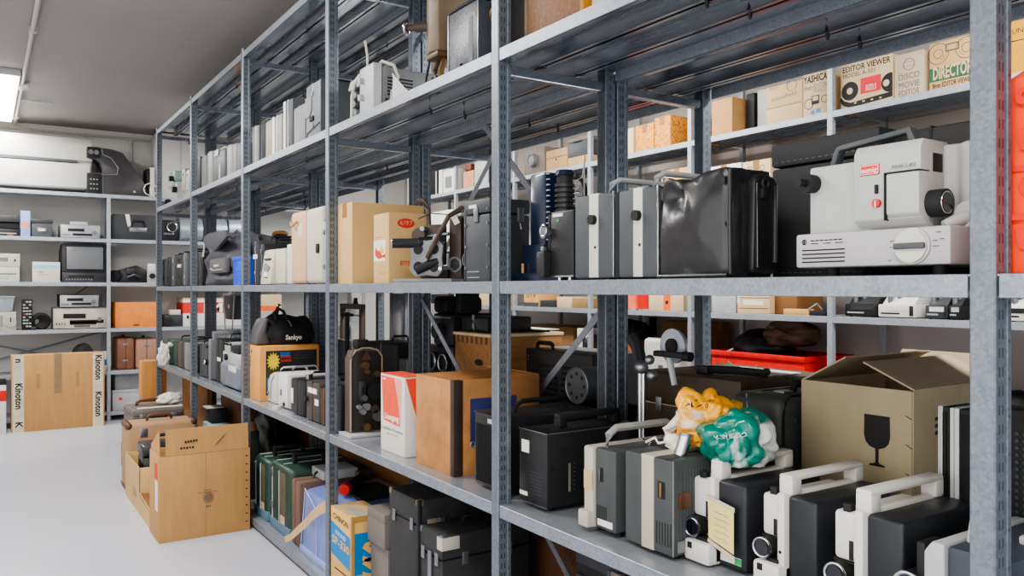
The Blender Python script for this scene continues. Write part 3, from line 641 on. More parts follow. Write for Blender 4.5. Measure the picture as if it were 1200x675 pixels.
# cream sewing-machine-like projector
pl,w_,_h=FP(310,339.5,.05,Z3,ytop=289)
t=T('film_projector','cream film projector with sloping front and grey controls beside the cream and tan suitcase','projector',pl)
t.add('sloping_front',cream,PR('y',[(-.022,.004),(.22,.004),(.22,_h),(.01,_h),(-.0,_h*.96)],w_*.08,w_/2,.006)); t.add('rear_shell',cream,B(.0,.24,-w_*.3,w_*.07,.004,_h*.99,.012)); t.add('lamp_shell',ivory,B(.01,.24,-w_/2,-w_*.31,.004,_h*1.08,.006)); t.add('control_plate',grey,PR('x',[(w_*.42,_h*.42),(w_*.36,_h*.62),(w_*.16,_h*.5),(w_*.22,_h*.36)],-.016,-.006)); t.add('badge',ink,B(-.012,-.004,w_*.16,w_*.4,_h*.7,_h*.745,0),B(-.02,-.01,w_*.2,w_*.36,_h*.2,_h*.22,0)); t.add('white_switch',whitei,B(-.02,-.012,w_*.26,w_*.34,_h*.24,_h*.36,.002)); t.each('foot',rubber,[C((x_,y_,0),(x_,y_,.006),.008) for x_ in (.03,.19) for y_ in (-.02,.02)])
pl,w_,_h=FP(303.5,309.4,.05,Z3,ytop=286)
slim_case('black case squeezed between a silver edged case and the cream projector',pl,w_,.26,_h,handle=True)
pl,w_,_h=FP(295.8,302.8,.05,Z3,ytop=282)
slim_case('aluminium edged dark case right beside the fourth post on the middle shelf',pl,w_,.28,_h,m=char,edge=chrome,tag=.6)
# spun dome + wooden ring behind, and a white perforated reel
Yq=Yp(330,.52); pl=(.46,Yq,Z3)
t=T('lamp_dome','round black glossy dome with a wooden ring on top, behind the cream projector','lamp house',pl)
zt=Zp(292,.46,Yq)-Z3
t.add('stand',blackm,B(.0,.1,-.05,.05,0,zt+.004,.006)); t.add('dome',M('gloss_black',(34,34,36),.15,coat=.5),SP((.05,0,zt+.05),.075,(1,1,.72))); t.add('wooden_ring',M('pale_wood',(206,164,110),.5,var=.1),TO((.05,0,zt+.1),(0,.2,1),.04,.013))
Yq=Yp(309,.5); pl=(.5,Yq,Z3)
t=T('film_reel','white perforated film reel standing upright behind the dark cases, right of the fourth post','film reel',pl)
zc=.115
bm=bmesh.new()
shape(bm,TO((0,0,zc),(1,0,0),.105,.006)); shape(bm,C((-.003,0,zc),(.003,0,zc),.1,n=36)); mk('flange',bm,ivory,t.o)
t.add('holes',blackm,*[C((-.0042,.062*math.cos(a),zc+.062*math.sin(a)),(-.003,.062*math.cos(a),zc+.062*math.sin(a)),.011,n=10) for a in [2*PI*q/12 for q in range(12)]]); t.add('hub',steel,C((-.02,0,zc),(.004,0,zc),.02)); t.add('stand',blackm,B(-.02,.02,-.03,.03,0,.02,.003)); t.add('wire',ivory,TU([(-.005,-.03,zc+.1),(-.005,-.09,zc+.105),(-.005,-.14,zc+.07),(-.005,-.16,zc+.04)],.0035,6))
# ================================================================== shelf 3, fourth bay
pl,w_,_h=FP(238,272,.04,Z3,ytop=279)
t=T('soft_bag','slumped grey fabric equipment bag with buckled front pocket beside a blue box','bag',(pl[0],pl[1],Z3))
_h=.30
bm=softbox(w_,.3,_h,seed=8,amp=.03,bulge=.02,taper=.22,n=16,sag=.02); mk('body',bm,fabric,t.o)
t.add('top_flap',fabric,PR('x',[(w_*.32,_h*.98),(w_*.1,_h*1.04),(-w_*.42,_h*1.02),(-w_*.5,_h*.9),(-w_*.1,_h*.66),(.02,_h*.6),(w_*.12,_h*.7),(w_*.3,_h*.86)],-.03,-.006,.008)); t.add('front_pocket',M('pocket_fabric',(92,90,90),.85,bump=.2,bscale=400),B(-.035,.0,-w_*.46,w_*.04,.07,_h*.52,.012)); t.add('pocket_label',M('bag_label',(196,194,190),.6),B(-.037,-.034,-w_*.28,-w_*.12,_h*.36,_h*.4,0)); t.add('buckle_strap',lgrey,TU([(-.037,-w_*.4,.09),(-.037,-w_*.1,.088),(-.037,.0,.1)],.003,6)); t.add('pale_strap',ivory,TU([(-.012,w_*.42,_h*.6),(-.01,w_*.38,_h*.85),(-.0,w_*.26,_h*.97)],.006))
pl,w_,_h=FP(273,284.5,.03,Z3,ytop=300)
t=T('plastic_crate','bright blue plastic box between the grey bag and the fourth post','box',pl)
t.add('body',bluep,B(0,.25,-w_/2,w_/2,0,_h,.006)); t.add('rim',bluep,B(-.004,.254,-w_/2-.003,w_/2+.003,_h-.02,_h+.001,.003)); t.add('rib',bluep,B(-.003,0,-w_/2+.01,w_/2-.01,_h*.5,_h*.54,.001))
pl,w_,_h=FP(231.5,237.2,.1,Z3,ytop=296)
slim_case('plain black case hidden behind the fifth post, left of the grey bag',pl,w_,.22,_h,handle=True)
# ================================================================== shelf 3, fifth bay: slim black cases
for i,(a,b,yt) in enumerate(((189.3,194.2,303),(194.8,199.6,301),(200.2,206.2,299),(206.9,213.2,298),(214,219.2,296))):
    pl,w_,_h=FP(a,b,.05,Z3,ytop=yt)
    slim_case('slim black case in the five at the far rack end, '+('leftmost','second from the left','the third','fourth, with a white tag','rightmost, with grey trim')[i],pl,w_,.24,_h,m=(char,blackm,char,black,dgrey)[i],tag=.6 if i==3 else None,group='slim cases at the far end',edge=lgrey if i in (2,4) else blackm)
# ================================================================== shelf 2 (upper)
pl,w_,_h=FP(618,679.5,.05,Z2,h=.26)
t=T('wooden_box','brown wooden box with gold end trim on the upper shelf, right of the second post','box',pl)
t.add('body',wood,B(0,.2,-w_/2+.001,w_/2,0,_h,.003)); t.add('end_board',olive,B(-.002,.2,w_/2,w_/2+.012,0,_h,.002)); t.add('end_trim',M('ochre_trim',(176,126,52),.6),B(-.001,.2,-w_/2-.014,-w_/2,0,_h,.002)); t.add('lid_seam',ink,B(-.0006,.0,-w_/2,w_/2,_h*.8,_h*.803,0))
pl,w_,_h=FP(598,619,.20,Z2,h=.24)
slim_case('plain black case standing between the second post and the brown wooden box',(pl[0],pl[1]+.012,pl[2]),w_,.17,_h,handle=False)
pl,w_,_h=FP(692,745,.06,Z2,h=.2)
t=slim_case('grey metal case at the top edge, right of the brown wooden box',pl,w_,.25,_h,m=lgrey)
# brown pod projector
pl=(.07,Yp(511,.07),Z2); yc=pl[1]
t=T('film_projector','brown upright projector head with side lens tube, left of the black metal case','projector',pl)
zb=Zp(63,.07,yc)-Z2
t.add('body',olive,PR('z',[(-.01,.045),(-.025,.0),(-.015,-.045),(.10,-.045),(.10,.045)],zb,.36,.006)); t.add('bottom_cap',M('dark_olive',(92,72,50),.45),B(-.018,.095,-.042,.04,zb-.018,zb+.002,.008))
le=t.add('lens_barrel',IR,C((.0,.04,Zp(25,.05,yc)-Z2),(-.03,.075,Zp(25,.05,yc)-Z2),.016),C((-.03,.075,Zp(25,.05,yc)-Z2),(-.05,.1,Zp(25,.05,yc)-Z2),.011)); t.add('lens_ring',chrome,TO((-.052,.102,Zp(25,.05,yc)-Z2),(-.6,.75,0),.0165,.005),par=le)
t.add('foot',M('old_brass',(112,90,62),.5,.4),TU([(.02,-.02,zb-.015),(.0,-.03,.05),(.01,-.03,.0)],.011)); t.add('foot_joint',IR,TU([(.02,.01,zb-.015),(.0,.005,.06),(-.01,-.005,.035),(.02,.02,.0)],.009),C((-.01,-.005,.03),(.03,-.005,.03),.014)); t.add('cable',blackm,TU([(.0,.04,zb-.01),(-.01,.045,.05),(-.02,.03,.012),(-.02,.02,.006)],.004,6)); t.add('base_plate',IR,B(-.03,.1,-.05,.045,0,.012,.003))
pl,w_,_h=FP(525,561,.04,Z2,h=.20)
t=T('equipment_case','black hammered metal case with sloping lid on the upper shelf, left of second post','case',pl)
HM=M('hammered_black',(70,74,80),.36,bump=.35,bscale=110)
yt=Zp(19,.04,pl[1]+w_/2)-Z2
t.add('box',HM,B(0,.15,-w_/2,w_/2,0,yt,.003)); t.add('lid',HM,PR('y',[(-.002,yt+.003),(.152,yt+.003),(.152,yt+.04),(.04,yt+.04)],-w_/2,w_/2,.003)); t.each('edge_trim',steel,[B(-.002,.003,y_-.003,y_+.003,0,yt,.001) for y_ in (-w_/2+.003,w_/2-.003)]); t.add('bolt',ink,C((-.004,w_*.05,.025),(0,w_*.05,.025),.004,n=8)); t.add('hinge_plate',char,B(-.001,0,-w_*.32,-w_*.2,.02,yt*.8,0))
pl=(.09,pl[1]-w_/2-.034,Z2)
t=T('hanging_ring_fixture','dark bracket with brass ring and dangling paper tag beside the second post','bracket',pl)
zr=Zp(15,.09,pl[1])-Z2
t.add('bracket',blackm,B(.0,.1,-.03,.02,0,zr+.06,.004)); t.add('ring',brass,TO((-.01,.012,zr),(1,.3,0),.018,.004)); t.add('cord',ivory,TU([(-.012,-.006,zr+.04),(-.012,-.007,zr),(-.013,-.006,.05)],.0018,6)); t.add('paper_tag',M('worn_tag',(170,160,146),.7),PR('x',[(-.016,.055),(-.001,.048),(.026,.005),(.012,.0)],-.016,-.0145))
# white-grey projector
pl=(.06,Yp(429,.06),Z2); yc=pl[1]
hh=Zp(78,.06,yc)-Z2
t=T('film_projector','pale grey projector with spindles, black vents and looping cable on the upper shelf','projector',pl)
t.add('front_panel',lgrey,B(-.005,.03,-.075,.05,0,hh,.006)); t.add('lamp_house',grey,B(.03,.24,-.075,.045,.0,hh*.96,.01)); t.add('vent_slot',blackm,*[B(.05,.15,-.077,-.073,hh*.42+q*.012,hh*.42+q*.012+.005,0) for q in range(6)]); t.add('brown_panel',brownm,B(.04,.22,-.0775,-.07,.01,hh*.36,.001)); t.each('spindle',lgrey,[C((-.02,.02,z_),(.0,.02,z_),.011) for z_ in (hh*.74,hh*.42)])
t.add('film_gate',blackm,B(.0,.1,.05,.12,.02,hh*.75,.006)); t.add('film_arm',ivory,TU([(-.01,.11,.0),(-.012,.1,hh*.55),(-.01,.07,hh*.8),(0,.05,hh*.9)],.007)); t.add('rollers',steel,*[C((-.015,.07+.01*(q%2),hh*(.2+.16*q)),(.01,.07+.01*(q%2),hh*(.2+.16*q)),.012) for q in range(4)]); t.add('top_cover',lgrey,PR('y',[(-.01,hh*.68),(.05,hh*.68),(.05,hh*.88),(.0,hh*.88)],.05,.15,.004)); t.add('base_arm',lgrey,B(-.01,.1,.05,.16,0,.025,.006))
t.add('cable',ivory,TU([(.04,-.0,hh-.002),(.05,-.03,hh+.02),(.07,-.085,hh*.98),(.08,-.1,hh*.75),(.07,-.095,hh*.5)],.006)); t.add('plug',lgrey,C((.07,-.095,hh*.5),(.07,-.095,hh*.28),.016,.02)); t.add('rising_cord',ivory,TU([(.02,.035,hh-.004),(.02,.035,hh+.05),(.02,.055,hh+.11)],.004,6))
pl=(.07,Yp(474,.07),Z2)
t=T('folded_screen','pale angled sheet metal wing lying on the upper shelf beside the grey projector','sheet',pl)
t.add('wing',lgrey,PR('x',[(.09,.12),(.10,.0),(-.09,.0),(-.06,.022),(.02,.06)],.0,.004)); t.add('stay',lgrey,B(.004,.08,.03,.034,0,.05,.001)); t.add('bright_edge',white,TU([(-.001,.092,.12),(-.001,.0,.052),(-.001,-.09,.002)],.0025,6))
# third bay cases
S2G=M('case_grey',(138,138,136),.5)
for (a,b,yt,m,e,lab) in ((296.5,302,146,S2G,white,'pale grey slim case, first after the fourth post on the upper shelf'),(303.5,310,142,char,None,'black slim case with a bright catch, second after the fourth post, upper shelf'),(311,318.5,139,M('beige_case',(158,148,132),.55),None,'beige slim case, third from the fourth post on the upper shelf'),(319.5,330,132,S2G,white,'off-white slim case, fourth from the fourth post on the upper shelf'),(332.5,342.5,114,dgrey,white,'dark grey case with white edge and strap, mid-row on the upper shelf'),(344,357,120,grey,None,'mid grey flat case leaning beside the large latched case on the upper shelf')):
    pl,w_,_h=FP(a,b,.06,Z2,ytop=yt)
    t=slim_case(lab,pl,w_,.27,_h,m=m,edge=e,handle=(a>330 and a<340),latch=False)
    if e is white: t.add('front_edge',white,B(-.002,.0,w_*.25,w_/2,.006,_h,.001))
pl,w_,_h=FP(358.5,375,.055,Z2,ytop=92)
t=slim_case('large grey latched case by the third post, upper shelf',pl,w_,.25,_h,m=M('grey_hard_case',(108,110,114),.5),handle=True)
t.add('side_cover',dgrey,B(.0,.25,-w_/2-.008,-w_/2,.01,_h,.002)); t.add('latch_plate',blackm,B(-.007,0,-w_*.1,w_*.15,_h*.36,_h*.44,.002)); t.add('notch_panel',grey,PR('x',[(w_*.5,_h*.45),(w_*.2,_h*.45),(w_*.05,_h*.55),(w_*.05,_h*.8),(w_*.5,_h*.8)],-.004,0,.001)); t.add('dark_gap',blackm,PR('x',[(w_*.44,0.02),(w_*.4,_h*.2),(-w_*.48,_h*.3),(-w_*.48,_h*.26),(w_*.36,_h*.16),(w_*.38,.02)],-.0012,0))
# fourth bay cases
for (a,b,yt,m,e,lab) in ((231.5,235,183,blackm,None,'narrow black case right of the fifth post on the upper shelf'),(235.6,240.4,182,S2G,white,'pale tilted case, second from the fifth post on the upper shelf'),(243,248.5,176,S2G,white,'tall pale case before the wide dark case, upper shelf'),(249,263.5,173,dgrey,None,'wide dark grey case with a paper tag hanging over its top'),(265.5,272,168,S2G,white,'pale case just right of the wide dark grey case on the upper shelf'),(272.8,277,167,grey,None,'thin grey case near the fourth post on the upper shelf'),(277.6,282.5,166,dgrey,None,'thin dark case touching the fourth post on the upper shelf')):
    pl,w_,_h=FP(a,b,.06,Z2,ytop=yt)
    t=slim_case(lab,pl,w_,.26,_h,m=m,edge=e,handle=False,latch=False)
    if a==249:
        t.add('paper_tag',paper,B(-.006,-.004,-w_*.05,w_*.25,_h*.88,_h*1.06,0)); t.add('strap',paper,B(-.004,.02,-w_*.5,-w_*.2,_h*1.0,_h*1.025,0)); t.add('pale_slot',whitei,B(-.001,0,-w_*.12,-w_*.06,_h*.1,_h*.6,0))
pl=(.332,Yp(279,.332),Z2)
carton('small orange-brown box behind the thin cases near the fourth post on the upper shelf',pl,.1,.055,.36,m=orange)
# fifth bay: green-grey machine with arm
pl=(.08,Yp(205,.08),Z2)
GG=M('green_grey_enamel',(134,150,146),.45)
t=T('viewing_machine','pale green-grey editing machine with slanting arm at the far end of the upper shelf','machine',pl)
t.add('base',blackm,B(-.03,.2,-.1,.16,0,.03,.006)); t.add('column',lgrey,B(.0,.06,-.07,-.01,.03,.2,.006)); t.add('arm',GG,TU([(.02,.19,.25),(.02,.08,.17),(.02,.0,.15)],.022)); t.add('head',GG,B(-.02,.08,-.09,.02,.17,.25,.02,3)); t.add('eyepiece',blackm,C((-.05,-.05,.19),(.0,-.05,.19),.02)); t.add('lamp_cup',ivory,C((-.03,.03,.12),(.01,.03,.16),.03,.018)); t.add('wheel',blackm,C((-.03,-.06,.11),(0,-.06,.11),.022)); t.add('small_roll',blackm,C((-.03,.13,.03),(-.03,.09,.03),.026))
for i,(a,b,yt) in enumerate(((213,216.6,197),(217.4,221.5,198))):
    pl,w_,_h=FP(a,b,.06,Z2,ytop=yt)
    slim_case(('brown-edged case','pale case')[i]+' beside the green-grey machine at the far end of the upper shelf',pl,w_,.2,_h,m=(M('beige_case'),lgrey)[i],handle=False)
# ================================================================== shelf 4, first bay
def PZ(py,px,X): return Zp(py,X,Yp(px,X))-Z4
# black louvred projector behind post two
pl,w_,_h=FP(556,594,.055,Z4,ytop=491)
t=T('sound_projector','black ribbed projector standing half behind the second post on the lower shelf','projector',pl)
t.add('housing',black,B(0,.3,-w_/2,w_/2,.01,_h,.006)); t.add('rib',blackm,*[B(-.0022,0,w_/2-.012-q*.007,w_/2-.015-q*.007,.02,_h-.03,.0008) for q in range(int(w_/.007)-2)]); t.add('badge',lgrey,B(-.001,0,-.012,.012,_h-.024,_h-.012,0)); t.add('lens_ring',chrome,TO((.10,-w_/2-.003,_h*.6),(0,1,0),.02,.003)); t.add('lens_glass',lens,C((.10,-w_/2-.004,_h*.6),(.10,-w_/2,_h*.6),.018)); t.each('foot',rubber,[C((x_,y_,0),(x_,y_,.012),.009) for x_ in (.03,.26) for y_ in (-.03,.03)]); t.add('lid_edge',steel,B(0,.3,w_/2-.002,w_/2+.001,_h-.003,_h+.0008,0)); t.add('handle',blackm,TU(arch(.08,.26,_h-.004,_h+.03,0),.007)); t.add('side_hook',steel,TO((-.004,w_/2,_h*.55),(0,1,0),.008,.002))
# big black projector with paper label
pl,w_,_h=FP(608,641,.055,Z4,ytop=509)
dpb=.30
t=T('sound_projector','black box projector with paper label and bar handle, right of the second post','projector',pl)
t.add('housing',black,B(0,dpb,-w_/2,w_/2,.012,_h,.005)); t.add('paper_label',paper,B(-.001,0,w_*.12,w_/2-.032+.018,_h*.7,_h*.86,0)); t.add('corner_sticker',paper,B(-.001,0,w_*.18,w_*.46,.028,.038,0)); t.add('front_panel_line',dgrey,*[B(-.0006,0,-w_*.3,w_*.12,_h*(.2+.045*q),_h*(.2+.045*q)+.0008,0) for q in range(7)])
t.add('lid_edge',steel,B(-.0006,dpb,-w_/2-.0006,-w_/2+.001,_h-.002,_h+.0006,0),B(-.0006,.001,-w_/2,w_/2,_h-.002,_h+.0006,0)); t.add('bottom_trim',steel,B(-.0006,.002,-w_/2,w_/2,.012,.0135,0))
t.add('input_socket',blackm,C((.05,-w_/2-.004,_h*.76),(.05,-w_/2,_h*.76),.012)); t.add('slider_scale',M('scale_grey',(120,118,112),.5),B(.066,.072,-w_/2-.0012,-w_/2,_h*.24,_h*.6,0),*[B(.082,.086,-w_/2-.001,-w_/2,_h*(.26+.055*q),_h*(.26+.055*q)+.0012,0) for q in range(7)]); t.add('slider_slot',blackm,B(.074,.080,-w_/2-.002,-w_/2,_h*.24,_h*.6,.0005)); t.add('side_button',blackm,C((.015,-w_/2-.003,_h*.56),(.015,-w_/2,_h*.56),.006)); t.each('foot',rubber,[C((x_,y_,0),(x_,y_,.014),.011) for x_ in (.03,.26) for y_ in (-.028,.028)])
t.add('handle',blackm,B(.075,.1,-.013,.013,_h,_h+.028,.003),B(.255,.28,-.013,.013,_h,_h+.028,.003),B(.075,.28,-.013,.013,_h+.02,_h+.036,.004))
t.add('rear_ring',chrome,TO((.17,-w_/2-.004,_h*.48),(0,1,0),.016,.0025)); t.add('rear_pins',chrome,C((.17,-w_/2-.012,_h*.1),(.17,-w_/2,_h*.1),.004),C((.185,-w_/2-.012,_h*.13),(.185,-w_/2,_h*.13),.004))
# grey projector
pl,w_,_h=FP(686,721.5,.06,Z4,ytop=530)
GP=M('projector_slate',(68,71,71),.5,bump=.05)
t=T('sound_projector','grey ribbed projector with pale left edge and light handle, beside the striped case','projector',pl)
wl=w_*.33
t.add('pale_frame',M('warm_grey',(176,170,162),.5,var=.04),B(-.006,.26,w_/2-wl,w_/2,.012,_h,.006),B(-.02,.06,w_/2-wl*.9,w_/2+.004,.012,.05,.005)); t.add('housing',GP,B(0,.27,-w_/2,w_/2-wl,.014,_h*1.0,.005)); t.add('side_rib',dgrey,*[B(.03+q*.009,.034+q*.009,-w_/2-.002,-w_/2,.02,_h*.76,.0006) for q in range(9)]); t.add('switch_recess',blackm,B(-.001,.001,-w_*.1,w_*.02,_h*.62,_h*.78,0)); t.add('switch_lever',steel,B(-.004,0,-w_*.02,w_*.0,_h*.62,_h*.77,.0005)); t.add('vent_slot',blackm,*[B(-.0008,.001,w_*.1-q*.006,w_*.1-q*.006-.002,_h*.16,_h*.34,0) for q in range(6)]); t.add('data_plate',paper,B(-.001,0,-w_*.4,w_*.08,.022,.036,0)); t.add('paper_note',M('tan_paper',(190,166,138),.7),B(-.0075,-.006,w_/2-wl*.95,w_/2-wl*.1,_h*.5,_h*.72,0)); t.add('handle',M('handle_grey',(158,158,154),.45),TU(arch(.02,.24,_h-.006,_h+.04,w_*.05),.009)); t.each('foot',rubber,[C((x_,y_,0),(x_,y_,.016),.01) for x_ in (.03,.24) for y_ in (-.03,.03)]); t.add('top_lever',chrome,TU([(.12,-w_*.3,_h),(.12,-w_*.4,_h+.012),(.1,-w_*.3,_h+.016)],.003,6))
# striped grey case
pl,w_,_h=FP(732,789,.062,Z4,ytop=541)
t=T('sound_projector','dark grey projector with wide pale stripe and copper side window, under the plastic bags','projector',pl)
t.add('housing',GP,B(0,.2,-w_/2,w_/2,.01,_h,.006)); t.add('stripe',M('stripe_cream',(176,172,160),.5,var=.06),B(-.0012,.2,-w_*.12,w_*.13,.011,_h+.0012,.0008)); t.add('switch_recess',ink,B(-.001,.001,-w_*.34,-w_*.2,_h*.6,_h*.77,0)); t.add('switch_lever',brass,B(-.004,0,-w_*.29,-w_*.25,_h*.61,_h*.76,.0008)); t.add('vent_slot',blackm,*[B(-.0008,.001,-w_*(.17+.055*q),-w_*(.17+.055*q)-.002,_h*.14,_h*.37,0) for q in range(6)]); t.add('side_rib',dgrey,*[B(.02+q*.0085,.023+q*.0085,-w_/2-.002,-w_/2,.02,_h*.9,.0006) for q in range(18)]); t.add('copper_window',M('copper_window',(104,74,58),.3,.5),B(.014,.046,-w_/2-.003,-w_/2,_h*.52,_h*.68,.001)); t.add('data_plate',grey,B(.012,.05,-w_/2-.003,-w_/2,_h*.09,_h*.2,0)); t.add('edge_trim',grey,B(-.0006,.002,-w_/2-.0006,-w_/2+.0015,.012,_h,0)); t.each('foot',rubber,[C((x_,y_,0),(x_,y_,.012),.01) for x_ in (.03,.17) for y_ in (-.05,.05)]); t.add('lid_groove',ink,B(.0,.2,-w_*.36,-w_*.35,_h-.0004,_h+.0006,0)); pst=(pl,w_,_h)
# three black and white projectors
BW=[((813,874),.12,571,'black and white film projector with a yellow note taped to its front'),((894,957),.135,590,'black and white film projector between the noted one and the next one'),((978,1059),.115,614,'black and white film projector nearest to the light grey one at bottom right')]
for i,((a,b),x_,yt,lab) in enumerate(BW):
    pl,w_,_h=FP(a,b,x_,Z4,ytop=yt)
    t=T('film_projector',lab,'projector',pl,group='black and white projectors'); e=w_*.5; k=w_*.02
    W2=M('projector_white',(212,209,203),.42,var=.03)
    t.add('motor_housing',M('dark_slate_paint',(36,38,42),.42,bump=.06),B(0,.23,-w_/2,k,.008,_h,.006,3)); t.add('edge_frame',W2,B(-.010,.23,k,k+.018,.004,_h*1.03,.006)); 
    t.add('upper_cover',W2,B(.0,.2,k+.018,e+.002,_h*.52,_h*.98,.008)); t.add('cover_gap',ink,B(.001,.2,k+.018,e+.003,_h*.5,_h*.522,0)); t.add('mechanism',W2,B(.014,.2,k+.018,e-.004,_h*.26,_h*.5,.004)); t.add('lower_base',W2,B(-.026,.2,k+.0,e+.004,.004,_h*.27,.007)); t.add('dark_channel',blackm,B(-.014,.01,k+.012,e-.018,_h*.26,_h*.31,.002))
    le=t.add('lens_barrel',blackm,C((-.02,e-.014,_h*.41),(.03,e-.014,_h*.41),.0195)); t.add('lens_ring',chrome,TO((-.02,e-.014,_h*.41),(1,.15,0),.0175,.0024),par=le); t.add('lens_glass',lens,C((-.0215,e-.014,_h*.41),(-.018,e-.014,_h*.41),.015),par=le)
    t.add('film_slot',blackm,B(-.0005,.01,k+.024,k+.032,_h*.54,_h*.72,.0008)); t.add('loading_lever',blackm,B(.004,.02,e-.028,e-.012,_h*.95,_h*1.05,.003)); t.add('motor_vent',blackm,*[B(.05,.19,-w_/2-.0008,-w_/2,_h*(.2+.05*q),_h*(.2+.05*q)+.002,0) for q in range(12)]); t.each('panel_screw',ink,[C((-.0112,k+.009,_h*z_),(-.0098,k+.009,_h*z_),.003,n=8) for z_ in (.2,.4)]); t.add('base_window',ink,B(-.0268,-.025,e-.02,e-.008,.03,.042,0))
    h0=t.add('handle',W2,B(.005,.034,k-.006,k+.024,_h*1.0,_h*1.18,.004),B(.2,.226,k-.006,k+.024,_h*1.0,_h*1.18,.004),B(.005,.226,k-.006,k+.024,_h*1.15,_h*1.215,.005)); t.each('foot',rubber,[C((q_,y_,0),(q_,y_,.01),.009) for q_ in (.03,.19) for y_ in (-.04,.035)])
    if i==0:
        n_=t.add('yellow_note',M('yellow_note',(222,206,146),.8,var=.03),PR('x',[(k+.014,_h*.8),(k-.052,_h*.73),(k-.052,_h*.24),(k+.012,_h*.34)],-.0135,-.0125)); t.each('clear_tape',M('clear_tape',(196,186,160),.3,var=.03),[PR('x',[(k+.016,_h*.83),(k-.055,_h*.76),(k-.055,_h*.71),(k+.016,_h*.78)],-.0142,-.0136),PR('x',[(k+.014,_h*.33),(k-.055,_h*.22),(k-.055,_h*.16),(k+.014,_h*.29)],-.0142,-.0136)])
        t.add('handwriting',inkg,*[TU([(-.0138,k-.004-q*.0,_h*(.66-.07*q)),(-.0138,k-.016,_h*(.645-.07*q)),(-.0138,k-.028,_h*(.648-.07*q)),(-.0138,k-.038-.004*(q%2),_h*(.625-.07*q))],.0004,4) for q in range(5)],par=n_); s_=t.add('sticker',white,B(-.0008,0,-w_*.42,k-.008,.018,.032,0)); t.add('green_mark',M('green_dot'),B(-.0012,-.0006,-w_*.42,-w_*.3,.019,.031,0),par=s_)
# fourth, light grey projector with lens ring
pl,w_,_h=FP(1086,1187,.105,Z4,ytop=631)
t=T('film_projector','light grey and charcoal projector with chrome lens ring, in front of the nearest post','projector',(.10,pl[1],Z4)); _h=.172
t.add('pale_shell',M('cool_grey',(178,180,180),.45,var=.03),PR('x',[(w_/2,.01),(w_/2,_h*.9),(w_/2-.012,_h),(w_*.24,_h),(w_*.24,.01)],-.004,.25,.004)); t.add('charcoal_shell',M('slate_panel',(66,70,78),.5,bump=.05),B(.002,.25,-w_/2,w_*.24,.01,_h*.985,.006)); t.add('side_rib',dgrey,*[B(.04+q*.009,.044+q*.009,-w_/2-.002,-w_/2,.02,_h*.85,.0006) for q in range(16)]); t.add('top_lever',lgrey,PR('y',[(.045,_h-.004),(.085,_h-.004),(.072,_h+.042),(.058,_h+.042)],w_*.08,w_*.2,.004)); t.add('handle_strap',lgrey,B(.1,.24,-w_*.38,-w_*.2,_h*.98,_h*1.06,.004)); t.add('lens_bracket',blackm,B(-.0,.05,w_/2,w_/2+.014,_h*.5,_h*.96,.003)); le=t.add('lens_barrel',blackm,C((-.01,w_/2+.022,_h*.55),(.04,w_/2+.022,_h*.55),.022)); t.add('lens_ring',chrome,TO((-.01,w_/2+.022,_h*.55),(1,.1,0),.021,.0035),par=le); t.add('lens_glass',lens,C((-.012,w_/2+.022,_h*.55),(-.008,w_/2+.022,_h*.55),.018),par=le); t.each('foot',rubber,[C((q_,y_,0),(q_,y_,.012),.009) for q_ in (.03,.2) for y_ in (-.05,.05)])
# speakers behind it
for i,(a,b) in enumerate(((1099.5,1112.5),(1113.5,1140))):
    pl,w_,_h=FP(a,b,.362,Z4,ytop=477+4*i)
    t=T('loudspeaker',('narrow black loudspeaker with white edge beside the fragile box','black loudspeaker with wide white edge behind the nearest post')[i],'speaker',pl,0)
    t.add('cabinet',blackm,B(0,.08,-w_/2,w_/2-.008*(1+i),0,_h,.002)); t.add('white_edge',white,B(-.001,.08,w_/2-.008*(1+i),w_/2,0,_h,.001)); t.add('grille',fabricb,B(-.003,0,-w_/2+.004,w_/2-.009*(1+i),.01,_h-.01,.002)); t.add('edge_groove',lgrey,B(-.0022,0,w_/2-.0045*(1+i),w_/2-.0035*(1+i),0,_h,0))
pl,w_,_h=FP(1152,1290,.362,Z4,ytop=492)
t=T('loudspeaker','wide black loudspeaker with perforated front, right of the nearest post','speaker',pl)
t.add('cabinet',blackm,B(0,.06,-w_/2,w_/2,0,_h,.003)); t.add('grille',char,*[C((-.002,w_/2-.02-q*.012,.02+r_*.012),(.0,w_/2-.02-q*.012,.02+r_*.012),.0035,n=6) for q in range(9) for r_ in range(int(_h/.012)-3)])
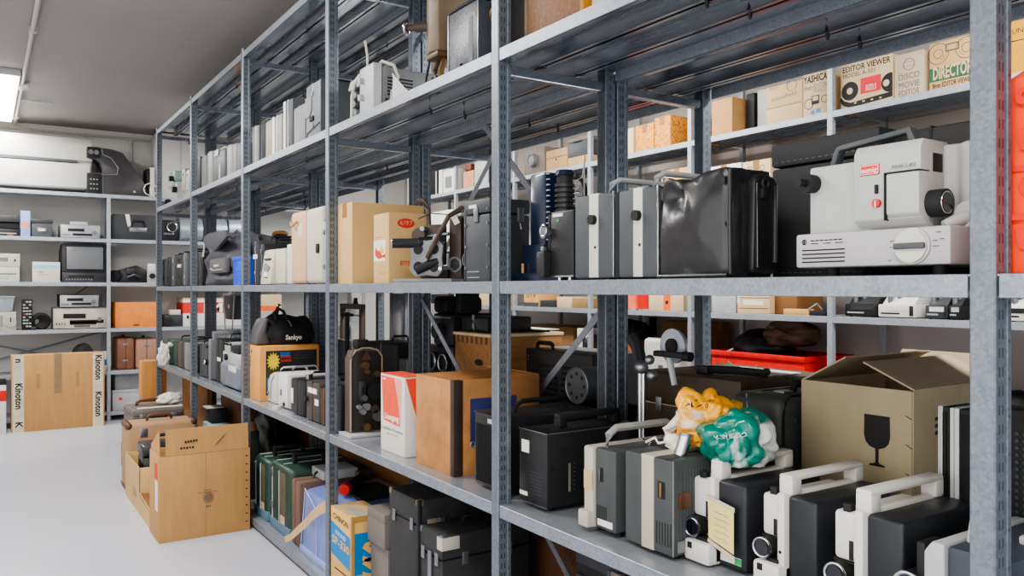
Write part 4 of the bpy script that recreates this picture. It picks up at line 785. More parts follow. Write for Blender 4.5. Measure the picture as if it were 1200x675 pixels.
# fragile carton
pl,w_,_h=FP(939,1071,.415,Z4,ytop=459)
dpc=.33
t=carton('khaki cardboard box with half-open roof flaps and a black fragile glass symbol',pl,w_,dpc,_h,m=kraft3,flaps=[('far',w_*.47,.5),('near',w_*.47,.4)],tp=False)
gy=-w_*.2; gz=_h*.56+.045
g=[(-.03,.05),(.03,.05),(.031,.0),(.027,-.016),(.018,-.026),(.004,-.031),(.0035,-.062),(.006,-.066),(.018,-.069),(.018,-.073),(-.018,-.073),(-.018,-.069),(-.006,-.066),(-.0035,-.062),(-.004,-.031),(-.018,-.026),(-.027,-.016),(-.031,.0)]
t.add('glass_symbol',ink,PR('x',[(gy-u*.92,gz+v*.84+.012) for u,v in g],-.0008,.0002))
t.each('staple',ink,[TU([(-.001,-w_/2+.016,z_),(-.001,-w_/2+.004,z_-.006)],.0008,4) for z_ in (_h*.86,_h*.7,_h*.54,_h*.38,_h*.22)]); t.add('corner_joint',inkg,B(-.0006,0,-w_/2+.003,-w_/2+.0038,.0,_h,0)); t.add('side_print',ink,*[B(.075,.14,-w_/2-.0006,-w_/2,_h*.82-q*.014,_h*.82-q*.014+.007,0) for q in range(3)]); t.add('rear_flap',beige,PR('y',[(dpc-.005,_h-.002),(dpc-.001,_h-.002),(dpc+.06,_h+.05),(dpc+.056,_h+.052)],-w_/2+.004,w_/2-.004))
# dark suitcase and brown trunk behind the bags
pl,w_,_h=FP(854,914,.362,Z4,ytop=465)
t=T('suitcase','dark green-grey rounded suitcase with metal latches behind the green plastic bag','suitcase',pl)
SG=M('dark_suitcase_vinyl',(66,70,65),.5,bump=.1,bscale=300)
t.add('shell',SG,B(0,.30,-w_/2,w_/2,0,_h,.028,4)); t.add('edge_piping',ink,TU([(.012,-w_/2-.001,.03),(.012,-w_/2-.001,_h-.04),(.024,-w_/2+.004,_h-.016),(.05,-w_/2+.012,_h-.004),(.26,-w_/2+.012,_h-.004)],.003,6),TU([(.05,w_*.1,_h+.001),(.28,w_*.1,_h+.001)],.0015,6)); t.add('handle',blackm,TU([(.1,-w_*.2,_h),(.11,-w_*.2,_h+.018),(.22,-w_*.2,_h+.018),(.23,-w_*.2,_h)],.008)); t.each('latch',steel,[B(.05,.085,-w_*.3,-w_*.1,_h-.002,_h+.005,.002),B(-.004,0,-w_*.35,-w_*.05,_h*.62,_h*.67,.001)]); t.add('corner_stud',steel,C((-.003,-w_*.2,_h*.78),(0,-w_*.2,_h*.78),.005,n=10),C((.05,-w_/2-.003,_h*.82),(.05,-w_/2,_h*.82),.005,n=10)); t.add('latch_square',steel,*[B(-.003,0,-w_*.42+a,-w_*.42+b,_h*.5+c,_h*.5+d_,0) for a,b,c,d_ in ((0,.03,.028,.031),(0,.003,0,.03),(.0,.03,0,.003))])
t.add('pale_wire',lgrey,TU([(.01,w_*.2,_h-.005),(-.004,w_*.1,_h-.03),(-.004,w_*.04,_h-.09)],.0018,6))
pl,w_,_h=FP(752,868,.425,Z4,ytop=447)
t=trunk('large dark brown trunk with a pale seam line behind the yellow bag',pl,w_,.34,_h,m=M('dark_brown_fibre',(62,50,40),.55,bump=.12,bscale=200),corners=None,lid=.74,handle=False)
t.add('seam_line',M('seam_line',(150,138,118),.6),B(-.002,-.0005,-w_/2,w_/2,_h*.735,_h*.745,0)); t.add('side_ring',steel,TO((-.006,-w_*.35,_h*.8),(1,0,0),.014,.0025))
pr=T('dark_strap','black padded strap lying curled on top of the dark brown trunk','strap',(pl[0]+.06,pl[1]-w_*.2,Z4+_h))
pr.add('strap',blackm,TU([(.02,.08,.010),(.0,.04,.014),(.03,-.02,.014),(.05,-.08,.012),(.09,-.06,.011)],.010)); pr.add('buckle',char,B(.0,.03,.06,.1,0,.02,.004))
pp=T('paper_sheets','loose white papers lying on the rear of the dark brown trunk','paper',(pl[0]+.22,pl[1]-w_*.1,Z4+_h))
pp.add('sheet',paper,B(-.06,.06,-.1,.1,0,.002,0)); pp.add('upper_sheet',paper,PR('z',[(-.05,-.12),(.04,-.11),(.05,-.01),(-.04,-.02)],.002,.0035))
# plastic bags with tied handle and chrome tube
YB=M('yellow_white_bag',(226,164,44),.3,rgb2=(226,222,214),thr=.52,scale=11,stretch=(.6,.5,1.3),coat=.2,bump=.15,bscale=38); GB=M('green_white_bag',(12,112,98),.25,rgb2=(220,224,220),thr=.56,scale=12,stretch=(.5,.9,.35),coat=.3,bump=.15,bscale=34)
zt=Z4+pst[2]
Xb=.20; yb=Yp(826,Xb); zb=Zp(512,Xb,yb)
t=T('plastic_bag','crumpled yellow and white plastic bag knotted at its neck, beside the green bag','bag',(Xb,yb,zb-.012))
bm=blob(5,(.15,.15,.12),sub=5,amp=.3,freq=2.0,crease=.24); bv=BVHTree.FromBMesh(bm); mk('body',bm,YB,t.o,50)
t.txt('Allo',ink,'F',(0,-.022,.088),.02,rot=-.1,bvh=bv); t.add('knotted_neck',M('white_film',(222,219,212),.35,bump=.3,bscale=60),TU([(-.03,.03,.06),(-.05,.055,.02),(-.05,.05,.0),(-.04,.02,-.012)],.018),SP((-.05,.045,.004),.02,(1,1,.8))); t.add('tie_cord',white,TU([(-.05,.05,.0),(-.06,.08,-.008),(-.05,.1,.0),(-.06,.12,-.012)],.003,6))
t=T('plastic_bag','crumpled green and white plastic bag lying over the black and white projectors','bag',(.20,Yp(866,.20),Zp(543,.2,Yp(866,.2))))
bm=blob(21,(.17,.155,.115),sub=5,amp=.24,freq=1.8,crease=.2); bv=BVHTree.FromBMesh(bm); mk('body',bm,GB,t.o,50)
t.txt('KIM JEG.CO',whitei,'F',(0,-.03,.066),.013,fit=.056,rot=.22,bvh=bv)
Yq=Yp(797,.12)
t=T('chrome_tube','short chrome tube standing on the striped projector under the knotted bag','tube',(.12,Yq,zt))
t.add('tube',chrome,C((0,0,0),(.012,-.006,.042),.0135)); t.add('collar',steel,C((.0115,-.0058,.04),(.0125,-.0062,.046),.015))
# ================================================================== shelf 4, second bay
# upright film projector mechanism in an open case
pl=(.05,Yp(409.5,.05),Z4); yc=pl[1]; zt=PZ(408,409.5,.05)
t=T('film_projector','dark arched film projector with brass rollers on its side plate, left of the red-white carton','projector',pl)
dpp=DP(447,409.5,.05)
t.add('casing',M('worn_case',(84,75,66),.6,var=.2),PR('y',[(0,.012),(dpp,.012),(dpp,zt-.03),(dpp-.02,zt-.006),(dpp*.6,zt),(.05,zt),(.012,zt-.012),(0,zt-.04)],.0,.05,.004))
PLT=M('dark_plate',(44,40,38),.4,var=.25)
t.add('side_plate',PLT,PR('y',[(.012,.02),(dpp-.004,.02),(dpp-.004,zt-.035),(dpp-.022,zt-.016),(.05,zt-.012),(.02,zt-.026),(.012,zt-.05)],-.008,.0,.001))
t.add('rim',M('worn_rim',(150,138,120),.5),TU([(.004,-.004,.016),(.004,-.004,zt-.045),(.02,-.004,zt-.012),(.05,-.004,zt-.002),(dpp*.6,-.004,zt-.002),(dpp-.018,-.004,zt-.01),(dpp,-.004,zt-.035),(dpp,-.004,.05)],.004,6))
for (u,v,r_,m_) in ((.055,.80,.014,brass),(.062,.73,.009,brass),(.05,.43,.012,steel),(.06,.33,.014,grey),(.045,.28,.012,grey),(.09,.30,.016,IR),(.105,.22,.022,steel),(.06,.1,.014,brass),(.03,.33,.009,grey),(.1,.7,.012,IR)):
    t.add('roller',m_,C((u,-.03,zt*v),(u,-.008,zt*v),r_,r_*.9))
t.add('lens_block',char,B(.03,.055,-.03,-.008,zt*.45,zt*.62,.004)); t.add('slot_plate',blackm,B(.036,.05,-.0315,-.029,zt*.48,zt*.56,0)); t.add('brand_triangle',brownm,PR('y',[(.045,zt*.86),(.085,zt*.86),(.065,zt*.96)],-.012,-.008)); t.add('reel_drum',blackm,C((.09,-.03,zt*.5),(.09,-.008,zt*.5),.03)); t.add('foot_plate',lgrey,B(-.02,dpp+.01,-.06,.06,0,.012,.003)); t.add('top_cap',blackm,B(.03,.08,.0,.05,zt-.004,zt+.03,.006)); t.add('wire',blackm,TU([(.1,-.01,zt*.75),(.12,-.02,zt*.7),(.115,-.02,zt*.55)],.002,6))
# white carton with red print
pl,w_,_h=FP(446,474,.05,Z4,ytop=442.5)
t=carton('white cardboard box printed with a red square, before the big brown carton',pl,w_,DP(500,474,.05),_h,m=M('white_card',(214,210,204),.6,var=.03),tp=False)
t.add('red_square',M('coral_print',(216,88,66),.6,var=.08),PR('x',[(w_*.44,_h*.97),(-w_*.1,_h*.97),(-w_*.3,_h*.55),(-w_*.3,_h*.37),(w_*.36,_h*.40)],-.0009,0)); t.add('fade_panel',M('pink_fade',(220,164,146),.6),PR('x',[(-w_*.1,_h*.97),(-w_*.4,_h*.96),(-w_*.36,_h*.37),(-w_*.3,_h*.37),(-w_*.3,_h*.55)],-.0009,0))
t.txt('Liesegang',whitei,'F',(-.0009,w_*.02,_h*.46),.03,fit=w_*.58,bold=.02); t.txt('Dual 8mm Projector',ink,'F',(0,0,_h*.30),.016,fit=w_*.88); t.txt('Super 8 Normal 8',inkg,'F',(0,0,_h*.24),.01,fit=w_*.48); t.add('corner_mark',whitei,B(-.0014,-.0008,w_*.28,w_*.38,_h*.925,_h*.945,0))
t.add('red_top',M('coral_print'),B(.0,DP(500,474,.05),-w_/2,w_/2,_h-.0005,_h+.0008,0)); t.add('side_triangle',M('coral_print'),PR('y',[(.004,_h*.98),(.09,_h*.98),(.05,_h*.4)],-w_/2-.0009,-w_/2)); t.txt('Liesegang',whitei,'S',(.12,-w_/2,_h*.5),.02)
# big brown carton
pl,w_,_h=FP(487.5,532,.055,Z4,ytop=446.5)
dpc=DP(632,532,.055)
t=carton('big stained brown cardboard box with black corner tape and a blue label on its side',pl,w_,dpc,_h,m=stained,flaps=[('far',w_*.3,-.35),('rear',.05,.2)])
t.add('corner_tape',M('black_tape',(58,46,38),.5,var=.2),B(-.001,.03,-w_/2-.001,-w_/2+.022,0,_h,.001)); 
lb=t.add('blue_label',M('blue_label',(58,62,104),.6,var=.15),B(.055,.22,-w_/2-.001,-w_/2,_h*.3,_h*.8,0)); t.txt('EUMIG',M('faded_gold',(150,122,84),.7),'S',(.12,-w_/2-.001,_h*.62),.03,fit=.07,par=lb,rot=.5)
# ================================================================== shelf 4, third bay
pl,w_,_h=FP(286,304.5,.035,Z4,ytop=406)
dpc=.30
t=carton('orange-brown box with a yellow sunburst picture on its side, black sports bag on top',pl,w_,dpc,_h,m=M('tan_carton',(204,152,94),.75,var=.06),tp=False)
ys=-w_/2
p=t.add('picture_panel',ink,B(.03,dpc-.012,ys-.001,ys,.03,_h-.025,0))
t.add('yellow_panel',M('olive_print',(58,60,34),.6),B(.035,.095,ys-.0014,ys-.0008,_h*.42,_h-.03,0),par=p)
pts=[]; cx_,cz_=.066,_h*.72
for q in range(28):
    a=2*PI*q/28; r_=.046 if q%2 else .03
    pts.append((cx_+r_*.75*math.cos(a),cz_+r_*math.sin(a)))
bm=bmesh.new(); shape(bm,PR('y',pts,ys-.002,ys-.0013)); mk('sunburst',bm,M('sun_yellow',(226,200,72),.6),p)
t.add('blue_panel',blue,B(.035,.07,ys-.0014,ys-.0008,.035,_h*.42,0),par=p); t.add('blue_strip',M('dark_blue_print',(20,84,140),.6),B(.10,.15,ys-.0014,ys-.0008,_h*.8,_h*.87,0),par=p)
t.txt('PHOTO',blue,'S',(.125,ys-.001,_h*.865),.016,fit=.05,par=p); t.txt('DUNKEL',red,'S',(.13,ys-.001,_h*.79),.018,fit=.055,par=p,bold=.02); t.txt('KAMMER',red,'S',(.13,ys-.001,_h*.72),.018,fit=.055,par=p,bold=.02); t.add('pale_lines',inkg,*[B(.17,.27,ys-.0013,ys-.0009,_h*(.86-.05*q),_h*(.86-.05*q)+.0014,0) for q in range(3)],par=p)
t.add('front_print',inkg,*[B(-.0008,0,w_*.2-.012*q-.006,w_*.2-.012*q,_h*.6+.004*r_,_h*.6+.004*r_+.012,0) for q in range(4) for r_ in (0,5,10)]); t.add('front_hole',ink,C((-.001,w_*.02,_h*.88),(0,w_*.02,_h*.88),.008,n=10))
zb_=Z4+_h
yb=pl[1]
t=T('sports_bag','slumped black sports bag with white lettering on top of the sunburst box','bag',(.045,yb+.012,zb_+.002))
bm=bmesh.new(); bmesh.ops.create_icosphere(bm,subdivisions=5,radius=1)
for v in bm.verts:
    p=v.co.copy(); q=[math.copysign(abs(c)**.62,c) for c in p]
    nz=noise.noise(p*1.7+Vector((4,0,1)))*.16+noise.noise(p*4+Vector((1,7,0)))*.06
    z_=q[2]*(1+nz)
    top=max(0,z_); 
    x_=q[0]*(1-.22*top)+.12*top; y_=q[1]*(1-.35*top)
    z_=max(z_,-.55)-.16*math.exp(-((q[0]-.45)/.3)**2)*top
    v.co=Vector((x_*.152+.155,y_*.105*(1+nz),(z_+.55)*.098))
bv=BVHTree.FromBMesh(bm); mk('body',bm,fabricb,t.o,60)
t.add('grey_end',M('grey_nylon',(86,84,84),.6,bump=.3,bscale=50),PR('y',[(-.012,.0),(-.004,.06),(.03,.13),(.055,.135),(.04,.06),(.06,.004)],-.098,.05,.012)); t.txt('Sankyo',whitei,'S',(.175,0,.034),.034,fit=.085,bvh=bv,bold=.03); t.add('strap',blackm,TU([(.10,-.06,.12),(.09,-.05,.16),(.11,-.04,.185),(.14,-.05,.165),(.15,-.08,.12)],.008)); t.add('drawcord',grey,TU([(.14,-.06,.14),(.16,-.09,.11),(.165,-.1,.09)],.003,6)); t.add('tassel',blackm,TU([(.11,-.02,.14),(.12,-.02,.18),(.13,-.015,.2)],.010))
# row of projectors in front
for i,(a,b,x_,yt,kind) in enumerate(((313,324,.075,437,0),(325,339,.06,440,1),(341,356,.05,447,2),(358.5,374,.045,450,3),(375,379.5,.045,455,4))):
    pl,w_,_h=FP(a,b,x_,Z4,ytop=yt)
    lab=('cream rounded projector, leftmost of the row before the sunburst box','pale grey projector with a dark knob, second of the row before the sunburst box','black slim projector with white panel, middle of the row before the sunburst box','dark brown-grey projector with small tag in the row before the sunburst box','brown projector edge beside the third post, before the sunburst box')[i]
    if kind==0:
        t=T('film_projector',lab,'projector',pl); t.add('shell',ivory,PR('x',[(w_/2,.0),(w_/2,_h*.62),(w_*.2,_h*.9),(-w_*.2,_h),(-w_/2,_h),(-w_/2,.0)],0,.2,.008)); t.add('side_groove',grey,TU([(-.001,w_*.1,.02),(-.001,w_*.0,_h*.7),(-.001,-w_*.3,_h*.9)],.0025,6)); t.add('handle',lgrey,TU(arch(.03,.17,_h-.01,_h+.02,-w_*.2),.005)); t.add('knob',grey,C((-.008,w_*.3,_h*.3),(.0,w_*.3,_h*.3),.008))
    elif kind==1:
        t=T('film_projector',lab,'projector',pl); t.add('shell',white,B(0,.2,-w_*.3,w_/2,.006,_h,.01)); t.add('motor_cover',lgrey,B(.004,.2,-w_/2,-w_*.32,.006,_h*.98,.006)); t.add('knob',blackm,C((-.006,-w_*.1,_h*.14),(.0,-w_*.1,_h*.14),.009)); t.add('lever',grey,B(-.006,0,w_*.1,w_*.2,_h*.36,_h*.55,.002)); t.add('foot_disc',ivory,C((-.025,w_*.1,0),(-.025,w_*.1,.012),.018)); t.add('handle',grey,TU(arch(.04,.17,_h-.006,_h+.03,0),.004))
    else:
        t=slim_case(lab,pl,w_,.22,_h,m=(black,M('brown_grey',(66,60,56),.5),brownm)[kind-2],latch=False,edge=blackm,name='film_projector',cat='projector',tag=.72 if kind==3 else None)
        if kind==2: t.add('white_panel',white,B(-.002,.0,w_*.3,w_/2,_h*.3,_h*.72,.001)); t.add('top_knobs',steel,C((.05,0,_h),(.05,0,_h+.02),.012))
        if kind==3: t.add('lens_barrel',blackm,C((-.012,w_*.38,_h*.55),(.02,w_*.38,_h*.55),.012)); t.add('white_tag',paper,B(-.002,0,-w_*.46,-w_*.2,_h*.45,_h*.6,0))
# projector behind third post, right side
pl,w_,_h=FP(384,399,.06,Z4,ytop=452)
slim_case('black upright case right behind the third post, left of the arched projector',pl,w_,.2,_h,tag=.8)
# ================================================================== shelf 4, fourth bay
def mini(lab,a,b,yt,x_,m,kind,zs=Z4,**kw):
    pl,w_,_h=FP(a,b,x_,zs,ytop=yt)
    if kind=='case': return slim_case(lab,pl,w_,.24,_h,m=m,latch=False,edge=kw.get('edge',blackm),tag=kw.get('tag'))
    return projector(lab,pl,w_,.22,_h,body=kw.get('body',lgrey),side=m,handle=kw.get('handle',True))
mini('dark projector behind the fifth post on the lower shelf, left of the grey one',234,241.5,404,.06,dgrey,'case',edge=steel)
mini('grey and black projector with exposed reels, mid-row between the fourth and fifth posts',242.5,252.5,399,.06,dgrey,'p',body=grey)
mini('tall black case on the lower shelf beside the silver-blue projector',253.5,259.5,398,.06,black,'case',tag=.5)
pl,w_,_h=FP(260,281.5,.05,Z4,ytop=405)
t=T('film_projector','silver and slate-blue projector with rounded lower body, left of the fourth post','projector',pl)
t.add('lower_body',M('slate_blue',(112,118,130),.4),B(-.012,.2,-w_/2,w_/2,.006,_h*.56,.022,4)); t.add('upper_body',lgrey,B(.0,.2,-w_*.5,w_*.44,_h*.55,_h*.8,.006)); t.add('top_handle',lgrey,B(.0,.02,w_*.1,w_*.34,_h*.8,_h,.004),B(.0,.18,w_*.1,w_*.34,_h*.93,_h,.004),B(.16,.18,w_*.1,w_*.34,_h*.8,_h,.004)); t.add('top_window',blackm,B(-.001,.1,-w_*.45,.0,_h*.82,_h*.96,.002)); t.add('lens_barrel',blackm,C((-.014,w_*.2,_h*.68),(.03,w_*.2,_h*.68),.018)); t.add('side_trim',grey,B(-.014,-.01,w_*.2,w_*.3,.03,_h*.5,.002)); t.add('white_panel',white,B(-.0135,-.01,-w_*.4,.0,_h*.4,_h*.52,.001))
# fifth bay
t=mini('green-grey projector draped with a white plastic bag at the far end of the lower shelf',196,207,400,.06,green,'case',edge=lgrey)
pl=(.03,Yp(196,.03),Z4); t=T('plastic_bag','small white plastic bag hanging over the green projector at the far end','bag',(pl[0]-.02,pl[1]+.02,Zp(428,.03,pl[1])))
mk('body',blob(44,(.08,.12,.16),amp=.3,freq=2.4),M('white_film',(222,219,212)),t.o,50); t.add('twisted_top',M('white_film'),TU([(.02,-.02,.13),(.03,-.05,.16),(.04,-.08,.15)],.012))
mini('dark grey case with brass edge beside the green projector at the far end',208,214.5,401,.06,M('brown_grey'),'case',edge=brass)
mini('slim grey case left of the fifth post on the lower shelf',215.5,222,403,.06,grey,'case',edge=lgrey)
mini('slim black case hidden behind the fifth post on the lower shelf',223.3,230,405,.07,black,'case')
# ================================================================== bottom shelf
def FZ(py,px,X): return Zp(py,X,Yp(px,X))-Z5
for i,(a,b,yt,lab) in enumerate(((298,314,541,'dark green hard suitcase with silver edges, left one by the floor carton'),(316.5,340,552,'dark green hard suitcase with pale edge bands, right one beside the brown case'))):
    pl,w_,_h=FP(a,b,.045,Z5,ytop=yt)
    t=T('suitcase',lab,'suitcase',pl,group='green suitcases')
    t.add('shell',green,B(0,.34,-w_/2,w_/2,.006,_h,.026,4)); t.add('silver_edge',lgrey,TU([(-.001,w_*.36,.03),(-.001,w_*.36,_h-.03),(.02,w_*.36,_h),(.3,w_*.36,_h+.001)],.003,6),TU([(-.001,w_*.02,.03),(-.001,w_*.02,_h-.03),(.02,w_*.02,_h),(.3,w_*.02,_h+.001)],.003,6)); t.add('olive_band',M('olive_band',(86,82,66),.6),B(-.0012,.001,-w_*.28,-w_*.02,.03,_h-.03,.001)); t.add('handle',blackm,B(.06,.078,-.012,.012,_h-.004,_h+.045,.003),B(.2,.218,-.012,.012,_h-.004,_h+.045,.003),B(.06,.218,-.012,.012,_h+.034,_h+.05,.004)); t.each('latch',steel,[B(-.006,0,w_*.3,w_*.44,_h*z_,_h*z_+.03,.002) for z_ in (.3,.78)]); t.add('luggage_tag',M('tan_paper'),B(-.003,-.001,-w_*.25,-w_*.05,_h*.16,_h*.28,0)); t.add('blue_foot',M('dusty_blue',(92,116,132),.5),B(-.004,.3,-w_/2+.004,w_/2-.004,0,.05,.008))
pl,w_,_h=FP(341.5,351,.045,Z5,ytop=566)
t=slim_case('brown leatherette case squeezed between the green suitcase and the blue cover',pl,w_,.3,_h,m=M('brown_vinyl',(104,84,74),.6),edge=brown,latch=False,handle=True)
t.add('grey_top_box',lgrey,B(.1,.26,-w_/2-.02,w_/2+.02,_h,_h+.04,.003))
pl,w_,_h=FP(352.5,384.5,.04,Z5,ytop=590)
t=T('dust_cover','lavender-blue vinyl dust cover over a machine, beside the third post at the bottom','cover',pl)
BV=M('lavender_vinyl',(112,128,176),.28,var=.1,coat=.3); _h=FZ(572,353,.04)
t.add('cover',BV,PR('y',[(0,.0),(.36,.0),(.36,_h*1.0),(.12,_h*1.02),(.02,_h*.97)],-w_/2,w_/2,.012)); t.add('welded_seam',M('pale_blue_seam',(176,188,220),.4),TU([(-.001,-w_*.1,.02),(-.001,-w_*.1,_h*.8),(.018,w_*.5,_h*.985)],.0022,6),TU([(.02,w_*.5,_h*.98),(.0,w_*.5,.02)],.0022,6)); t.add('hem',M('pale_blue_hem',(140,156,196),.35),B(-.006,.36,-w_/2-.004,w_/2+.002,0,.03,.004)); t.add('black_strap',blackm,B(.12,.3,-w_*.6,w_*.1,_h*1.0,_h*1.06,.006))
tp_=T('folded_tripod','red-tipped folded black tripod lying on the lavender-blue cover','tripod',(.16,3.16,Z5+_h*1.06+.002)); tp_.each('leg',blackm,[TU([(-.02+.012*q,-.03,.012+.02*(q==1)),(.12+.012*q,.14,.012+.02*(q==1))],.0105) for q in range(3)]); tp_.add('red_tip',red2,C((-.035,-.05,.02),(-.012,-.022,.02),.022)); tp_.add('head',char,B(.1,.16,.12,.17,0,.04,.006))
t=T('paper_tape_strip','long tan paper tape strip hanging from the yellow-blue carton','tape',(0.03,Yp(388,.03),0))
ptp=[(390,590),(382,592),(373,597),(364,605),(356,614),(347,622),(340,629),(333,632)]
bm=bmesh.new(); prev=None
for i,(px,py) in enumerate(ptp):
    X=.03-.012*i; X=max(X,-.06); Yq=Yp(px,X); z=Zp(py,X,Yq); hw_=.030-.002*i
    a=bm.verts.new((X-.03,Yq-Yp(388,.03),z+hw_*.7)); b=bm.verts.new((X-.03+.004,Yq-Yp(388,.03),z-hw_*.9))
    if prev: bm.faces.new((prev[0],prev[1],b,a))
    prev=(a,b)
mk('strip',bm,ptape,t.o)
# yellow-blue carton
pl,w_,_h=FP(387.5,412,.006,Z5,ytop=607)
dpc=DP(452,412,.006)
t=carton('yellow and blue printed projector carton with torn tape on top, right of the third post',pl,w_,dpc,_h,m=M('yellow_card',(212,172,110),.7,var=.06),tm=ptape)
CB=M('carton_blue',(24,118,168),.6,var=.06)
t.add('front_blue_band',CB,PR('x',[(w_/2-.004,_h*.82),(-w_/2+.004,_h*.74),(-w_/2+.004,_h*.34),(w_/2-.004,_h*.42)],-.0009,0)); t.txt('CHINON',ink,'F',(0,0,_h*.885),.03,fit=w_*.72,rot=-.06,bold=.02); t.txt('SOUND',whitei,'F',(-.0009,0,_h*.70),.022,fit=w_*.5,rot=-.06); t.txt('SP-330',M('yellow_card'),'F',(-.0009,0,_h*.59),.04,fit=w_*.82,rot=-.06,bold=.03); t.add('front_text_line',ink,B(-.0008,0,-w_*.3,w_*.3,_h*.25,_h*.265,0))
sb=t.add('side_blue_band',CB,B(.012,dpc,-w_/2-.0009,-w_/2,_h*.3,_h*.8,0)); t.txt('S',M('yellow_card'),'S',(.075,-w_/2-.0009,_h*.55),.10,fit=.07,par=sb,bold=.03); t.txt('S',M('yellow_card'),'S',(.075,-w_/2-.0009,_h*.36),.10,fit=.07,par=sb,bold=.03)
t.add('torn_tape',ptape,B(.0,dpc*.8,-w_*.3,w_*.42,_h,_h+.0016,0)); t.add('clear_tape',M('grey_tape',(176,172,160),.3),B(.02,dpc*.5,-w_/2-.0006,w_*.1,_h+.001,_h+.0022,0)); t.add('edge_tape',M('old_tape',(176,138,84),.5),B(-.001,.012,-w_/2-.0012,-w_/2+.012,0,_h,.0005),B(.012,dpc,-w_/2-.0014,-w_/2,_h*.93,_h,.0003))
# two grey boxes
GB2=M('grey_board',(112,106,102),.65,var=.05)
pl,w_,_h=FP(434.5,455,.07,Z5,ytop=604)
hlow=FZ(645,455,.07)
t=T('grey_box','lower of two plain grey archive boxes stacked beside the tall black trunk','box',pl); t.add('body',GB2,B(0,.28,-w_/2,w_/2,0,hlow-.012,.003)); t.add('lid',GB2,B(-.0006,.2806,-w_/2-.0006,w_/2+.0006,hlow-.03,hlow,.003))
t=T('grey_box','upper of two plain grey archive boxes stacked beside the tall black trunk','box',(pl[0]-.012,pl[1]+.004,Z5+hlow+.001)); t.add('body',GB2,B(0,.28,-w_/2,w_/2,0,_h-hlow-.02,.003)); t.add('lid',GB2,B(-.0006,.2806,-w_/2-.0006,w_/2+.0006,_h-hlow-.035,_h-hlow,.003))
# tall black trunk and lower one
pl,w_,_h=FP(456,490.5,.055,Z5,ytop=587)
t=trunk('tall black travel trunk with steel corner caps, standing beside the grey archive boxes',pl,w_,.33,_h,m=M('black_canvas',(46,46,46),.65,var=.2,bump=.2,bscale=260),lid=.82,corners=M('worn_steel',(150,140,122),.45,.6,var=.3),handle=False)
t.add('edge_bar',blackm,B(-.002,.012,-w_/2-.002,-w_/2+.012,0,_h,.002)); t.add('clasp_plate',M('worn_steel'),B(.03,.09,-w_/2-.005,-w_/2,_h*.78,_h*.86,.002),B(.05,.065,-w_/2-.009,-w_/2,_h*.76,_h*.83,.002))
pl,w_,_h=FP(491.5,518,.06,Z5,ytop=629)
t=trunk('low black travel trunk with paper-taped corner and front latches, at the second post',pl,w_,.32,_h,m=M('black_canvas'),lid=.8,corners=steel,handle=True)
t.add('white_tape',M('white_tape',(186,182,172),.6),B(-.002,.06,-w_/2-.003,-w_/2+.03,_h*.88,_h*.985,.001)); t.add('hasp',steel,B(-.008,0,-.016,.006,_h*.55,_h*.84,.003),B(-.006,0,-.02,.012,_h*.4,_h*.46,.002))
# first bay bottom: dark things, grey sheet and cardboard scrap
t=T('dark_crate','black filler crate on the bottom shelf below the two black projectors','crate',(.24,1.38,Z5)); t.add('body',blackm,B(0,.14,-.34,.34,0,.5,.004)); t.each('slat',char,[B(-.006,0,-.34,.34,.03+.12*q,.12+.12*q,.002) for q in range(4)])  # enlarged as dark filler to hide the bright floor behind
t=carton('dark brown filler box on the bottom of the back rack, behind the black crate',(.45,1.25,Z5),.8,.28,.5,m=woodd,tp=False)  # filler added on the back rack where bright floor showed through
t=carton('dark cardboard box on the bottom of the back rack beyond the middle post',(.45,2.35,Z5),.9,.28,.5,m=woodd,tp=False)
t=carton('dark brown filler box on the bottom of the back rack at the fourth bay',(.45,4.72,Z5),1.1,.28,.5,m=woodd,tp=False)  # added dark box, closes a bright gap below the shelf above
t=carton('dark filler box on the bottom of the back rack at the far fifth bay',(.45,5.95,Z5),1.1,.28,.5,m=woodd,tp=False)  # added too, keeps the far bay dark against the bright floor
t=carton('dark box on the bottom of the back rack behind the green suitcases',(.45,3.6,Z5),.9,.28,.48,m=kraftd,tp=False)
yq=Yp(690,.12)
t=T('grey_sheet','grey board leaning on the bottom shelf below the pale-edged projector','board',(.13,yq,Z5)); t.add('board',M('grey_board'),PR('y',[(0,0),(.012,0),(.09,.42),(.078,.42)],-.1,.03)); t.add('edge_strip',dgrey,PR('y',[(-.003,0),(0,0),(.078,.42),(.075,.42)],.022,.03))
t=T('cardboard_box','small open cardboard box at the bottom edge below the black box projector','box',(.02,Yp(648,.02),Z5)); t.add('body',kraftd,B(0,.08,-.075,.075,0,.2,.002)); t.add('flap',kraftd,PR('x',[(-.07,.2),(.07,.2),(.01,.235)],.0,.004))
yq=Yp(722,.12)
t=T('cable_reel','coiled black cable on a small drum on the bottom shelf, near the grey board','cable',(.08,1.12,Z5)); t.add('drum',grey,C((0,0,.001),(0,0,.36),.05)); t.add('coil',blackm,*[TO((0,0,.33+.012*q),(0,0,1),.06,.009) for q in range(5)])
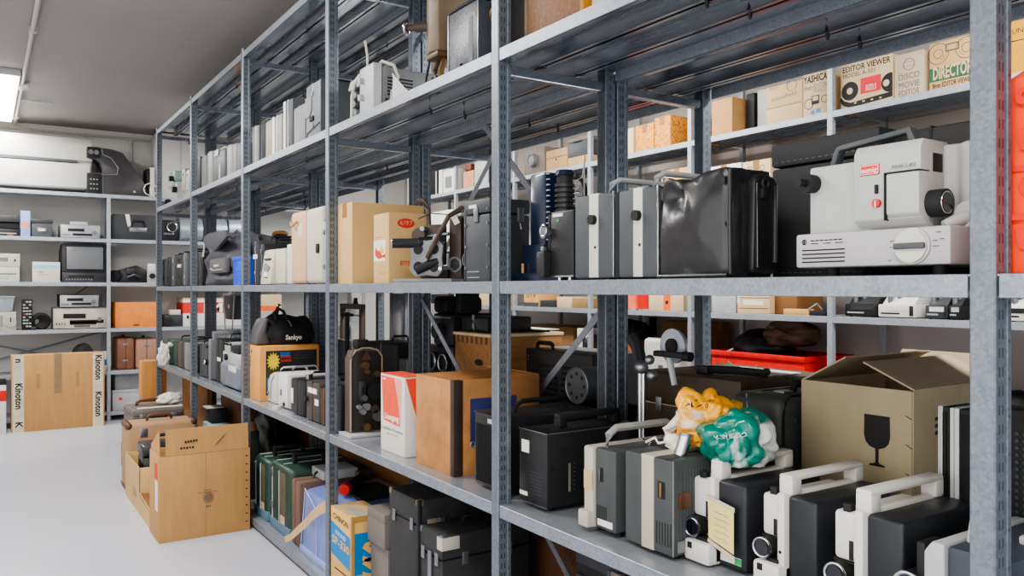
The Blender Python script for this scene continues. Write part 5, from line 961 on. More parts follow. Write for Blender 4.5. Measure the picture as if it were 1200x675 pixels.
# behind the big carton: brown board and dark odds
t=T('wooden_board','tall brown chipboard panel standing on the bottom shelf at the far end','board',(.17,6.1,Z5)); t.add('panel',M('chipboard',(136,98,58),.7,var=.15),B(0,.03,-.42,.42,0,.5,.003)); t.add('edge_band',woodd,B(-.003,.0,-.42,-.40,0,.5,.001))
t=T('wooden_box','dark brown wooden box on the bottom shelf between the fourth and fifth posts','box',(.18,5.12,Z5)); t.add('body',woodd,B(0,.165,-.22,.22,0,.48,.004)); t.add('lid',woodd,B(-.004,.168,-.224,.224,.4,.46,.003))
pl=(.03,Yp(241,.03),Z5)
t=T('blue_device','pale blue-grey metal device on the bottom shelf right of the fifth post','device',(pl[0],pl[1]-.04,Z5)); hq=FZ(495,240,.03); t.add('body',M('pale_blue_metal',(142,162,172),.45),B(0,.12,-.16,.12,0,hq,.004)); t.add('upper_deck',blackm,B(.02,.12,-.02,.12,hq,hq+.09,.006)); t.add('screw',ink,C((-.002,.02,hq*.9),(0,.02,hq*.9),.01,n=10)); t.add('lid_strip',lgrey,B(.0,.1,-.0,.12,hq+.088,hq+.095,.002))
t=T('dark_cover','dark green-grey plastic cover slumped over a machine behind the floor carton','cover',(.28,Yp(266,.06),Z5)); mk('body',blob(52,(.2,.5,.42),amp=.2,freq=1.3,pinch=.25),M('dark_plastic',(36,40,38),.35,var=.2,bump=.2,bscale=20),t.o,50); t.add('pale_seam',M('pale_blue_seam'),TU([(-.10,.05,.1),(-.08,.05,.25),(-.03,.04,.36)],.004,6))
t=T('pink_bundle','small pinkish soft bundle peeping over the floor carton beside the fourth post','bundle',(.0+.04,Yp(279,.04),Z5)); t.add('stand',char,B(.0,.1,-.05,.05,0,FZ(505,279,.04),.004)); t.add('bundle',M('pink_cloth',(196,150,126),.7),SP((.05,0,FZ(503,279,.04)),.05,(1,1,.8)))
# wooden crate at the end of the rack
t=T('wooden_crate','pale wooden crate panel with a knot at the far end of the front rack','crate',((Xp(173,6.72)+Xp(187,6.72))/2,6.72,0)); t.add('panel',M('pine',(190,140,84),.7,var=.15,stretch=(1,1,.2),scale=20),B(-.09,.09,-.03,.1,0,.62,.004)); t.add('knot',M('knot',(80,50,30),.7),C((.01,-.0315,.32),(.01,-.029,.32),.014,n=12),PR('x',[(.0,0),(.0,0.001),(.001,.001)],0,.001)); t.add('batten',M('pine'),B(-.09,.09,-.045,-.03,.02,.09,.003))
# ================================================================== floor by the rack
# large carton (faces the camera side)
Yf=3.985
x0_=Xp(186,Yf); x1_=-.012; hz=Zp(536,x0_,Yf)
t=T('cardboard_box','big open cardboard box on the aisle floor with its flap standing up','box',((x0_+x1_)/2,Yf,0),PI/2)
w_=x1_-x0_; dp_=.24; k=.005
t.add('body',kraft,B(0,k,-w_/2,w_/2,0,hz,.001),B(dp_-k,dp_,-w_/2,w_/2,0,hz,.001),B(k,dp_-k,-w_/2,-w_/2+k,0,hz,.001),B(k,dp_-k,w_/2-k,w_/2,0,hz,.001),B(k,dp_-k,-w_/2+k,w_/2-k,0,k,0))
zf=Zp(506,x0_,Yf)
t.add('front_flap',kraft,PR('y',[(.0,hz-.001),(.004,hz-.001),(.014,zf+.003),(.010,zf+.003)],-w_/2+.008,w_/2-.03)); t.add('side_flap',kraft,PR('y',[(.004,hz),(dp_-.02,hz),(dp_-.03,hz+.03),(.01,hz+.12)],w_/2-.006,w_/2-.002))
t.add('rear_flap',kraft,PR('y',[(dp_-.005,hz-.001),(dp_-.001,hz-.001),(dp_+.05,hz-.06),(dp_+.046,hz-.06)],-w_/2+.01,w_/2-.01))
t.add('crease',inkg,B(-.0005,0,-w_/2+.01,w_/2-.01,hz-.0012,hz,0),B(-.0006,0,-.001,.0,.0,hz,0)); t.add('round_mark',inkg,TO((-.0006,-.012,hz*.46),(1,0,0),.024,.0014),TO((-.0006,-.012,hz*.46),(1,0,0),.016,.0025),TO((-.0006,-.012,hz*.46),(1,0,0),.007,.003)); t.add('print_lines',inkg,*[B(-.0006,0,-.012+.018-.009*q-.005,-.012+.018-.009*q,hz*.545,hz*.56,0) for q in range(4)],*[B(-.0006,0,-.012+.045-.009*q-.006,-.012+.045-.009*q,hz*.522,hz*.532,0) for q in range(10)],*[B(-.0006,0,-.012+.01-.008*q-.005,-.012+.01-.008*q,hz*.345,hz*.37,0) for q in range(3)]); t.add('flap_print',ink,*[B(.002,.0045,.085-.012*q,.093-.012*q,hz+.052+.001*q,hz+.062+.001*q,0) for q in range(5)],*[B(.0,.003,.105-.013*q,.113-.013*q,hz+.026+.002*(q%2),hz+.035,0) for q in range(5)]); st=t.add('stamp',inkg,PR('x',[(-.04,hz+.025),(-.05,hz+.04),(-.095,hz+.085),(-.085,hz+.07)],.001,.0035)); t.add('staple',ink,*[B(-.0012,0,-w_/2+.012,-w_/2+.02,hz*(.1+.1*q),hz*(.1+.1*q)+.006,0) for q in range(9)])
t.txt('AGFA',red,'S',(.05,w_/2,hz*.8),.02) if False else None
t.add('side_label',paper,B(.03,.09,w_/2,w_/2+.0008,hz*.35,hz*.7,0)); t.add('red_side_print',red,B(.03,.1,w_/2,w_/2+.0009,hz*.72,hz*.9,0))
# lower open carton behind it and the step box
t=T('cardboard_box','low open cardboard box lying right behind the big floor carton','box',(-.2,4.26,0),PI/2); w_=.44; k=.004
hb=.24
t.add('body',kraft2,B(.31,.314,-w_/2,w_/2,0,hb,.001),B(.80,.804,-w_/2,w_/2,0,hb,.001),B(.314,.80,-w_/2,-w_/2+k,0,hb,.001),PR('y',[(.0,0),(.8,0),(.8,hb),(.31,hb),(.31,.11),(.0,.09)],w_/2-k,w_/2),B(0,.80,-w_/2,w_/2-k,0,k,0)); t.add('fold_out',kraftd,PR('y',[(.0,.085),(.31,.105),(.31,.1),(.0,.08)],-w_/2,w_/2)); t.add('black_mark',ink,B(.42,.435,w_/2,w_/2+.0008,.06,.11,0),B(.48,.495,w_/2,w_/2+.0008,.06,.11,0))
t=T('equipment_case','black leather camera case standing inside the low open box behind the floor carton','case',(-.24,4.64,.006),PI/2)
t.add('body',leather,B(0,.18,-.15,.15,0,.27,.012)); t.add('lid',leather,B(-.006,.186,-.155,.155,.27,.335,.014)); t.add('clasp',steel,B(-.012,-.004,.06,.1,.25,.29,.003)); t.add('handle',blackm,TU(archy(-.07,.07,.33,.37,.09),.009))
t=T('equipment_case','black strapped case lying on the cases inside the low open box','case',(-.05,4.70,.006),PI/2); t.add('body',blackm,B(.0,.1,-.05,.03,0,.36,.01)); t.add('strap',leather,TU([(.02,.03,.35),(.02,.025,.375),(.03,-.04,.375)],.012))
# beige suitcase with brown corners
xa=Xp(147,5.15)
t=T('suitcase','beige vintage suitcase with brown leather corners standing on the aisle floor','suitcase',((xa-.02)/2-.0,5.12,0),PI/2)
w_=-.02-xa; hs=Zp(497,xa,5.15); BS=M('beige_canvas',(170,140,108),.65,var=.06,bump=.1,bscale=300)
t.add('lid_shell',BS,B(0,.07,-w_/2,w_/2,0,hs,.022,3)); t.add('case_shell',BS,B(.072,.2,-w_/2,w_/2,0,hs,.022,3)); t.each('corner',brown,[B(-.003,.203,(w_/2-.036) if s_>0 else -w_/2-.003,(w_/2+.003) if s_>0 else -w_/2+.036,(hs-.036) if u else -.0,(hs+.003) if u else .036,.016,3) for s_ in (-1,1) for u in (0,1)]); t.add('handle',brown,TU(archy(-.07,.07,hs-.004,hs+.03,.1),.009)); t.each('lock',steel,[B(-.005,0,y_-.02,y_+.02,hs-.08,hs-.03,.003) for y_ in (.1,)])
# stacked grey cases behind
zq=0
GV=M('grey_brown_case',(112,104,98),.55,var=.12,bump=.1)
for i,(hh_,lab) in enumerate(((.17,'lower grey-brown flat suitcase of the pile beside the rack end'),(.13,'middle grey-brown suitcase of the pile beside the rack end'),(.11,'topmost grey-brown suitcase with a handle on the pile beside the rack end'))):
    t=T('suitcase',lab,'suitcase',(-.172+.004*i,5.46+.03*i,zq),PI/2+.01*i,group='grey suitcase pile')
    w_=.33-.012*i; t.add('lower_shell',GV,B(0,.42-.04*i,-w_/2,w_/2,0,hh_*.55,.014,3)); t.add('lid_shell',GV,B(0,.42-.04*i,-w_/2,w_/2,hh_*.56,hh_,.014,3)); t.add('edge_rail',steel,B(-.002,.422-.04*i,-w_/2-.002,w_/2+.002,hh_*.53,hh_*.58,.001)); t.each('latch',steel,[B(-.007,0,y_-.02,y_+.02,hh_*.4,hh_*.72,.002) for y_ in (-w_*.3,w_*.3)]); t.add('handle',blackm,B(-.022,-.012,-.05,.05,hh_*.5,hh_*.62,.004),B(-.015,0,-.05,-.04,hh_*.5,hh_*.62,.002),B(-.015,0,.04,.05,hh_*.5,hh_*.62,.002)); t.each('rib',M('grey_rib',(130,124,118),.5),[B(.03+.05*q,.045+.05*q,-w_/2+.03,w_/2-.03,hh_-.002,hh_+.002,.0015) for q in range(6)] if i==2 else [])
    if i==2: t.add('top_handle',brown,TU(archy(-.1,.1,hh_,hh_+.035,.2),.011)); t.add('white_sheet',paper,B(.02,.07,-.15,.12,hh_+.0025,hh_+.004,0))
    zq+=hh_+.001
t=T('plastic_bag','small white plastic bag lying on top of the grey suitcase pile','bag',(-.07,5.7,zq+.003)); mk('body',blob(61,(.14,.12,.07),amp=.3,freq=2.2),M('white_film'),t.o,50); t.add('twist',M('white_film'),TU([(.03,.0,.05),(.06,.02,.06),(.08,.03,.04)],.01))
# flat carton with black vertical lettering
xk0,xk1=Xp(13,7.72),Xp(122.5,7.72); w_=xk1-xk0; hk=Zp(417,xk0,7.72)
t=T('cardboard_box','flat upright brown carton with white tape strips lettered in black, before the end shelves','box',((xk0+xk1)/2,7.72,0),PI/2)
t.add('body',kraft,B(0,.16,-w_/2,w_/2,0,hk,.004)); wt=M('white_tape_print',(206,196,178),.5)
for y_,tt in ((w_/2-.05,0),(-w_/2+.05,1)):
    p=t.add('tape_strip',wt,B(-.001,0,y_-.04,y_+.04,0,hk,0)); 
    for z_ in ((hk*.47,hk*.93,hk*.1) if tt==0 else (hk*.8,hk*.3)): 
        s_='Kinoton' if z_ not in (hk*.93,hk*.1) else ('K' if z_==hk*.1 else 'n')
        t.txt(s_,ink,'F',(-.001,y_-.002,z_),.07,rot=-PI/2,par=p,bold=.03,fit=.21 if len(s_)>2 else None)
t.add('centre_tape',M('greyed_tape',(142,120,92),.5),B(-.001,.16,-.02,.035,hk*.48,hk+.001,0)); t.each('print_block',M('faint_print',(166,130,88),.8),[B(-.0006,0,w_*.2,w_*.24,hk*.55,hk*.75,0),B(-.0006,0,-w_*.22,-w_*.18,hk*.55,hk*.75,0)])
t=T('cardboard_box','white and red box standing at the far left edge on the floor','box',(Xp(-10,7.7),7.7,0),PI/2); h_=Zp(447,-1,7.7); t.add('body',white,B(0,.16,-.1,.1,0,h_,.003)); t.add('red_band',red2,B(-.001,.1605,-.1005,.1005,h_*.62,h_*.82,0)); t.add('black_lid',blackm,B(-.002,.162,-.102,.102,h_-.03,h_+.004,.002))
# ================================================================== back rack, seen through the front one
XB=.42
pl,w_,_h=FP(616,694,.56,Z4,ytop=416)
t=T('amplifier','black louvred amplifier cabinet behind the black projectors, under the diagonal brace','amplifier',pl)
t.add('cabinet',black,B(0,.2,-w_/2,w_/2,0,_h,.006)); t.add('louvre',blackm,*[B(-.006,0,c_-w_*.16,c_+w_*.16,_h*(.35+.06*q),_h*(.35+.06*q)+.008,.002) for q in range(9) for c_ in (-w_*.24,w_*.16)]); t.add('top_rail',blackm,TU(archy(w_*.2,w_*.46,_h-.003,_h+.02,.04),.008)); t.add('screw',steel,*[C((-.002,w_*.45,_h*z_),(0,w_*.45,_h*z_),.004,n=8) for z_ in (.92,.88)])
t=T('storage_box','plain dark box carrying the grey drum behind the black projectors','box',(.40,1.93,Z4)); hb=.205; t.add('body',blackm,B(0,.15,-.1,.1,0,hb,.004)); t.add('lid',blackm,B(-.003,.153,-.103,.103,hb-.04,hb,.003))
t=T('metal_drum','grey metal drum with punched end lying on the dark box behind the black projectors','drum',(.40,1.93,Z4+hb+.0005)); t.add('drum',M('drum_grey',(96,98,100),.5,.4),C((0,0,.055),(.145,0,.055),.055,n=32)); t.add('punched_holes',ink,*[C((-.001,.036*math.cos(a),.055+.036*math.sin(a)),(0,.036*math.cos(a),.055+.036*math.sin(a)),.006,n=10) for a in [2*PI*q/8 for q in range(8)]]); t.add('rim',steel,TO((0,0,.055),(1,0,0),.054,.0025))
pl,w_,_h=FP(533,575,.45,Z4,ytop=392)
t=T('wooden_crate','orange-brown wooden crate with dovetailed corners behind the big stained carton','crate',pl)
t.add('body',M('crate_wood',(142,104,66),.6,var=.2,scale=6,stretch=(1,10,10)),B(0,.325,-w_/2,w_/2,0,_h-.012,.003)); t.add('lid',M('crate_lid',(196,176,146),.6),B(-.006,.33,-w_/2-.006,w_/2+.006,_h-.012,_h,.003)); t.each('dovetail',woodd,[B(-.001,0,w_/2-.02-.035*q,w_/2-.034-.035*q,_h-.04,_h-.014,0) for q in range(int(w_/.035))]); t.add('hand_hole',ink,PR('x',[(.03*math.cos(a)-.05,.012*math.sin(a)+_h*.72) for a in [2*PI*q/16 for q in range(16)]],-.001,.0))
zc_=Z4+_h
t=slim_case('long black camera case lying on top of the dovetailed wooden crate',(.47,pl[1]+.02,zc_+.001),.2,.2,.06,m=black,handle=False)
t=T('paper_sheets','white papers and a dark folder lying at the right end of the wooden crate','paper',(.69,pl[1]-.02,zc_+.001)); t.add('folder',blackm,B(-.015,.05,-.08,.08,0,.008,.001)); t.add('sheet',paper,B(-.01,.075,-.11,.08,.0085,.0105,0))
pl,w_,_h=FP(503,531.5,.46,Z4,ytop=407)
t=T('stereo_viewer','black twin-lens box with two chrome-ringed lenses left of the wooden crate','viewer',pl); t.add('body',black,B(0,.2,-w_/2,w_/2,0,_h,.006)); 
for y_ in (-w_*.24,w_*.22): 
    l_=t.add('lens_barrel',blackm,C((-.02,y_,_h*.8),(.01,y_,_h*.8),.038)); t.add('lens_ring',chrome,TO((-.02,y_,_h*.8),(1,0,0),.034,.005),par=l_); t.add('lens_glass',lens,C((-.022,y_,_h*.8),(-.018,y_,_h*.8),.03),par=l_)
zv=Z4+_h
t=T('film_camera','large black film camera with top tower on the twin-lens box','camera',(.47,pl[1],zv+.001)); t.add('body',black,B(0,.2,-w_*.4,w_*.44,0,.13,.012)); t.add('tower',blackm,B(.03,.12,-w_*.42,-w_*.2,.13,.27,.008)); t.add('magazine',blackm,B(.0,.18,-w_*.1,w_*.46,.13,.2,.02)); t.add('lens_barrel',char,C((-.03,w_*.1,.06),(.02,w_*.1,.06),.03)); t.add('rail',steel,B(-.002,.0,-w_*.3,w_*.4,.11,.118,0))
# chrome column + splicer arm
yq=Yp(752,.30)
t=T('lamp_column','chrome twin-tube column with ball foot and arm, beside the dark brown trunk','stand',(.34,Yp(752,.34),Z4)); cz=.35
t.add('tube',chrome,C((0,.006,.0),(0,.006,cz),.006),C((0,-.008,.0),(0,-.008,cz),.006)); t.add('ball_foot',chrome,SP((-.004,-.01,.135),.013)); t.add('base',blackm,C((0,0,0),(0,0,.012),.04)); t.add('clamp',steel,SP((-.01,-.01,cz),.018),SP((.0,-.04,cz-.02),.015),SP((.0,-.03,cz+.02),.013)); t.add('dark_arm',char,TU([(0,.0,cz),(.02,.04,cz+.05),(.03,.07,cz+.07)],.018)); t.add('reel_disc',M('reel_grey',(176,180,190),.3,.5),C((.05,-.06,cz+.055),(.06,-.06,cz+.055),.045),C((.045,-.06,cz+.055),(.065,-.06,cz+.055),.012)); t.add('reel_hub',ink,C((.044,-.06,cz+.055),(.05,-.06,cz+.055),.02)); t.add('crank_arm',blackm,B(.0,.02,-.14,-.04,cz+.03,cz+.045,.004),C((.01,-.14,cz+.036),(.01,-.165,cz+.036),.012)); t.add('stay',lgrey,TU([(.02,-.08,cz+.03),(.02,-.10,cz-.04)],.008))
t=T('white_carton','flat white box lying on the back rack beside the brown trunk','box',(.56,1.72,Z4)); 
t.o.location=(.66,1.60+.18,Z4); t.add('body',white,B(-.06,.06,-.06,.06,0,.30,.003)); t.add('red_edge',red,B(-.061,-.059,.04,.061,.26,.3,0)); t.add('lid',white,B(-.063,.063,-.063,.063,.285,.302,.002))
# S4 behind the second/third bays
t=T('t_stand','black T-shaped metal stand on the back rack behind the arched projector','stand',(.5,Yp(407,.5),Z4)); zt=Zp(366,.5,Yp(407,.5))-Z4; t.add('pole',blackm,C((0,0,0),(0,0,zt),.012)); t.add('cross_piece',blackm,B(-.012,.012,-.06,.06,zt-.02,zt-.005,.003)); t.add('base',blackm,B(-.08,.08,-.1,.1,0,.03,.006))
t=T('steel_sheet','shiny steel sheet panel standing on the back rack near the third bay','panel',(.72,Yp(466,.72),Z4)); t.add('sheet',M('mirror_steel',(170,172,176),.25,.9),B(0,.012,-.08,.08,0,.53,.002)); t.add('frame',steel,B(-.004,.016,.08,.095,0,.55,.002),B(-.004,.016,-.095,-.08,0,.55,.002))
t=T('frame_trestle','dark steel frame trestle on the back rack behind the arched projector','trestle',(.70,Yp(413,.70),Z4)); zt=Zp(356,.70,Yp(413,.70))-Z4; t.add('top_bar',M('rusty_bar',(82,70,64),.5),B(-.015,.015,-.16,.16,zt-.03,zt,.003)); t.add('leg',M('rusty_bar'),B(-.015,.015,-.16,-.13,0,zt-.03,.003)); t.add('leg',M('rusty_bar'),B(-.015,.015,.13,.16,0,zt-.03,.003)); t.add('cable_bits',blackm,TU([(0,-.03,zt),(0,-.04,zt+.03),(0,-.06,zt+.03),(0,-.07,zt)],.008)); t.add('lower_bar',steel,B(-.01,.01,-.13,.13,zt-.07,zt-.06,.002))
for i,(y_,h_,m_,lab) in enumerate(((3.52,.3,blackm,'wide black case behind the sunburst box on the back rack'),(4.55,.26,char,'dark case behind the silver-blue projector on the back rack'),(5.7,.28,blackm,'dark case at the far end of the back rack, lower shelf'),(3.24,.24,dgrey,'dark grey narrow case behind the arched projector on the back rack'))):
    slim_case(lab,(.47,y_,Z4),.18 if y_<3.3 else .36,.2,h_,m=m_,latch=False)
# speaker stand with funnel legs seen through the fourth bay
t=T('horn_speaker','dark tapered speaker box with a small badge on a stand, seen through the fourth bay','speaker',(.55,Yp(268,.55),Z4)); z0=.34
t.add('box',char,PR('x',[(.16,z0+.16),(-.16,z0+.16),(-.1,z0-.03),(.1,z0-.03)],0,.15,.004)); t.add('badge',lgrey,B(-.001,0,-.02,.02,z0+.06,z0+.09,0),); t.add('leg',lgrey,TU([(0,.17,z0+.16),(0,.06,.0)],.006,6)); t.add('leg',lgrey,TU([(0,-.17,z0+.16),(0,-.06,.0)],.006,6)); t.add('top_bar',grey,B(-.005,.15,-.18,.18,z0+.16,z0+.175,.003))
# S3 back rack cases seen between things
for (y_,h_,w_,m_,lab) in ((4.6,.16,.3,char,'charcoal case behind the grey soft bag on the back rack'),(5.9,.2,.3,blackm,'black case behind the slim cases at the far end on the back rack')):
    slim_case(lab,(.46,y_,Z3),w_,.22,h_,m=m_,latch=False)
# ================================================================== rack on the end wall
def EW(name,lab,cat,a,b,lev,yt,Y=None):
    p,w_,h_=BP(a,b,BZ[lev],yt,Y or BY+.05)
    return T(name,lab,cat,p,PI/2),w_,h_
# top: air conditioner on the wall, large black machine, white cabinet
xr=Xp(108,8.08)
t=T('air_conditioner','long white wall-mounted air conditioner above the end shelves','air conditioner',((xr-1.5)/2,8.06,2.06),PI/2)
w_=xr+1.5; AC=M('ac_white',(208,206,202),.5,var=.02)
zt=Zp(163,xr,8.08)-2.06; zs=Zp(192,xr,8.08)-2.06
t.add('body',AC,PR('y',[(.03,.0),(.36,.0),(.36,zt),(.05,zt),(.0,zt-.06),(.0,zs+.02),(.03,zs+.005)],-w_/2,w_/2,.008)); t.add('outlet_slot',dgrey,B(-.002,.03,-w_/2+.12,w_/2-.05,zs-.002,zs+.018,0)); t.add('lower_flap',AC,PR('y',[(.0,.01),(.02,.0),(.02,zs-.01),(-.012,zs-.014)],-w_/2+.02,w_/2-.02,.003))
pm,w_,h_=BP(102,171,BZ[0],175,8.0)
t=T('film_editing_machine','large black curved machine with arched throat on top of the end shelves','machine',pm,PI/2)
GM=M('gunmetal',(66,64,66),.35,var=.15)
f=[(w_/2,0),(-w_/2,0),(-w_/2,h_*.25),(-w_*.3,h_*.62),(-w_*.1,h_*.93),(w_*.08,h_*.99),(w_*.28,h_),(w_/2,h_),(w_/2,h_*.78),(w_*.38,h_*.76),(w_*.28,h_*.68),(w_*.24,h_*.54),(w_*.24,h_*.47),(w_/2,h_*.45)]
bm=bmesh.new(); shape(bm,PR('x',f,.0,.22,.006)); mk('frame_body',bm,GM,t.o); t.add('front_head',blackm,B(-.02,.0,w_*.3,w_/2,h_*.78,h_,.004)); t.add('control_box',blackm,B(-.02,.0,w_*.27,w_/2,.0,h_*.44,.004)); t.add('head_dials',steel,C((-.024,w_*.44,h_*.89),(-.02,w_*.44,h_*.89),.02),C((-.024,w_*.35,h_*.89),(-.02,w_*.35,h_*.89),.02)); t.add('keys',lgrey,*[B(-.023,-.02,w_*(.44-.05*q)-.006,w_*(.44-.05*q)+.006,h_*(.1+.1*r_),h_*(.1+.1*r_)+.008,0) for q in range(3) for r_ in range(3)]); t.add('edge_trim',grey,TU([(-.003,w_*.24,0),(-.003,w_*.24,h_*.42),(-.003,w_*.0,h_*.45),(-.003,-w_*.02,h_*.6),(-.003,w_*.1,h_*.8),(-.003,w_*.24,h_*.86),(-.003,w_*.26,h_*.98)],.006,6)); t.add('badge',lgrey,C((-.003,-w_*.3,h_*.1),(.0,-w_*.3,h_*.1),.01)); t.add('inner_throat',char,B(.22,.225,-w_*.1,w_*.3,h_*.4,h_*.8,.001))
p,w_,h_=BP(183,240,BZ[0],158,8.04)
t=T('white_cabinet','white metal cabinet on top of the end shelves beside the rack end','cabinet',p,PI/2); t.add('body',M('cabinet_white',(204,203,200),.5,var=.02),B(0,.3,-w_/2,w_/2,0,h_,.006)); t.add('door_gap',grey,B(-.001,0,-.002,.002,.02,h_-.02,0)); t.add('black_knob',blackm,B(-.02,0,-w_*.24,-w_*.16,h_*.86,h_*.93,.003)); t.add('plinth',dgrey,B(.01,.29,-w_/2+.01,w_/2-.01,-.0,.02,.002))
p,w_,h_=BP(172,181.5,BZ[0],196,8.0)
t=T('white_device','white device with a looped cable between the black machine and the cabinet','device',p,PI/2); t.add('body',white,B(0,.2,-w_*.5,w_*.1,0,h_,.004)); t.add('dark_front',blackm,B(.0,.2,w_*.1,w_/2,.1,h_*.95,.004)); t.add('cable_loop',white,TO((-.02,w_*.1,.07),(1,0,0),.055,.005))
# shelf B
t,w_,h_=EW('video_recorder','stack of black recorders at the far left of the second shelf','recorder',-14,23,1,252); t.add('lower_deck',black,B(0,.3,-w_/2,w_/2,0,h_*.34,.004)); t.add('upper_deck',blackm,B(.02,.3,-w_/2,w_*.44,h_*.36,h_*.66,.004)); t.add('top_deck',char,B(.0,.26,-w_/2,w_*.3,h_*.68,h_,.006)); t.add('front_strip',lgrey,B(-.001,0,-w_*.4,w_*.4,h_*.12,h_*.16,0)); t.add('orange_light',orange,B(-.001,0,-w_*.3,-w_*.1,h_*.05,h_*.08,0))
t,w_,h_=EW('blue_box','upright pale blue carton beside the black recorders on the end shelf','box',24,35.5,1,247); t.add('body',M('pale_blue_card',(146,160,206),.6),B(0,.12,-w_/2,w_/2,0,h_,.002)); t.add('label',M('peach_label',(206,150,120),.6),B(-.001,0,-w_*.35,w_*.35,h_*.3,h_*.6,0))
t,w_,h_=EW('file_box','dark grey archive box with label holder on the end shelf','box',37,61,1,257); t.add('body',dgrey,B(0,.3,-w_/2,w_/2,0,h_*.86,.003)); t.add('lid',char,B(-.006,.306,-w_/2-.006,w_/2+.006,h_*.78,h_,.004)); t.add('label_holder',steel,B(-.003,0,-w_*.22,w_*.22,h_*.3,h_*.52,.001)); t.add('label',paper,B(-.004,-.003,-w_*.16,w_*.16,h_*.35,h_*.47,0))
def deck(lab,a,b,lev,yt,ybase=None,m=M('silver_grey',(164,166,170),.35,.3),dark=False,z=None):
    t,w_,h_=EW('video_recorder',lab,'recorder',a,b,lev,yt)
    if z is not None: h_=Zp(yt,t.o.location.x,t.o.location.y)-z; t.o.location.z=z
    t.add('case',grey if not dark else blackm,B(.004,.3,-w_/2,w_/2,.006,h_,.003)); t.add('front_panel',m,B(-.004,.006,-w_/2,w_/2,.006,h_*.94,.003)); t.add('tape_slot',ink,B(-.006,-.003,-w_*.1,w_*.32,h_*.5,h_*.72,.001)); t.add('display',ink,B(-.006,-.003,w_*-.3,w_*.2,h_*.2,h_*.36,0)); t.add('knob',steel,C((-.014,-w_*.36,h_*.45),(-.002,-w_*.36,h_*.45),min(.018,h_*.25))); t.add('button_row',dgrey,*[B(-.0065,-.003,w_*(.44-.05*q)-.004,w_*(.44-.05*q)+.004,h_*.2,h_*.3,0) for q in range(4)]); t.each('foot',rubber,[C((x_,y_,0),(x_,y_,.008),.01) for x_ in (.03,.26) for y_ in (-w_*.4,w_*.4)])
    return t,w_,h_
t,w_,h_=deck('silver video recorder with a small box on top, second shelf of the end rack',71,117,1,263.5); t.add('top_clutter',lgrey,B(.05,.2,-w_*.2,w_*.25,h_,h_+.03,.004))
t,w_,h_=EW('equipment_case','black case with white tag and chrome clasp on the second end shelf','case',132,183,1,251.5); t.add('body',char,B(0,.3,-w_/2,w_/2,0,h_,.005)); t.add('clasp_plate',steel,B(-.004,0,-w_*.28,w_*.12,h_*.32,h_*.5,.003)); t.add('handle',blackm,TU(archy(-w_*.24,w_*.08,h_*.5,h_*.75,-.01),.008)); t.add('white_tag',paper,PR('x',[(w_*.22,h_),(w_*.12,h_),(w_*.08,h_*.55),(w_*.16,h_*.52)],-.002,-.0005))
# shelf C
t,w_,h_=EW('white_recorder','lower white recorder of the stacked pair on the third end shelf','recorder',-12,23,2,313); t.add('case',ivory,B(0,.3,-w_/2,w_/2,0,h_,.005)); t.add('front_slot',grey,B(-.001,0,-w_*.4,w_*.3,h_*.5,h_*.6,0)); t.add('grille',lgrey,*[B(-.001,0,w_*(.4-.06*q)-.004,w_*(.4-.06*q)+.004,h_*.15,h_*.4,0) for q in range(9)])
zz=BZ[2]+h_+.001
t,w_,h_=EW('white_recorder','upper white recorder of the stacked pair on the third end shelf','recorder',-12,23.5,2,297); h_=Zp(297,t.o.location.x,t.o.location.y)-zz; t.o.location.z=zz; t.add('case',ivory,B(0,.3,-w_/2,w_/2,0,h_,.005)); t.add('front_window',grey,B(-.001,0,-w_*.1,w_*.3,h_*.4,h_*.7,0)); t.add('button',ink,B(-.002,0,-w_*.36,-w_*.3,h_*.4,h_*.6,0))
t,w_,h_=EW('cardboard_box','white box with pale blue stripe beside the old television','box',38,70.5,2,307); t.add('body',M('offwhite_card',(206,200,190),.6,var=.03),B(0,.2,-w_/2,w_/2,0,h_,.003)); t.add('blue_stripe',M('stripe_blue',(150,196,214),.6),B(-.001,0,-w_*.48,w_*.48,h_*.68,h_*.86,0)); t.add('print',inkg,B(-.001,0,w_*.1,w_*.3,h_*.48,h_*.52,0),B(-.001,0,w_*-.1,w_*.3,h_*.36,h_*.38,0))
t,w_,h_=EW('television','grey tube television with tape slot on the third end shelf','television',72.5,126,2,286); TVG=M('tv_grey',(70,70,72),.45)
t.add('cabinet',TVG,PR('y',[(.012,0),(.36,.03),(.36,h_*.8),(.2,h_),(.012,h_)],-w_/2,w_/2,.008)); b_=t.add('bezel',M('tv_bezel',(52,52,54),.4),B(0,.02,-w_/2,w_/2,h_*.28,h_,.006),B(-.004,.02,-w_/2,w_/2,.0,h_*.25,.004))
bm=bmesh.new(); bmesh.ops.create_grid(bm,x_segments=14,y_segments=14,size=.5)
for v in bm.verts: 
    u,vv=v.co.x,v.co.y; v.co=Vector((-.006-.014*(1-(u*u+vv*vv)*1.6),u*w_*.8,h_*.635+vv*h_*.58))
bmesh.ops.reverse_faces(bm,faces=bm.faces[:]) 
mk('screen',bm,M('crt_glass',(112,114,116),.14,coat=.6,var=.05),t.o); t.add('screen_surround',ink,B(-.004,.0,-w_*.42,w_*.42,h_*.32,h_*.95,.01)); t.add('tape_slot',ink,B(-.006,-.003,-w_*.2,w_*.36,h_*.13,h_*.19,.001)); t.add('button_row',grey,*[B(-.0065,-.003,w_*(.4-.06*q)-.006,w_*(.4-.06*q)+.006,h_*.06,h_*.09,0) for q in range(10)])
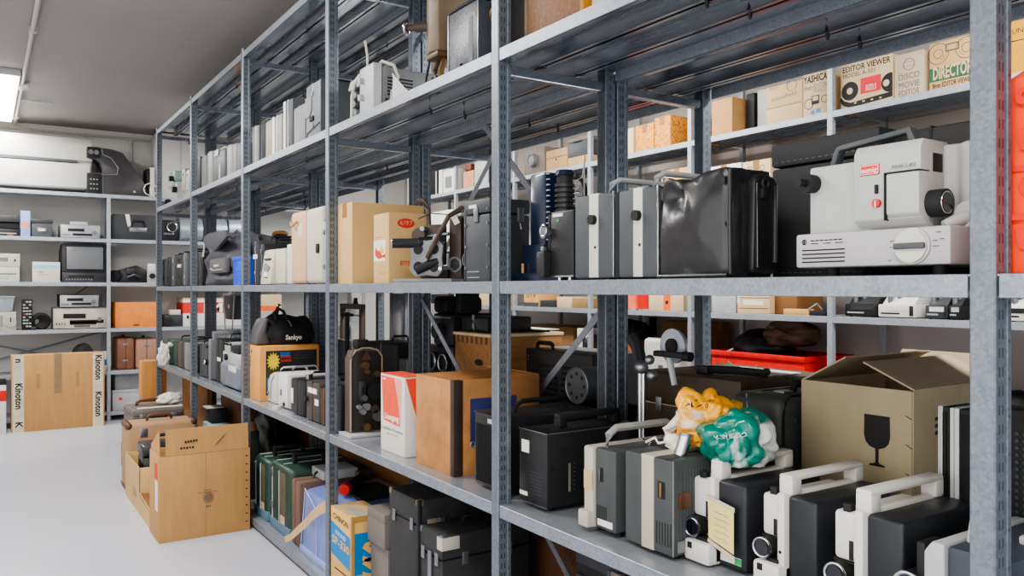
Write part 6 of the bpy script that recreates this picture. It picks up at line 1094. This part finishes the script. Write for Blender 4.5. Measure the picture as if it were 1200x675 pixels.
t,w_,h_=EW('video_camera','black shoulder video camera lying on the third end shelf','camera',135,171,2,311); t.add('body',black,PR('x',[(w_/2,h_*.2),(w_*.3,h_*.75),(w_*.05,h_*.9),(-w_*.2,h_),(-w_/2,h_*.8),(-w_/2,0),(w_*.4,0)],0,.16,.008)); t.add('lens_barrel',blackm,C((.06,w_*.3,h_*.4),(.0,w_*.56,h_*.36),.05,.055)); t.add('viewfinder',char,B(-.03,.03,-w_*.1,w_*.15,h_*.5,h_*.8,.006)); t.add('grip',char,TU([(-.01,-w_*.3,h_*.3),(-.03,-w_*.1,h_*.45),(-.01,w_*.1,h_*.3)],.014))
t,w_,h_=EW('device_pile','grey and white small device beside the video camera on the third end shelf','device',172.5,184,2,309); t.add('body',lgrey,B(0,.15,-w_/2,w_/2,0,h_*.6,.005)); t.add('lens_tube',blackm,C((-.02,0,h_*.35),(.02,0,h_*.35),.025)); t.add('top_part',white,B(.02,.12,-w_*.4,w_*.4,h_*.6,h_,.006))
# shelf D
t,w_,h_=EW('table_radio','beige portable radio with dial at the far left of the fourth end shelf','radio',-14,19,3,365.5); t.add('case',M('radio_beige',(182,176,166),.5),B(0,.2,-w_/2,w_/2,0,h_,.006)); t.add('dial',lgrey,C((-.01,-w_*.3,h_*.45),(0,-w_*.3,h_*.45),.042)); t.add('dial_mark',ink,B(-.012,-.009,-w_*.32,-w_*.28,h_*.45,h_*.7,0)); t.add('grille',grey,*[B(-.002,0,w_*(.4-.05*q)-.003,w_*(.4-.05*q)+.003,h_*.2,h_*.8,0) for q in range(9)])
zz=BZ[3]+h_+.001
t,w_,h_=EW('storage_bin','translucent grey plastic bin on top of the beige radio','bin',-14,17,3,347); h_=Zp(347,t.o.location.x,t.o.location.y)-zz; t.o.location.z=zz; PB=M('frosted_plastic',(150,158,164),.3); t.add('bin',PB,PR('x',[(w_*.46,0),(-w_*.42,0),(-w_*.5,h_*.92),(w_*.5,h_*.92)],0,.24,.006)); t.add('lid',lgrey,B(-.008,.248,-w_*.53,w_*.53,h_*.9,h_,.004))
t,w_,h_=EW('remote_control','large black button panel standing upright on the fourth end shelf','remote control',25.5,38,3,351); t.add('body',blackm,B(0,.05,-w_/2,w_/2,0,h_,.006)); t.add('buttons',lgrey,*[B(-.004,0,w_*(.28-.28*q)-.009,w_*(.28-.28*q)+.009,h_*(.1+.1*r_),h_*(.1+.1*r_)+.012,.001) for q in range(3) for r_ in range(9) if (q+r_)%4]); t.add('red_button',red2,B(-.005,0,w_*.2,w_*.34,h_*.5,h_*.55,.001),)
t,w_,h_=EW('cable_bundle','rounded black cable bundle beside the button panel on the fourth end shelf','cable',38.5,58,3,367); t.add('coil',blackm,*[TO((.05,.01*q,h_*.5),(1,.15*q,.1),h_*.42-.008*q,.016) for q in range(4)]); t.add('plug',char,B(-.02,.02,w_*.3,w_*.6,0,.03,.005))
t,w_,h_=deck('lower wide cream tape deck under the silver receiver on the fourth end shelf',62.5,125,3,360.5,m=M('deck_cream',(186,180,170),.4)); t.add('lower_slot',ink,B(-.006,-.003,-w_*.44,w_*.2,h_*.26,h_*.42,.001)); t.add('letter_row',inkg,*[B(-.006,-.003,w_*(.1-.05*q)-.012,w_*(.1-.05*q)+.008,h_*.08,h_*.18,0) for q in range(6)])
zz=BZ[3]+h_+.001
t,w_,h_=deck('silver receiver with round volume knob on top of the cream tape deck',70,115.5,3,345,z=zz,dark=True)
t.add('bright_rod',steel,TU([(.1,.02,h_),(.12,-.1,h_+.09)],.006,6))
p,w_,h_=BP(135,184,BZ[3],354,BY+.05)
t=carton('bright orange cardboard box with hand hole on the fourth end shelf',p,w_,.3,h_,m=orange,rz=PI/2,tp=True,tm=M('orange_tape',(196,122,62),.5)); t.add('hand_hole',ink,PR('x',[(.03*math.cos(a),.018+.012*math.sin(a)) for a in [PI*q/12 for q in range(13)]],-.001,0))
# shelf E
t,w_,h_=EW('camera_bag','rounded black bag behind the flat carton on the fifth end shelf','bag',83,110,4,402); mk('body',blob(71,(.24,w_,h_),amp=.16,freq=1.4),fabricb,t.o,60); t.add('strap',blackm,TU([(-.02,w_*.4,.03),(-.06,w_*.2,h_*.7),(-.02,-w_*.2,h_*.95)],.012))
for (a,b,yt,lab,m_) in ((136.5,157.5,396,'dark brown upright suitcase, left of the pair on the fifth end shelf',M('brown_case',(120,84,66),.5,var=.15)),(159,184,397,'pinkish brown upright suitcase, right of the pair on the fifth end shelf',M('rose_brown_case',(160,124,106),.5,var=.1))):
    t,w_,h_=EW('suitcase',lab,'suitcase',a,b,4,yt); t.add('shell',m_,B(0,.32,-w_/2,w_/2,0,h_,.02,3)); t.add('edge_band',brown,B(-.002,.322,-.006,.0,.004,h_+.001,.001)); t.add('handle',brown,TU(arch(.1,.22,h_-.004,h_+.018,0),.007)); t.each('latch',steel,[B(-.005,0,-w_*.15,w_*.15,h_*z_,h_*z_+.02,.002) for z_ in (.25,.75)])
t,w_,h_=EW('blue_packet','blue and white packet standing beside the flat carton','packet',121,127,4,412); t.add('packet',paper,B(0,.1,-w_/2,w_/2,0,h_,.003)); t.add('blue_band',blue,B(-.001,.0,-w_/2,w_/2,h_*.3,h_*.6,0))
# shelf F
for (a,b,zb_,yt,lab,m_) in ((132,176,BZ[5],456,'pale grey metal box on the lowest end shelf',lgrey),):
    t,w_,h_=EW('metal_box',lab,'box',a,b,5,yt); t.add('body',M('pale_metal_box',(182,180,184),.5),B(0,.3,-w_/2,w_/2,0,h_,.004)); t.add('badge',red,B(-.001,0,w_*.25,w_*.33,h_*.5,h_*.62,0)); t.add('lid',lgrey,B(-.003,.303,-w_/2-.003,w_/2+.003,h_-.03,h_,.003)); zz=BZ[5]+h_+.001
t,w_,h_=EW('metal_box','mid grey box stacked on the pale grey metal box, lowest end shelf','box',135,178,5,436); h_=Zp(436,t.o.location.x,t.o.location.y)-zz; t.o.location.z=zz; t.add('body',M('mid_box_grey',(126,128,132),.5),B(0,.3,-w_/2,w_/2,0,h_,.004)); t.add('lid',M('mid_box_grey'),B(-.003,.303,-w_/2-.003,w_/2+.003,h_-.025,h_,.003))
# things of the end rack seen through the front rack
t,w_,h_=EW('film_camera','dark camera with chrome lens on the second end shelf, seen through the rack','camera',190.5,207,1,258); t.add('body',black,B(0,.15,-w_/2,w_/2,0,h_,.006)); l_=t.add('lens_barrel',blackm,C((-.05,-w_*.1,h_*.65),(0,-w_*.1,h_*.65),.05)); t.add('lens_ring',chrome,TO((-.05,-w_*.1,h_*.65),(1,0,0),.042,.007),par=l_); t.add('top_plate',steel,B(-.01,.1,-w_*.3,w_*.4,h_*.3,h_*.4,.004))
for i,(a,b,yt) in enumerate(((211,238,255),(240,266,254),(268,296,253))):
    t,w_,h_=EW('canister','grey metal canister lying on the second end shelf, '+('left of three','middle of three','right of three')[i]+' seen through the rack','canister',a,b,1,yt); r_=h_/2; t.add('drum',M('canister_grey',(168,176,182),.35,.4),C((.1,-w_/2,r_),(.1,w_/2,r_),r_)); t.add('end_ring',steel,TO((.1,w_/2,r_),(0,1,0),r_*.96,.006))
t,w_,h_=EW('device_pile','dark device with white top at the right of the fourth end shelf','device',193,214,3,363); t.add('body',char,B(0,.2,-w_/2,w_/2,0,h_*.7,.005)); t.add('white_top',ivory,B(.0,.15,-w_*.4,w_*.2,h_*.7,h_,.005)); t.add('lens_tube',blackm,C((-.03,w_*.3,h_*.3),(.0,w_*.3,h_*.3),.04))
t,w_,h_=EW('cardboard_box','white and red printed carton on the fourth end shelf, seen through the rack','box',214.5,283,3,350.5); t.add('body',white,B(0,.3,-w_/2,w_/2,0,h_,.003)); r_=t.add('red_band',red,B(-.001,.301,-w_/2-.001,w_/2+.001,h_*.48,h_*.88,0)); t.txt('IMEK',whitei,'F',(-.001,-w_*.2,h_*.66),.12,fit=.4,par=r_,bold=.03); t.add('green_mark',M('lime',(150,200,90),.6),B(-.002,0,w_*.32,w_*.38,h_*.4,h_*.8,0)); t.add('lid_top',kraft2,B(.0,.3,-w_/2,w_/2,h_,h_+.012,.002)); t.add('black_square',ink,B(-.002,0,w_*.4,w_*.44,h_*.28,h_*.4,0))
t,w_,h_=EW('cardboard_box','pale carton with an orange mark on the fourth end shelf, right of the red one','box',303,330,3,345); t.add('body',beige,B(0,.3,-w_/2,w_/2,0,h_,.003)); t.add('orange_mark',M('orange_print',(226,110,60),.6),B(-.001,0,-w_*.3,w_*.44,h_*.45,h_*.62,0)); t.add('lower_panel',lgrey,B(-.001,0,-w_/2,w_/2,0,h_*.42,0))
# ================================================================== wall rack behind (front faces towards -x)
def WR(name,lab,cat,a,b,lev,yt,X=WX+.04,group=None):
    y1,y0=Yp(a,X),Yp(b,X); h_=Zp(yt,X,y0)-WZ[lev]
    return T(name,lab,cat,(X,(y0+y1)/2,WZ[lev]),0,group),y1-y0,h_
def wbox(lab,a,b,lev,yt,m,dp=.3,X=WX+.04,**k):
    y1,y0=Yp(a,X),Yp(b,X); h_=Zp(yt,X,y0)-WZ[lev]
    return carton(lab,(X,(y0+y1)/2,WZ[lev]),y1-y0,dp,h_,m=m,**k),y1-y0,h_
# top visible shelf
t,w_,h_=wbox('cream box printed with a film reel and a red panel on the wall shelf',985,1046,0,62,beige,tp=False)
t.txt('EDITOR VIEWER',ink,'F',(0,.0,h_*.88),.04,fit=w_*.92,bold=.015); t.txt('MODEL A-501',ink,'F',(0,w_*.13,h_*.74),.03,fit=w_*.62)
for y_ in (w_*.31,-w_*.46):
    k_=t.add('reel_print',ink,PR('x',[(max(-w_/2,y_+.165*w_*math.cos(a)),h_*.4+.165*w_*math.sin(a)) for a in [2*PI*q/36 for q in range(36)]],-.0012,0)); t.add('reel_centre',beige,C((-.002,y_+(.02 if y_<0 else 0),h_*.4),(0,y_+(.02 if y_<0 else 0),h_*.4),.016),par=k_)
p_=t.add('red_panel',M('crimson',(200,48,58),.6),B(-.0012,0,-w_*.29,w_*.1,h_*.28,h_*.62,0)); t.txt('SUPER-8',whitei,'F',(-.0012,-w_*.1,h_*.42),.02,fit=w_*.2,par=p_); t.txt('SINGLE-8',whitei,'F',(-.0012,-w_*.1,h_*.35),.02,fit=w_*.2,par=p_)
t.add('film_strip',ink,PR('x',[(w_*.5,h_*.3),(w_*.42,h_*.2),(w_*.3,h_*.14),(-w_*.5,h_*.2),(-w_*.5,h_*.09),(w_*.3,h_*.03),(w_*.44,h_*.1),(w_*.5,h_*.2)],-.001,0)); t.add('perforation',beige,*[B(-.0016,0,w_*(.2-.16*q)-.006,w_*(.2-.16*q)+.006,h_*.1,h_*.13,0) for q in range(4)])
t,w_,h_=wbox('narrow beige movie editor box beside the reel-printed box',1048,1083,0,57,M('grey_beige',(188,174,152),.75,var=.04),tp=False,dp=.26)
for s_,z_ in (('DISCO',.47),('MOVIE',.28),('EDITOR',.1)): t.txt(s_,inkg,'F',(0,0,h_*z_),.04,fit=w_*.7)
t.add('line_drawing',inkg,TO((-.0006,0,h_*.74),(1,0,0),.026,.0012),B(-.001,0,-.03,.03,h_*.7,h_*.705,0),B(-.001,0,-.03,.03,h_*.8,h_*.805,0))
t,w_,h_=wbox('beige and green printed editor box beside the nearest post',1089,1144,0,38,M('director_tan',(196,164,122),.75,var=.04),tp=False)
p_=t.add('green_band',M('band_green',(52,92,68),.6),B(-.0012,0,-w_/2,w_/2,h_*.2,h_*.48,0)); t.txt('DIRECTOR',beige,'F',(-.0012,.0,h_*.35),.075,fit=w_*.84,par=p_,bold=.03); t.txt('8mm EDITOR VIEWER',ink,'F',(0,-w_*.0,h_*.11),.03,fit=w_*.86,bold=.02)
t.add('line_drawing',inkg,TO((-.0006,w_*.3,h_*.76),(1,0,0),.045,.0014),TO((-.0006,-w_*.3,h_*.76),(1,0,0),.045,.0014),TO((-.0006,w_*.3,h_*.76),(1,0,0),.02,.0012),TO((-.0006,-w_*.3,h_*.76),(1,0,0),.02,.0012),B(-.001,0,-.03,.03,h_*.76,h_*.92,0),TU([(-.0006,.03,h_*.7),(-.0006,w_*.24,h_*.62)],.001,4),TU([(-.0006,-.03,h_*.7),(-.0006,-w_*.24,h_*.62)],.001,4))
t.add('screen_frame',M('director_tan'),B(-.0014,0,-.024,.024,h_*.79,h_*.89,0))
t,w_,h_=wbox('mustard yellow box at the top right edge on the wall shelf',1166,1222,0,16,M('mustard',(190,146,58),.7),tp=False); t.txt('BRAUN',ink,'F',(0,w_*.16,h_*.8),.03); t.add('print_line',ink,B(-.001,0,-w_*.2,w_*.4,h_*.62,h_*.635,0))
t,w_,h_=wbox('cream editor box with film editor drawing, left of the wall rack post',941,970.5,0,81,beige,tp=False,dp=.28)
t.txt('YASHICA',ink,'F',(0,0,h_*.86),.05,fit=w_*.95,bold=.03); t.txt('8mm EDITOR',inkg,'F',(0,0,h_*.68),.04,fit=w_*.9); t.txt('MODEL I',inkg,'F',(0,-w_*.15,h_*.57),.025,fit=w_*.45); t.add('line_drawing',ink,TO((-.0006,w_*.26,h_*.31),(1,0,0),.026,.0014),TO((-.0006,-w_*.36,h_*.36),(1,0,0),.018,.0014),B(-.001,0,-.022,.022,h_*.28,h_*.48,0)); t.add('screen_frame',beige,B(-.0014,0,-.017,.017,h_*.36,h_*.46,0)); t.add('blue_mark',blue,B(-.001,0,-.03,-.004,h_*.08,h_*.17,0),B(-.001,0,.004,.026,h_*.06,h_*.15,0))
X=WX+.04
y1,y0=Yp(898,X),Yp(940,X)
hh=Zp(124,X,(y0+y1)/2)-WZ[0]
PBX=M('blush_card',(204,176,142),.75,var=.04)
carton('lower pale brown carton of the stacked pair on the wall shelf',(X,(y0+y1)/2,WZ[0]),y1-y0,.28,hh,m=PBX,tp=False)
h2=Zp(93,X,y0)-WZ[0]-hh
t=carton('upper pale brown carton with printed line of text on the wall shelf pair',(X,(y0+y1)/2,WZ[0]+hh+.001),y1-y0,.28,h2,m=PBX,tp=False); t.txt('mansfield',inkg,'F',(0,0,h2*.42),.03,fit=(y1-y0)*.7,rot=.06); t.add('tape_mark',M('pink_tape',(190,140,110),.6),B(-.001,0,.04,.09,h2*.84,h2*.96,0)); t.add('badge',inkg,TO((-.0006,-.05,h2*.86),(1,0,0),.03,.001))
t,w_,h_=wbox('plain brown cardboard box between two posts on the wall shelf',834,858,0,113,M('tan_carton2',(186,148,104),.75,var=.08),dp=.42,tp=False)
t=T('film_splicer','small dark and white splicer standing behind the plain brown box','splicer',(WX+.14,Yp(884,WX+.14),WZ[0])); zt=Zp(107,WX+.14,Yp(884,WX+.14))-WZ[0]; t.add('body',lgrey,B(0,.2,-.09,-.02,0,zt,.006)); t.add('dark_part',blackm,B(.0,.1,.0,.06,0,zt-.005,.006)); t.add('stand',grey,B(-.0,.2,-.09,.08,0,.02,.003))
WV=M('woven_orange',(216,160,84),.7,rgb2=(178,112,52),thr=.55,scale=60)
for (a,b,yt,lab) in ((745,766,143,'left of two orange mottled cartons on the wall shelf'),(767,785.5,134,'right of two orange mottled cartons on the wall shelf')):
    t,w_,h_=wbox(lab,a,b,0,yt,WV,dp=.3,tp=True,tm=M('brown_tape2',(150,108,70),.5))
wbox('narrow beige box beside the orange mottled cartons on the wall shelf',732,742,0,149,beige,dp=.2,tp=False)
wbox('orange mottled carton partly hidden behind the rear post',806,818,0,136,WV,dp=.2,tp=False,X=WX+.06)
t,w_,h_=WR('loudspeaker','grey-brown box with round knob on the wall shelf behind the navy projector','speaker',614,638,0,171); t.add('cabinet',M('taupe_box',(122,112,104),.6),B(0,.2,-w_/2,w_/2,0,h_,.004)); t.add('round_knob',grey,C((-.03,0,h_*.55),(0,0,h_*.55),.05)); t.add('knob_ring',steel,TO((-.03,0,h_*.55),(1,0,0),.04,.006))
t,w_,h_=wbox('pale carton with drawer hole on the wall shelf beside the knob box',640,664,0,172,M('drawer_card',(190,160,118),.75),dp=.3,tp=False); t.add('lid_line',ink,B(-.001,0,-w_/2,w_/2,h_*.62,h_*.64,0)); t.add('drawer_hole',ink,C((-.001,0,h_*.52),(.0,0,h_*.52),.008,n=10))
y1,y0=Yp(665.5,X),Yp(689,X); hh=Zp(183,X,(y0+y1)/2)-WZ[0]
carton('flat pale carton under the dark grey file box on the wall shelf',(X,(y0+y1)/2,WZ[0]),y1-y0,.3,hh,m=M('drawer_card'),tp=False)
h2=Zp(158,X,y0)-WZ[0]-hh
t=T('file_box','dark grey file box with lid on a flat carton on the wall shelf','box',(X,(y0+y1)/2,WZ[0]+hh+.001)); w_=y1-y0; t.add('body',dgrey,B(0,.3,-w_/2,w_/2,0,h2*.84,.003)); t.add('lid',M('taupe_box'),B(-.006,.3,-w_/2-.004,w_/2+.004,h2*.78,h2,.004)); t.add('finger_hole',ink,B(-.008,0,-w_*.2,w_*.2,h2*.74,h2*.8,.002))
for (a,b,yt,m_,lab) in ((500,512,197,blackm,'dark framed box on the wall shelf far behind the iron mechanism'),(514,518,196,white,'narrow white box on the wall shelf far behind the iron mechanism'),(519.5,532,197,white,'white box with grey window on the wall shelf behind the iron mechanism'),(543,555,199,M('rose_card',(186,140,112),.7),'rosy brown box on the wall shelf left of the second post'),(556,572,186,lgrey,'pale leaning board on the wall shelf left of the second post')):
    t,w_,h_=wbox(lab,a,b,0,yt,m_,dp=.2,tp=False)
    if '519' in str(a): t.add('grey_window',grey,B(-.001,0,-w_*.3,w_*.3,h_*.2,h_*.7,0))
    if a==500: t.add('pale_frame',lgrey,B(-.002,0,w_*.38,w_/2,0,h_,0),B(-.002,0,-w_/2,-w_*.38,0,h_,0))
t=T('wooden_pieces','dark red and brown wooden pieces on the rosy box of the wall shelf','wood',(X,Yp(549,X),WZ[0]+Zp(199,X,Yp(555,X))-WZ[0]+.002)); t.add('block',M('mahogany',(110,50,36),.6),B(0,.12,-.04,.06,0,.06,.006)); t.add('stick',brass,C((-.005,-.05,.01),(-.005,.08,.03),.008))
# middle shelf glimpses
t,w_,h_=wbox('white carton top showing above the black leather bag',829,868,1,190,white,X=WX+.06); 
t,w_,h_=wbox('cream carton with faint lettering above the end of the leather bag',870,903,1,185,beige,X=WX+.06); t.txt('ELMO',inkg,'F',(0,0,h_*.86),.05,fit=w_*.6)
t,w_,h_=wbox('tan carton showing above the left corner of the leather bag',775,812,1,194,M('drawer_card'),X=WX+.06)
t=slim_case('dark case on the middle wall shelf behind the grey striped cases',(WX+.08,Yp(748,WX+.08),WZ[1]),.2,.3,.3,m=char,latch=False)
t=slim_case('dark hooded device on the middle wall shelf right of the fibre case',(WX+.08,Yp(1015,WX+.08),WZ[1]),.3,.3,.36,m=blackm,latch=False)
wbox('white carton on the middle wall shelf far behind the iron mechanism',503,530,1,245,white,X=WX+.06,tp=False)
# third shelf
t,w_,h_=wbox('beige box with orange strip on the third wall shelf',760,801,2,338,beige,tp=False); t.add('orange_strip',M('orange_print'),B(-.001,0,-w_*.14,w_*.06,0,h_,0)); t.add('dark_dot',ink,C((-.002,-w_*.04,h_*.38),(0,-w_*.04,h_*.38),.012,n=12))
for (a,b,m_,lab) in ((733,743,M('salmon',(224,120,92),.5),'salmon-coloured round tin on the third wall shelf'),(744.5,758,red2,'bright red round tin on the third wall shelf')):
    t,w_,h_=WR('tin',lab,'tin',a,b,2,338); t.add('can',m_,C((w_/2,0,0),(w_/2,0,h_),w_/2)); t.add('lid',m_,C((w_/2,0,h_-.02),(w_/2,0,h_+.004),w_/2+.003)); t.add('bottom_rim',steel,TO((w_/2,0,.004),(0,0,1),w_/2,.003))
wbox('grey-white metal box on the third wall shelf right of the rear post',834,862,2,338,lgrey,tp=False)
t,w_,h_=wbox('beige drawer boxes with paper label on the third wall shelf',864,902,2,338,M('peach_card',(210,182,146),.7,var=.04),tp=False); t.add('drawer_lines',ink,B(-.001,0,-w_/2,w_/2,h_*.62,h_*.64,0),B(-.001,0,-w_*.46,w_*.42,h_*.2,h_*.22,0)); t.add('paper_label',paper,B(-.0012,0,-w_*.3,w_*.3,h_*.34,h_*.52,0)); t.add('finger_hole',ink,C((-.001,.0,h_*.84),(0,0,h_*.84),.014,n=12)); t.add('white_edge',white,B(-.001,0,w_*.42,w_/2,h_*.4,h_,0))
wbox('brown carton side on the third wall shelf beside the drawer boxes',904.5,934,2,339,kraftd,X=WX+.08,dp=.22,tp=False)
t,w_,h_=WR('wooden_tray','flat pale wooden tray with small dark parts on the third wall shelf','tray',918,968,2,363,X=WX+.01); t.add('tray',M('pale_wood'),B(0,.05,-w_*.1,w_/2,0,h_,.003)); t.add('dark_parts',blackm,B(.0,.05,-w_/2,-w_*.12,0,h_*.8,.004)); t.add('clip',steel,TU([(.0,-w_*.1,h_),(.0,-w_*.3,h_+.03),(.0,-w_*.42,h_)],.004,6))
for (a,b,m_,bm_,lab) in ((990,1028,blackm,char,'black film editor with sloping deck on the third wall shelf'),(1029,1072,white,white,'white film editor with sloping deck on the third wall shelf'),(1084,1110,char,white,'dark film editor with white front plate on the third wall shelf'),(1112,1126,blackm,lgrey,'dark viewer with grey hood on the third wall shelf, by the nearest post'),(1180,1204,white,blackm,'white and black viewer at the right edge of the third wall shelf')):
    t,w_,h_=WR('film_editor',lab,'film editor',a,b,2,344); t.add('base',m_,B(0,.16,-w_/2,w_/2,.004,h_*.55,.005)); t.add('sloping_deck',m_,PR('y',[(.01,h_*.55),(.16,h_*.55),(.16,h_*1.25),(.1,h_*1.25)],-w_*.46,w_*.42,.004)); t.add('front_slot',ink if m_ is white else lgrey,B(-.001,0,-w_*.1,w_*.42,h_*.16,h_*.22,0)); t.add('front_badge',bm_,B(-.0015,0,-w_*.4,w_*.3,h_*.3,h_*.48,0)); t.add('splice_parts',steel,*[C((.03+.02*q,w_*(.25-.2*q),h_*.6),(.03+.02*q,w_*(.25-.2*q),h_*(.9+.1*q)),.012) for q in range(3)]); t.add('side_knob',ink,B(-.003,0,-w_*.46,-w_*.36,h_*.1,h_*.5,.001)); t.each('foot',rubber,[C((x_,y_,0),(x_,y_,.006),.008) for x_ in (.03,.13) for y_ in (-w_*.4,w_*.4)])
t,w_,h_=wbox('small wooden box with black letters on the third wall shelf',614,631,2,343,M('light_wood',(208,166,112),.7),tp=False,dp=.2); t.txt('019',ink,'F',(0,0,h_*.78),.05,fit=w_*.6); t.add('lower_dark',dgrey,B(-.001,0,-w_/2,w_/2,0,h_*.3,0))
wbox('dark low box on the third wall shelf beside the lettered wooden box',633,650,2,352,char,tp=False,dp=.2)
wbox('cream box on the third wall shelf behind the diagonal brace',652.5,669,2,348,beige,tp=False,dp=.24)
wbox('olive box on the third wall shelf left of the middle post',671,688,2,350,M('olive_card',(150,124,84),.7),tp=False,dp=.24)
wbox('dark box on the third wall shelf left of the second post',541,560,2,339,char,tp=False,dp=.24)
wbox('cream rounded box touching the second post on the third wall shelf',561.5,573,2,339,beige,tp=False,dp=.24)
wbox('tall white box on the third wall shelf beyond the third bay',505,525,2,345,blackm,tp=False,dp=.2)
# fourth shelf
t,w_,h_=WR('suitcase','white rounded hard case with a handle on the fourth wall shelf','suitcase',753,797,3,398.5,X=WX+.05); t.add('shell',M('white_case',(196,192,186),.45),B(0,.2,-w_/2,w_/2,0,h_,.03,4)); t.add('seam',grey,B(.09,.1,-w_/2-.001,w_/2+.001,.02,h_+.001,.001)); t.add('handle',blackm,TU(archy(-.07,.05,h_-.004,h_+.035,.1),.009)); t.add('latch',steel,B(-.006,0,-.02,.02,h_*.4,h_*.5,.003))
t,w_,h_=WR('plastic_crate','red plastic crate filled with black bags on the fourth wall shelf','crate',834,943,3,419,X=WX+.03); k=.008; t.add('crate',red2,B(0,k,-w_/2,w_/2,0,h_,.002),B(.4-k,.4,-w_/2,w_/2,0,h_,.002),B(k,.4-k,-w_/2,-w_/2+k,0,h_,.002),B(k,.4-k,w_/2-k,w_/2,0,h_,.002),B(k,.4-k,-w_/2+k,w_/2-k,0,k,0)); t.add('rim',red2,B(-.01,.01,-w_/2-.008,w_/2+.008,h_-.025,h_+.002,.004),B(.0,.41,-w_/2-.01,-w_/2+.006,h_-.025,h_+.002,.004)); t.add('front_opening',M('dark_green_void',(70,96,52),.7),B(-.001,0,w_*.1,w_*.44,h_*.3,h_*.75,0)); t.add('green_wire',M('green_wire',(40,120,70),.5),TU([(-.006,w_*.3,h_*.8),(-.012,w_*.1,h_*.62),(-.006,-.02,h_*.78)],.005,6))
zb_=WZ[3]+h_; pc=t.o.location
t=T('camera_bag','shiny black bag lying on top of the red crate','bag',(pc.x+.2,pc.y+.10,zb_-.06)); mk('body',blob(81,(.3,.34,.19),amp=.16,freq=1.4),leather,t.o,60); t.add('strap',lgrey,TU([(-.15,.1,.07),(-.17,.14,.05),(-.15,.17,.01)],.005,6))
t=T('camera_bag','brown crumpled leather bag on top of the bags in the red crate','bag',(pc.x+.2,pc.y-.08,zb_+.04)); mk('body',blob(84,(.26,.3,.15),amp=.3,freq=2),M('worn_brown',(96,76,62),.6,var=.2),t.o,60); t.add('strap',brown,TU([(-.1,-.1,.05),(-.14,-.02,.09),(-.1,.08,.07)],.008))
t=slim_case('black box case standing at the right inside the red crate',(pc.x+.06,pc.y-.17,WZ[3]+.012),.12,.2,.26,m=blackm,latch=False)
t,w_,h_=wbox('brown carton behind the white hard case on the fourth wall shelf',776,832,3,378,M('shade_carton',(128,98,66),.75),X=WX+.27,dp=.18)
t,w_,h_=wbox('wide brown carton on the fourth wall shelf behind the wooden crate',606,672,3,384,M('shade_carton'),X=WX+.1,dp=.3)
t,w_,h_=WR('sewing_machine','white metal machine with black handwheel and strap on the fourth wall shelf','machine',675,698,3,386); t.add('column',white,B(0,.12,-w_*.1,w_*.46,0,h_,.008)); t.add('handwheel',blackm,C((.04,-w_*.1,h_*.68),(.04,-w_*.34,h_*.68),.075)); t.add('dark_panel',ink,B(-.001,0,.0,w_*.16,h_*.62,h_*.84,0)); t.add('strap',blackm,TU([(-.02,w_*.5,h_*.3),(-.02,0,h_*.36),(-.02,-w_*.5,h_*.3)],.014))
t,w_,h_=wbox('orange carton on the fourth wall shelf behind the middle post',700,748,3,399,M('rust_carton',(150,86,44),.7),X=WX+.1,dp=.25,tp=False)
t=T('camera_bag','dark soft bag on the orange carton behind the middle post','bag',(WX+.2,Yp(738,WX+.2),WZ[3]+h_+.001)); mk('body',blob(90,(.22,.34,.13),amp=.15,freq=1.4),fabricb,t.o,60); t.add('strap',blackm,TU([(-.1,-.1,.05),(-.13,0,.09),(-.1,.1,.05)],.008))
t,w_,h_=WR('black_tripod','black tripod foot standing on the fourth wall shelf behind the white hard case','tripod',760,770,3,372,X=WX+.4); t.add('leg',blackm,C((0,0,0),(0,0,h_),.025)); t.add('collar',char,C((0,0,h_*.3),(0,0,h_*.36),.035))
t=T('black_cloth','dark cloth heap on the fourth wall shelf behind the speakers at right','cloth',(WX+.22,Yp(1185,WX+.22),WZ[3])); mk('body',blob(95,(.35,.36,.2),amp=.14,freq=1.6),fabricb,t.o,60); t.add('fold',blackm,TU([(-.17,.1,.05),(-.18,0,.09),(-.16,-.1,.06)],.012))
bpy.context.view_layer.update()
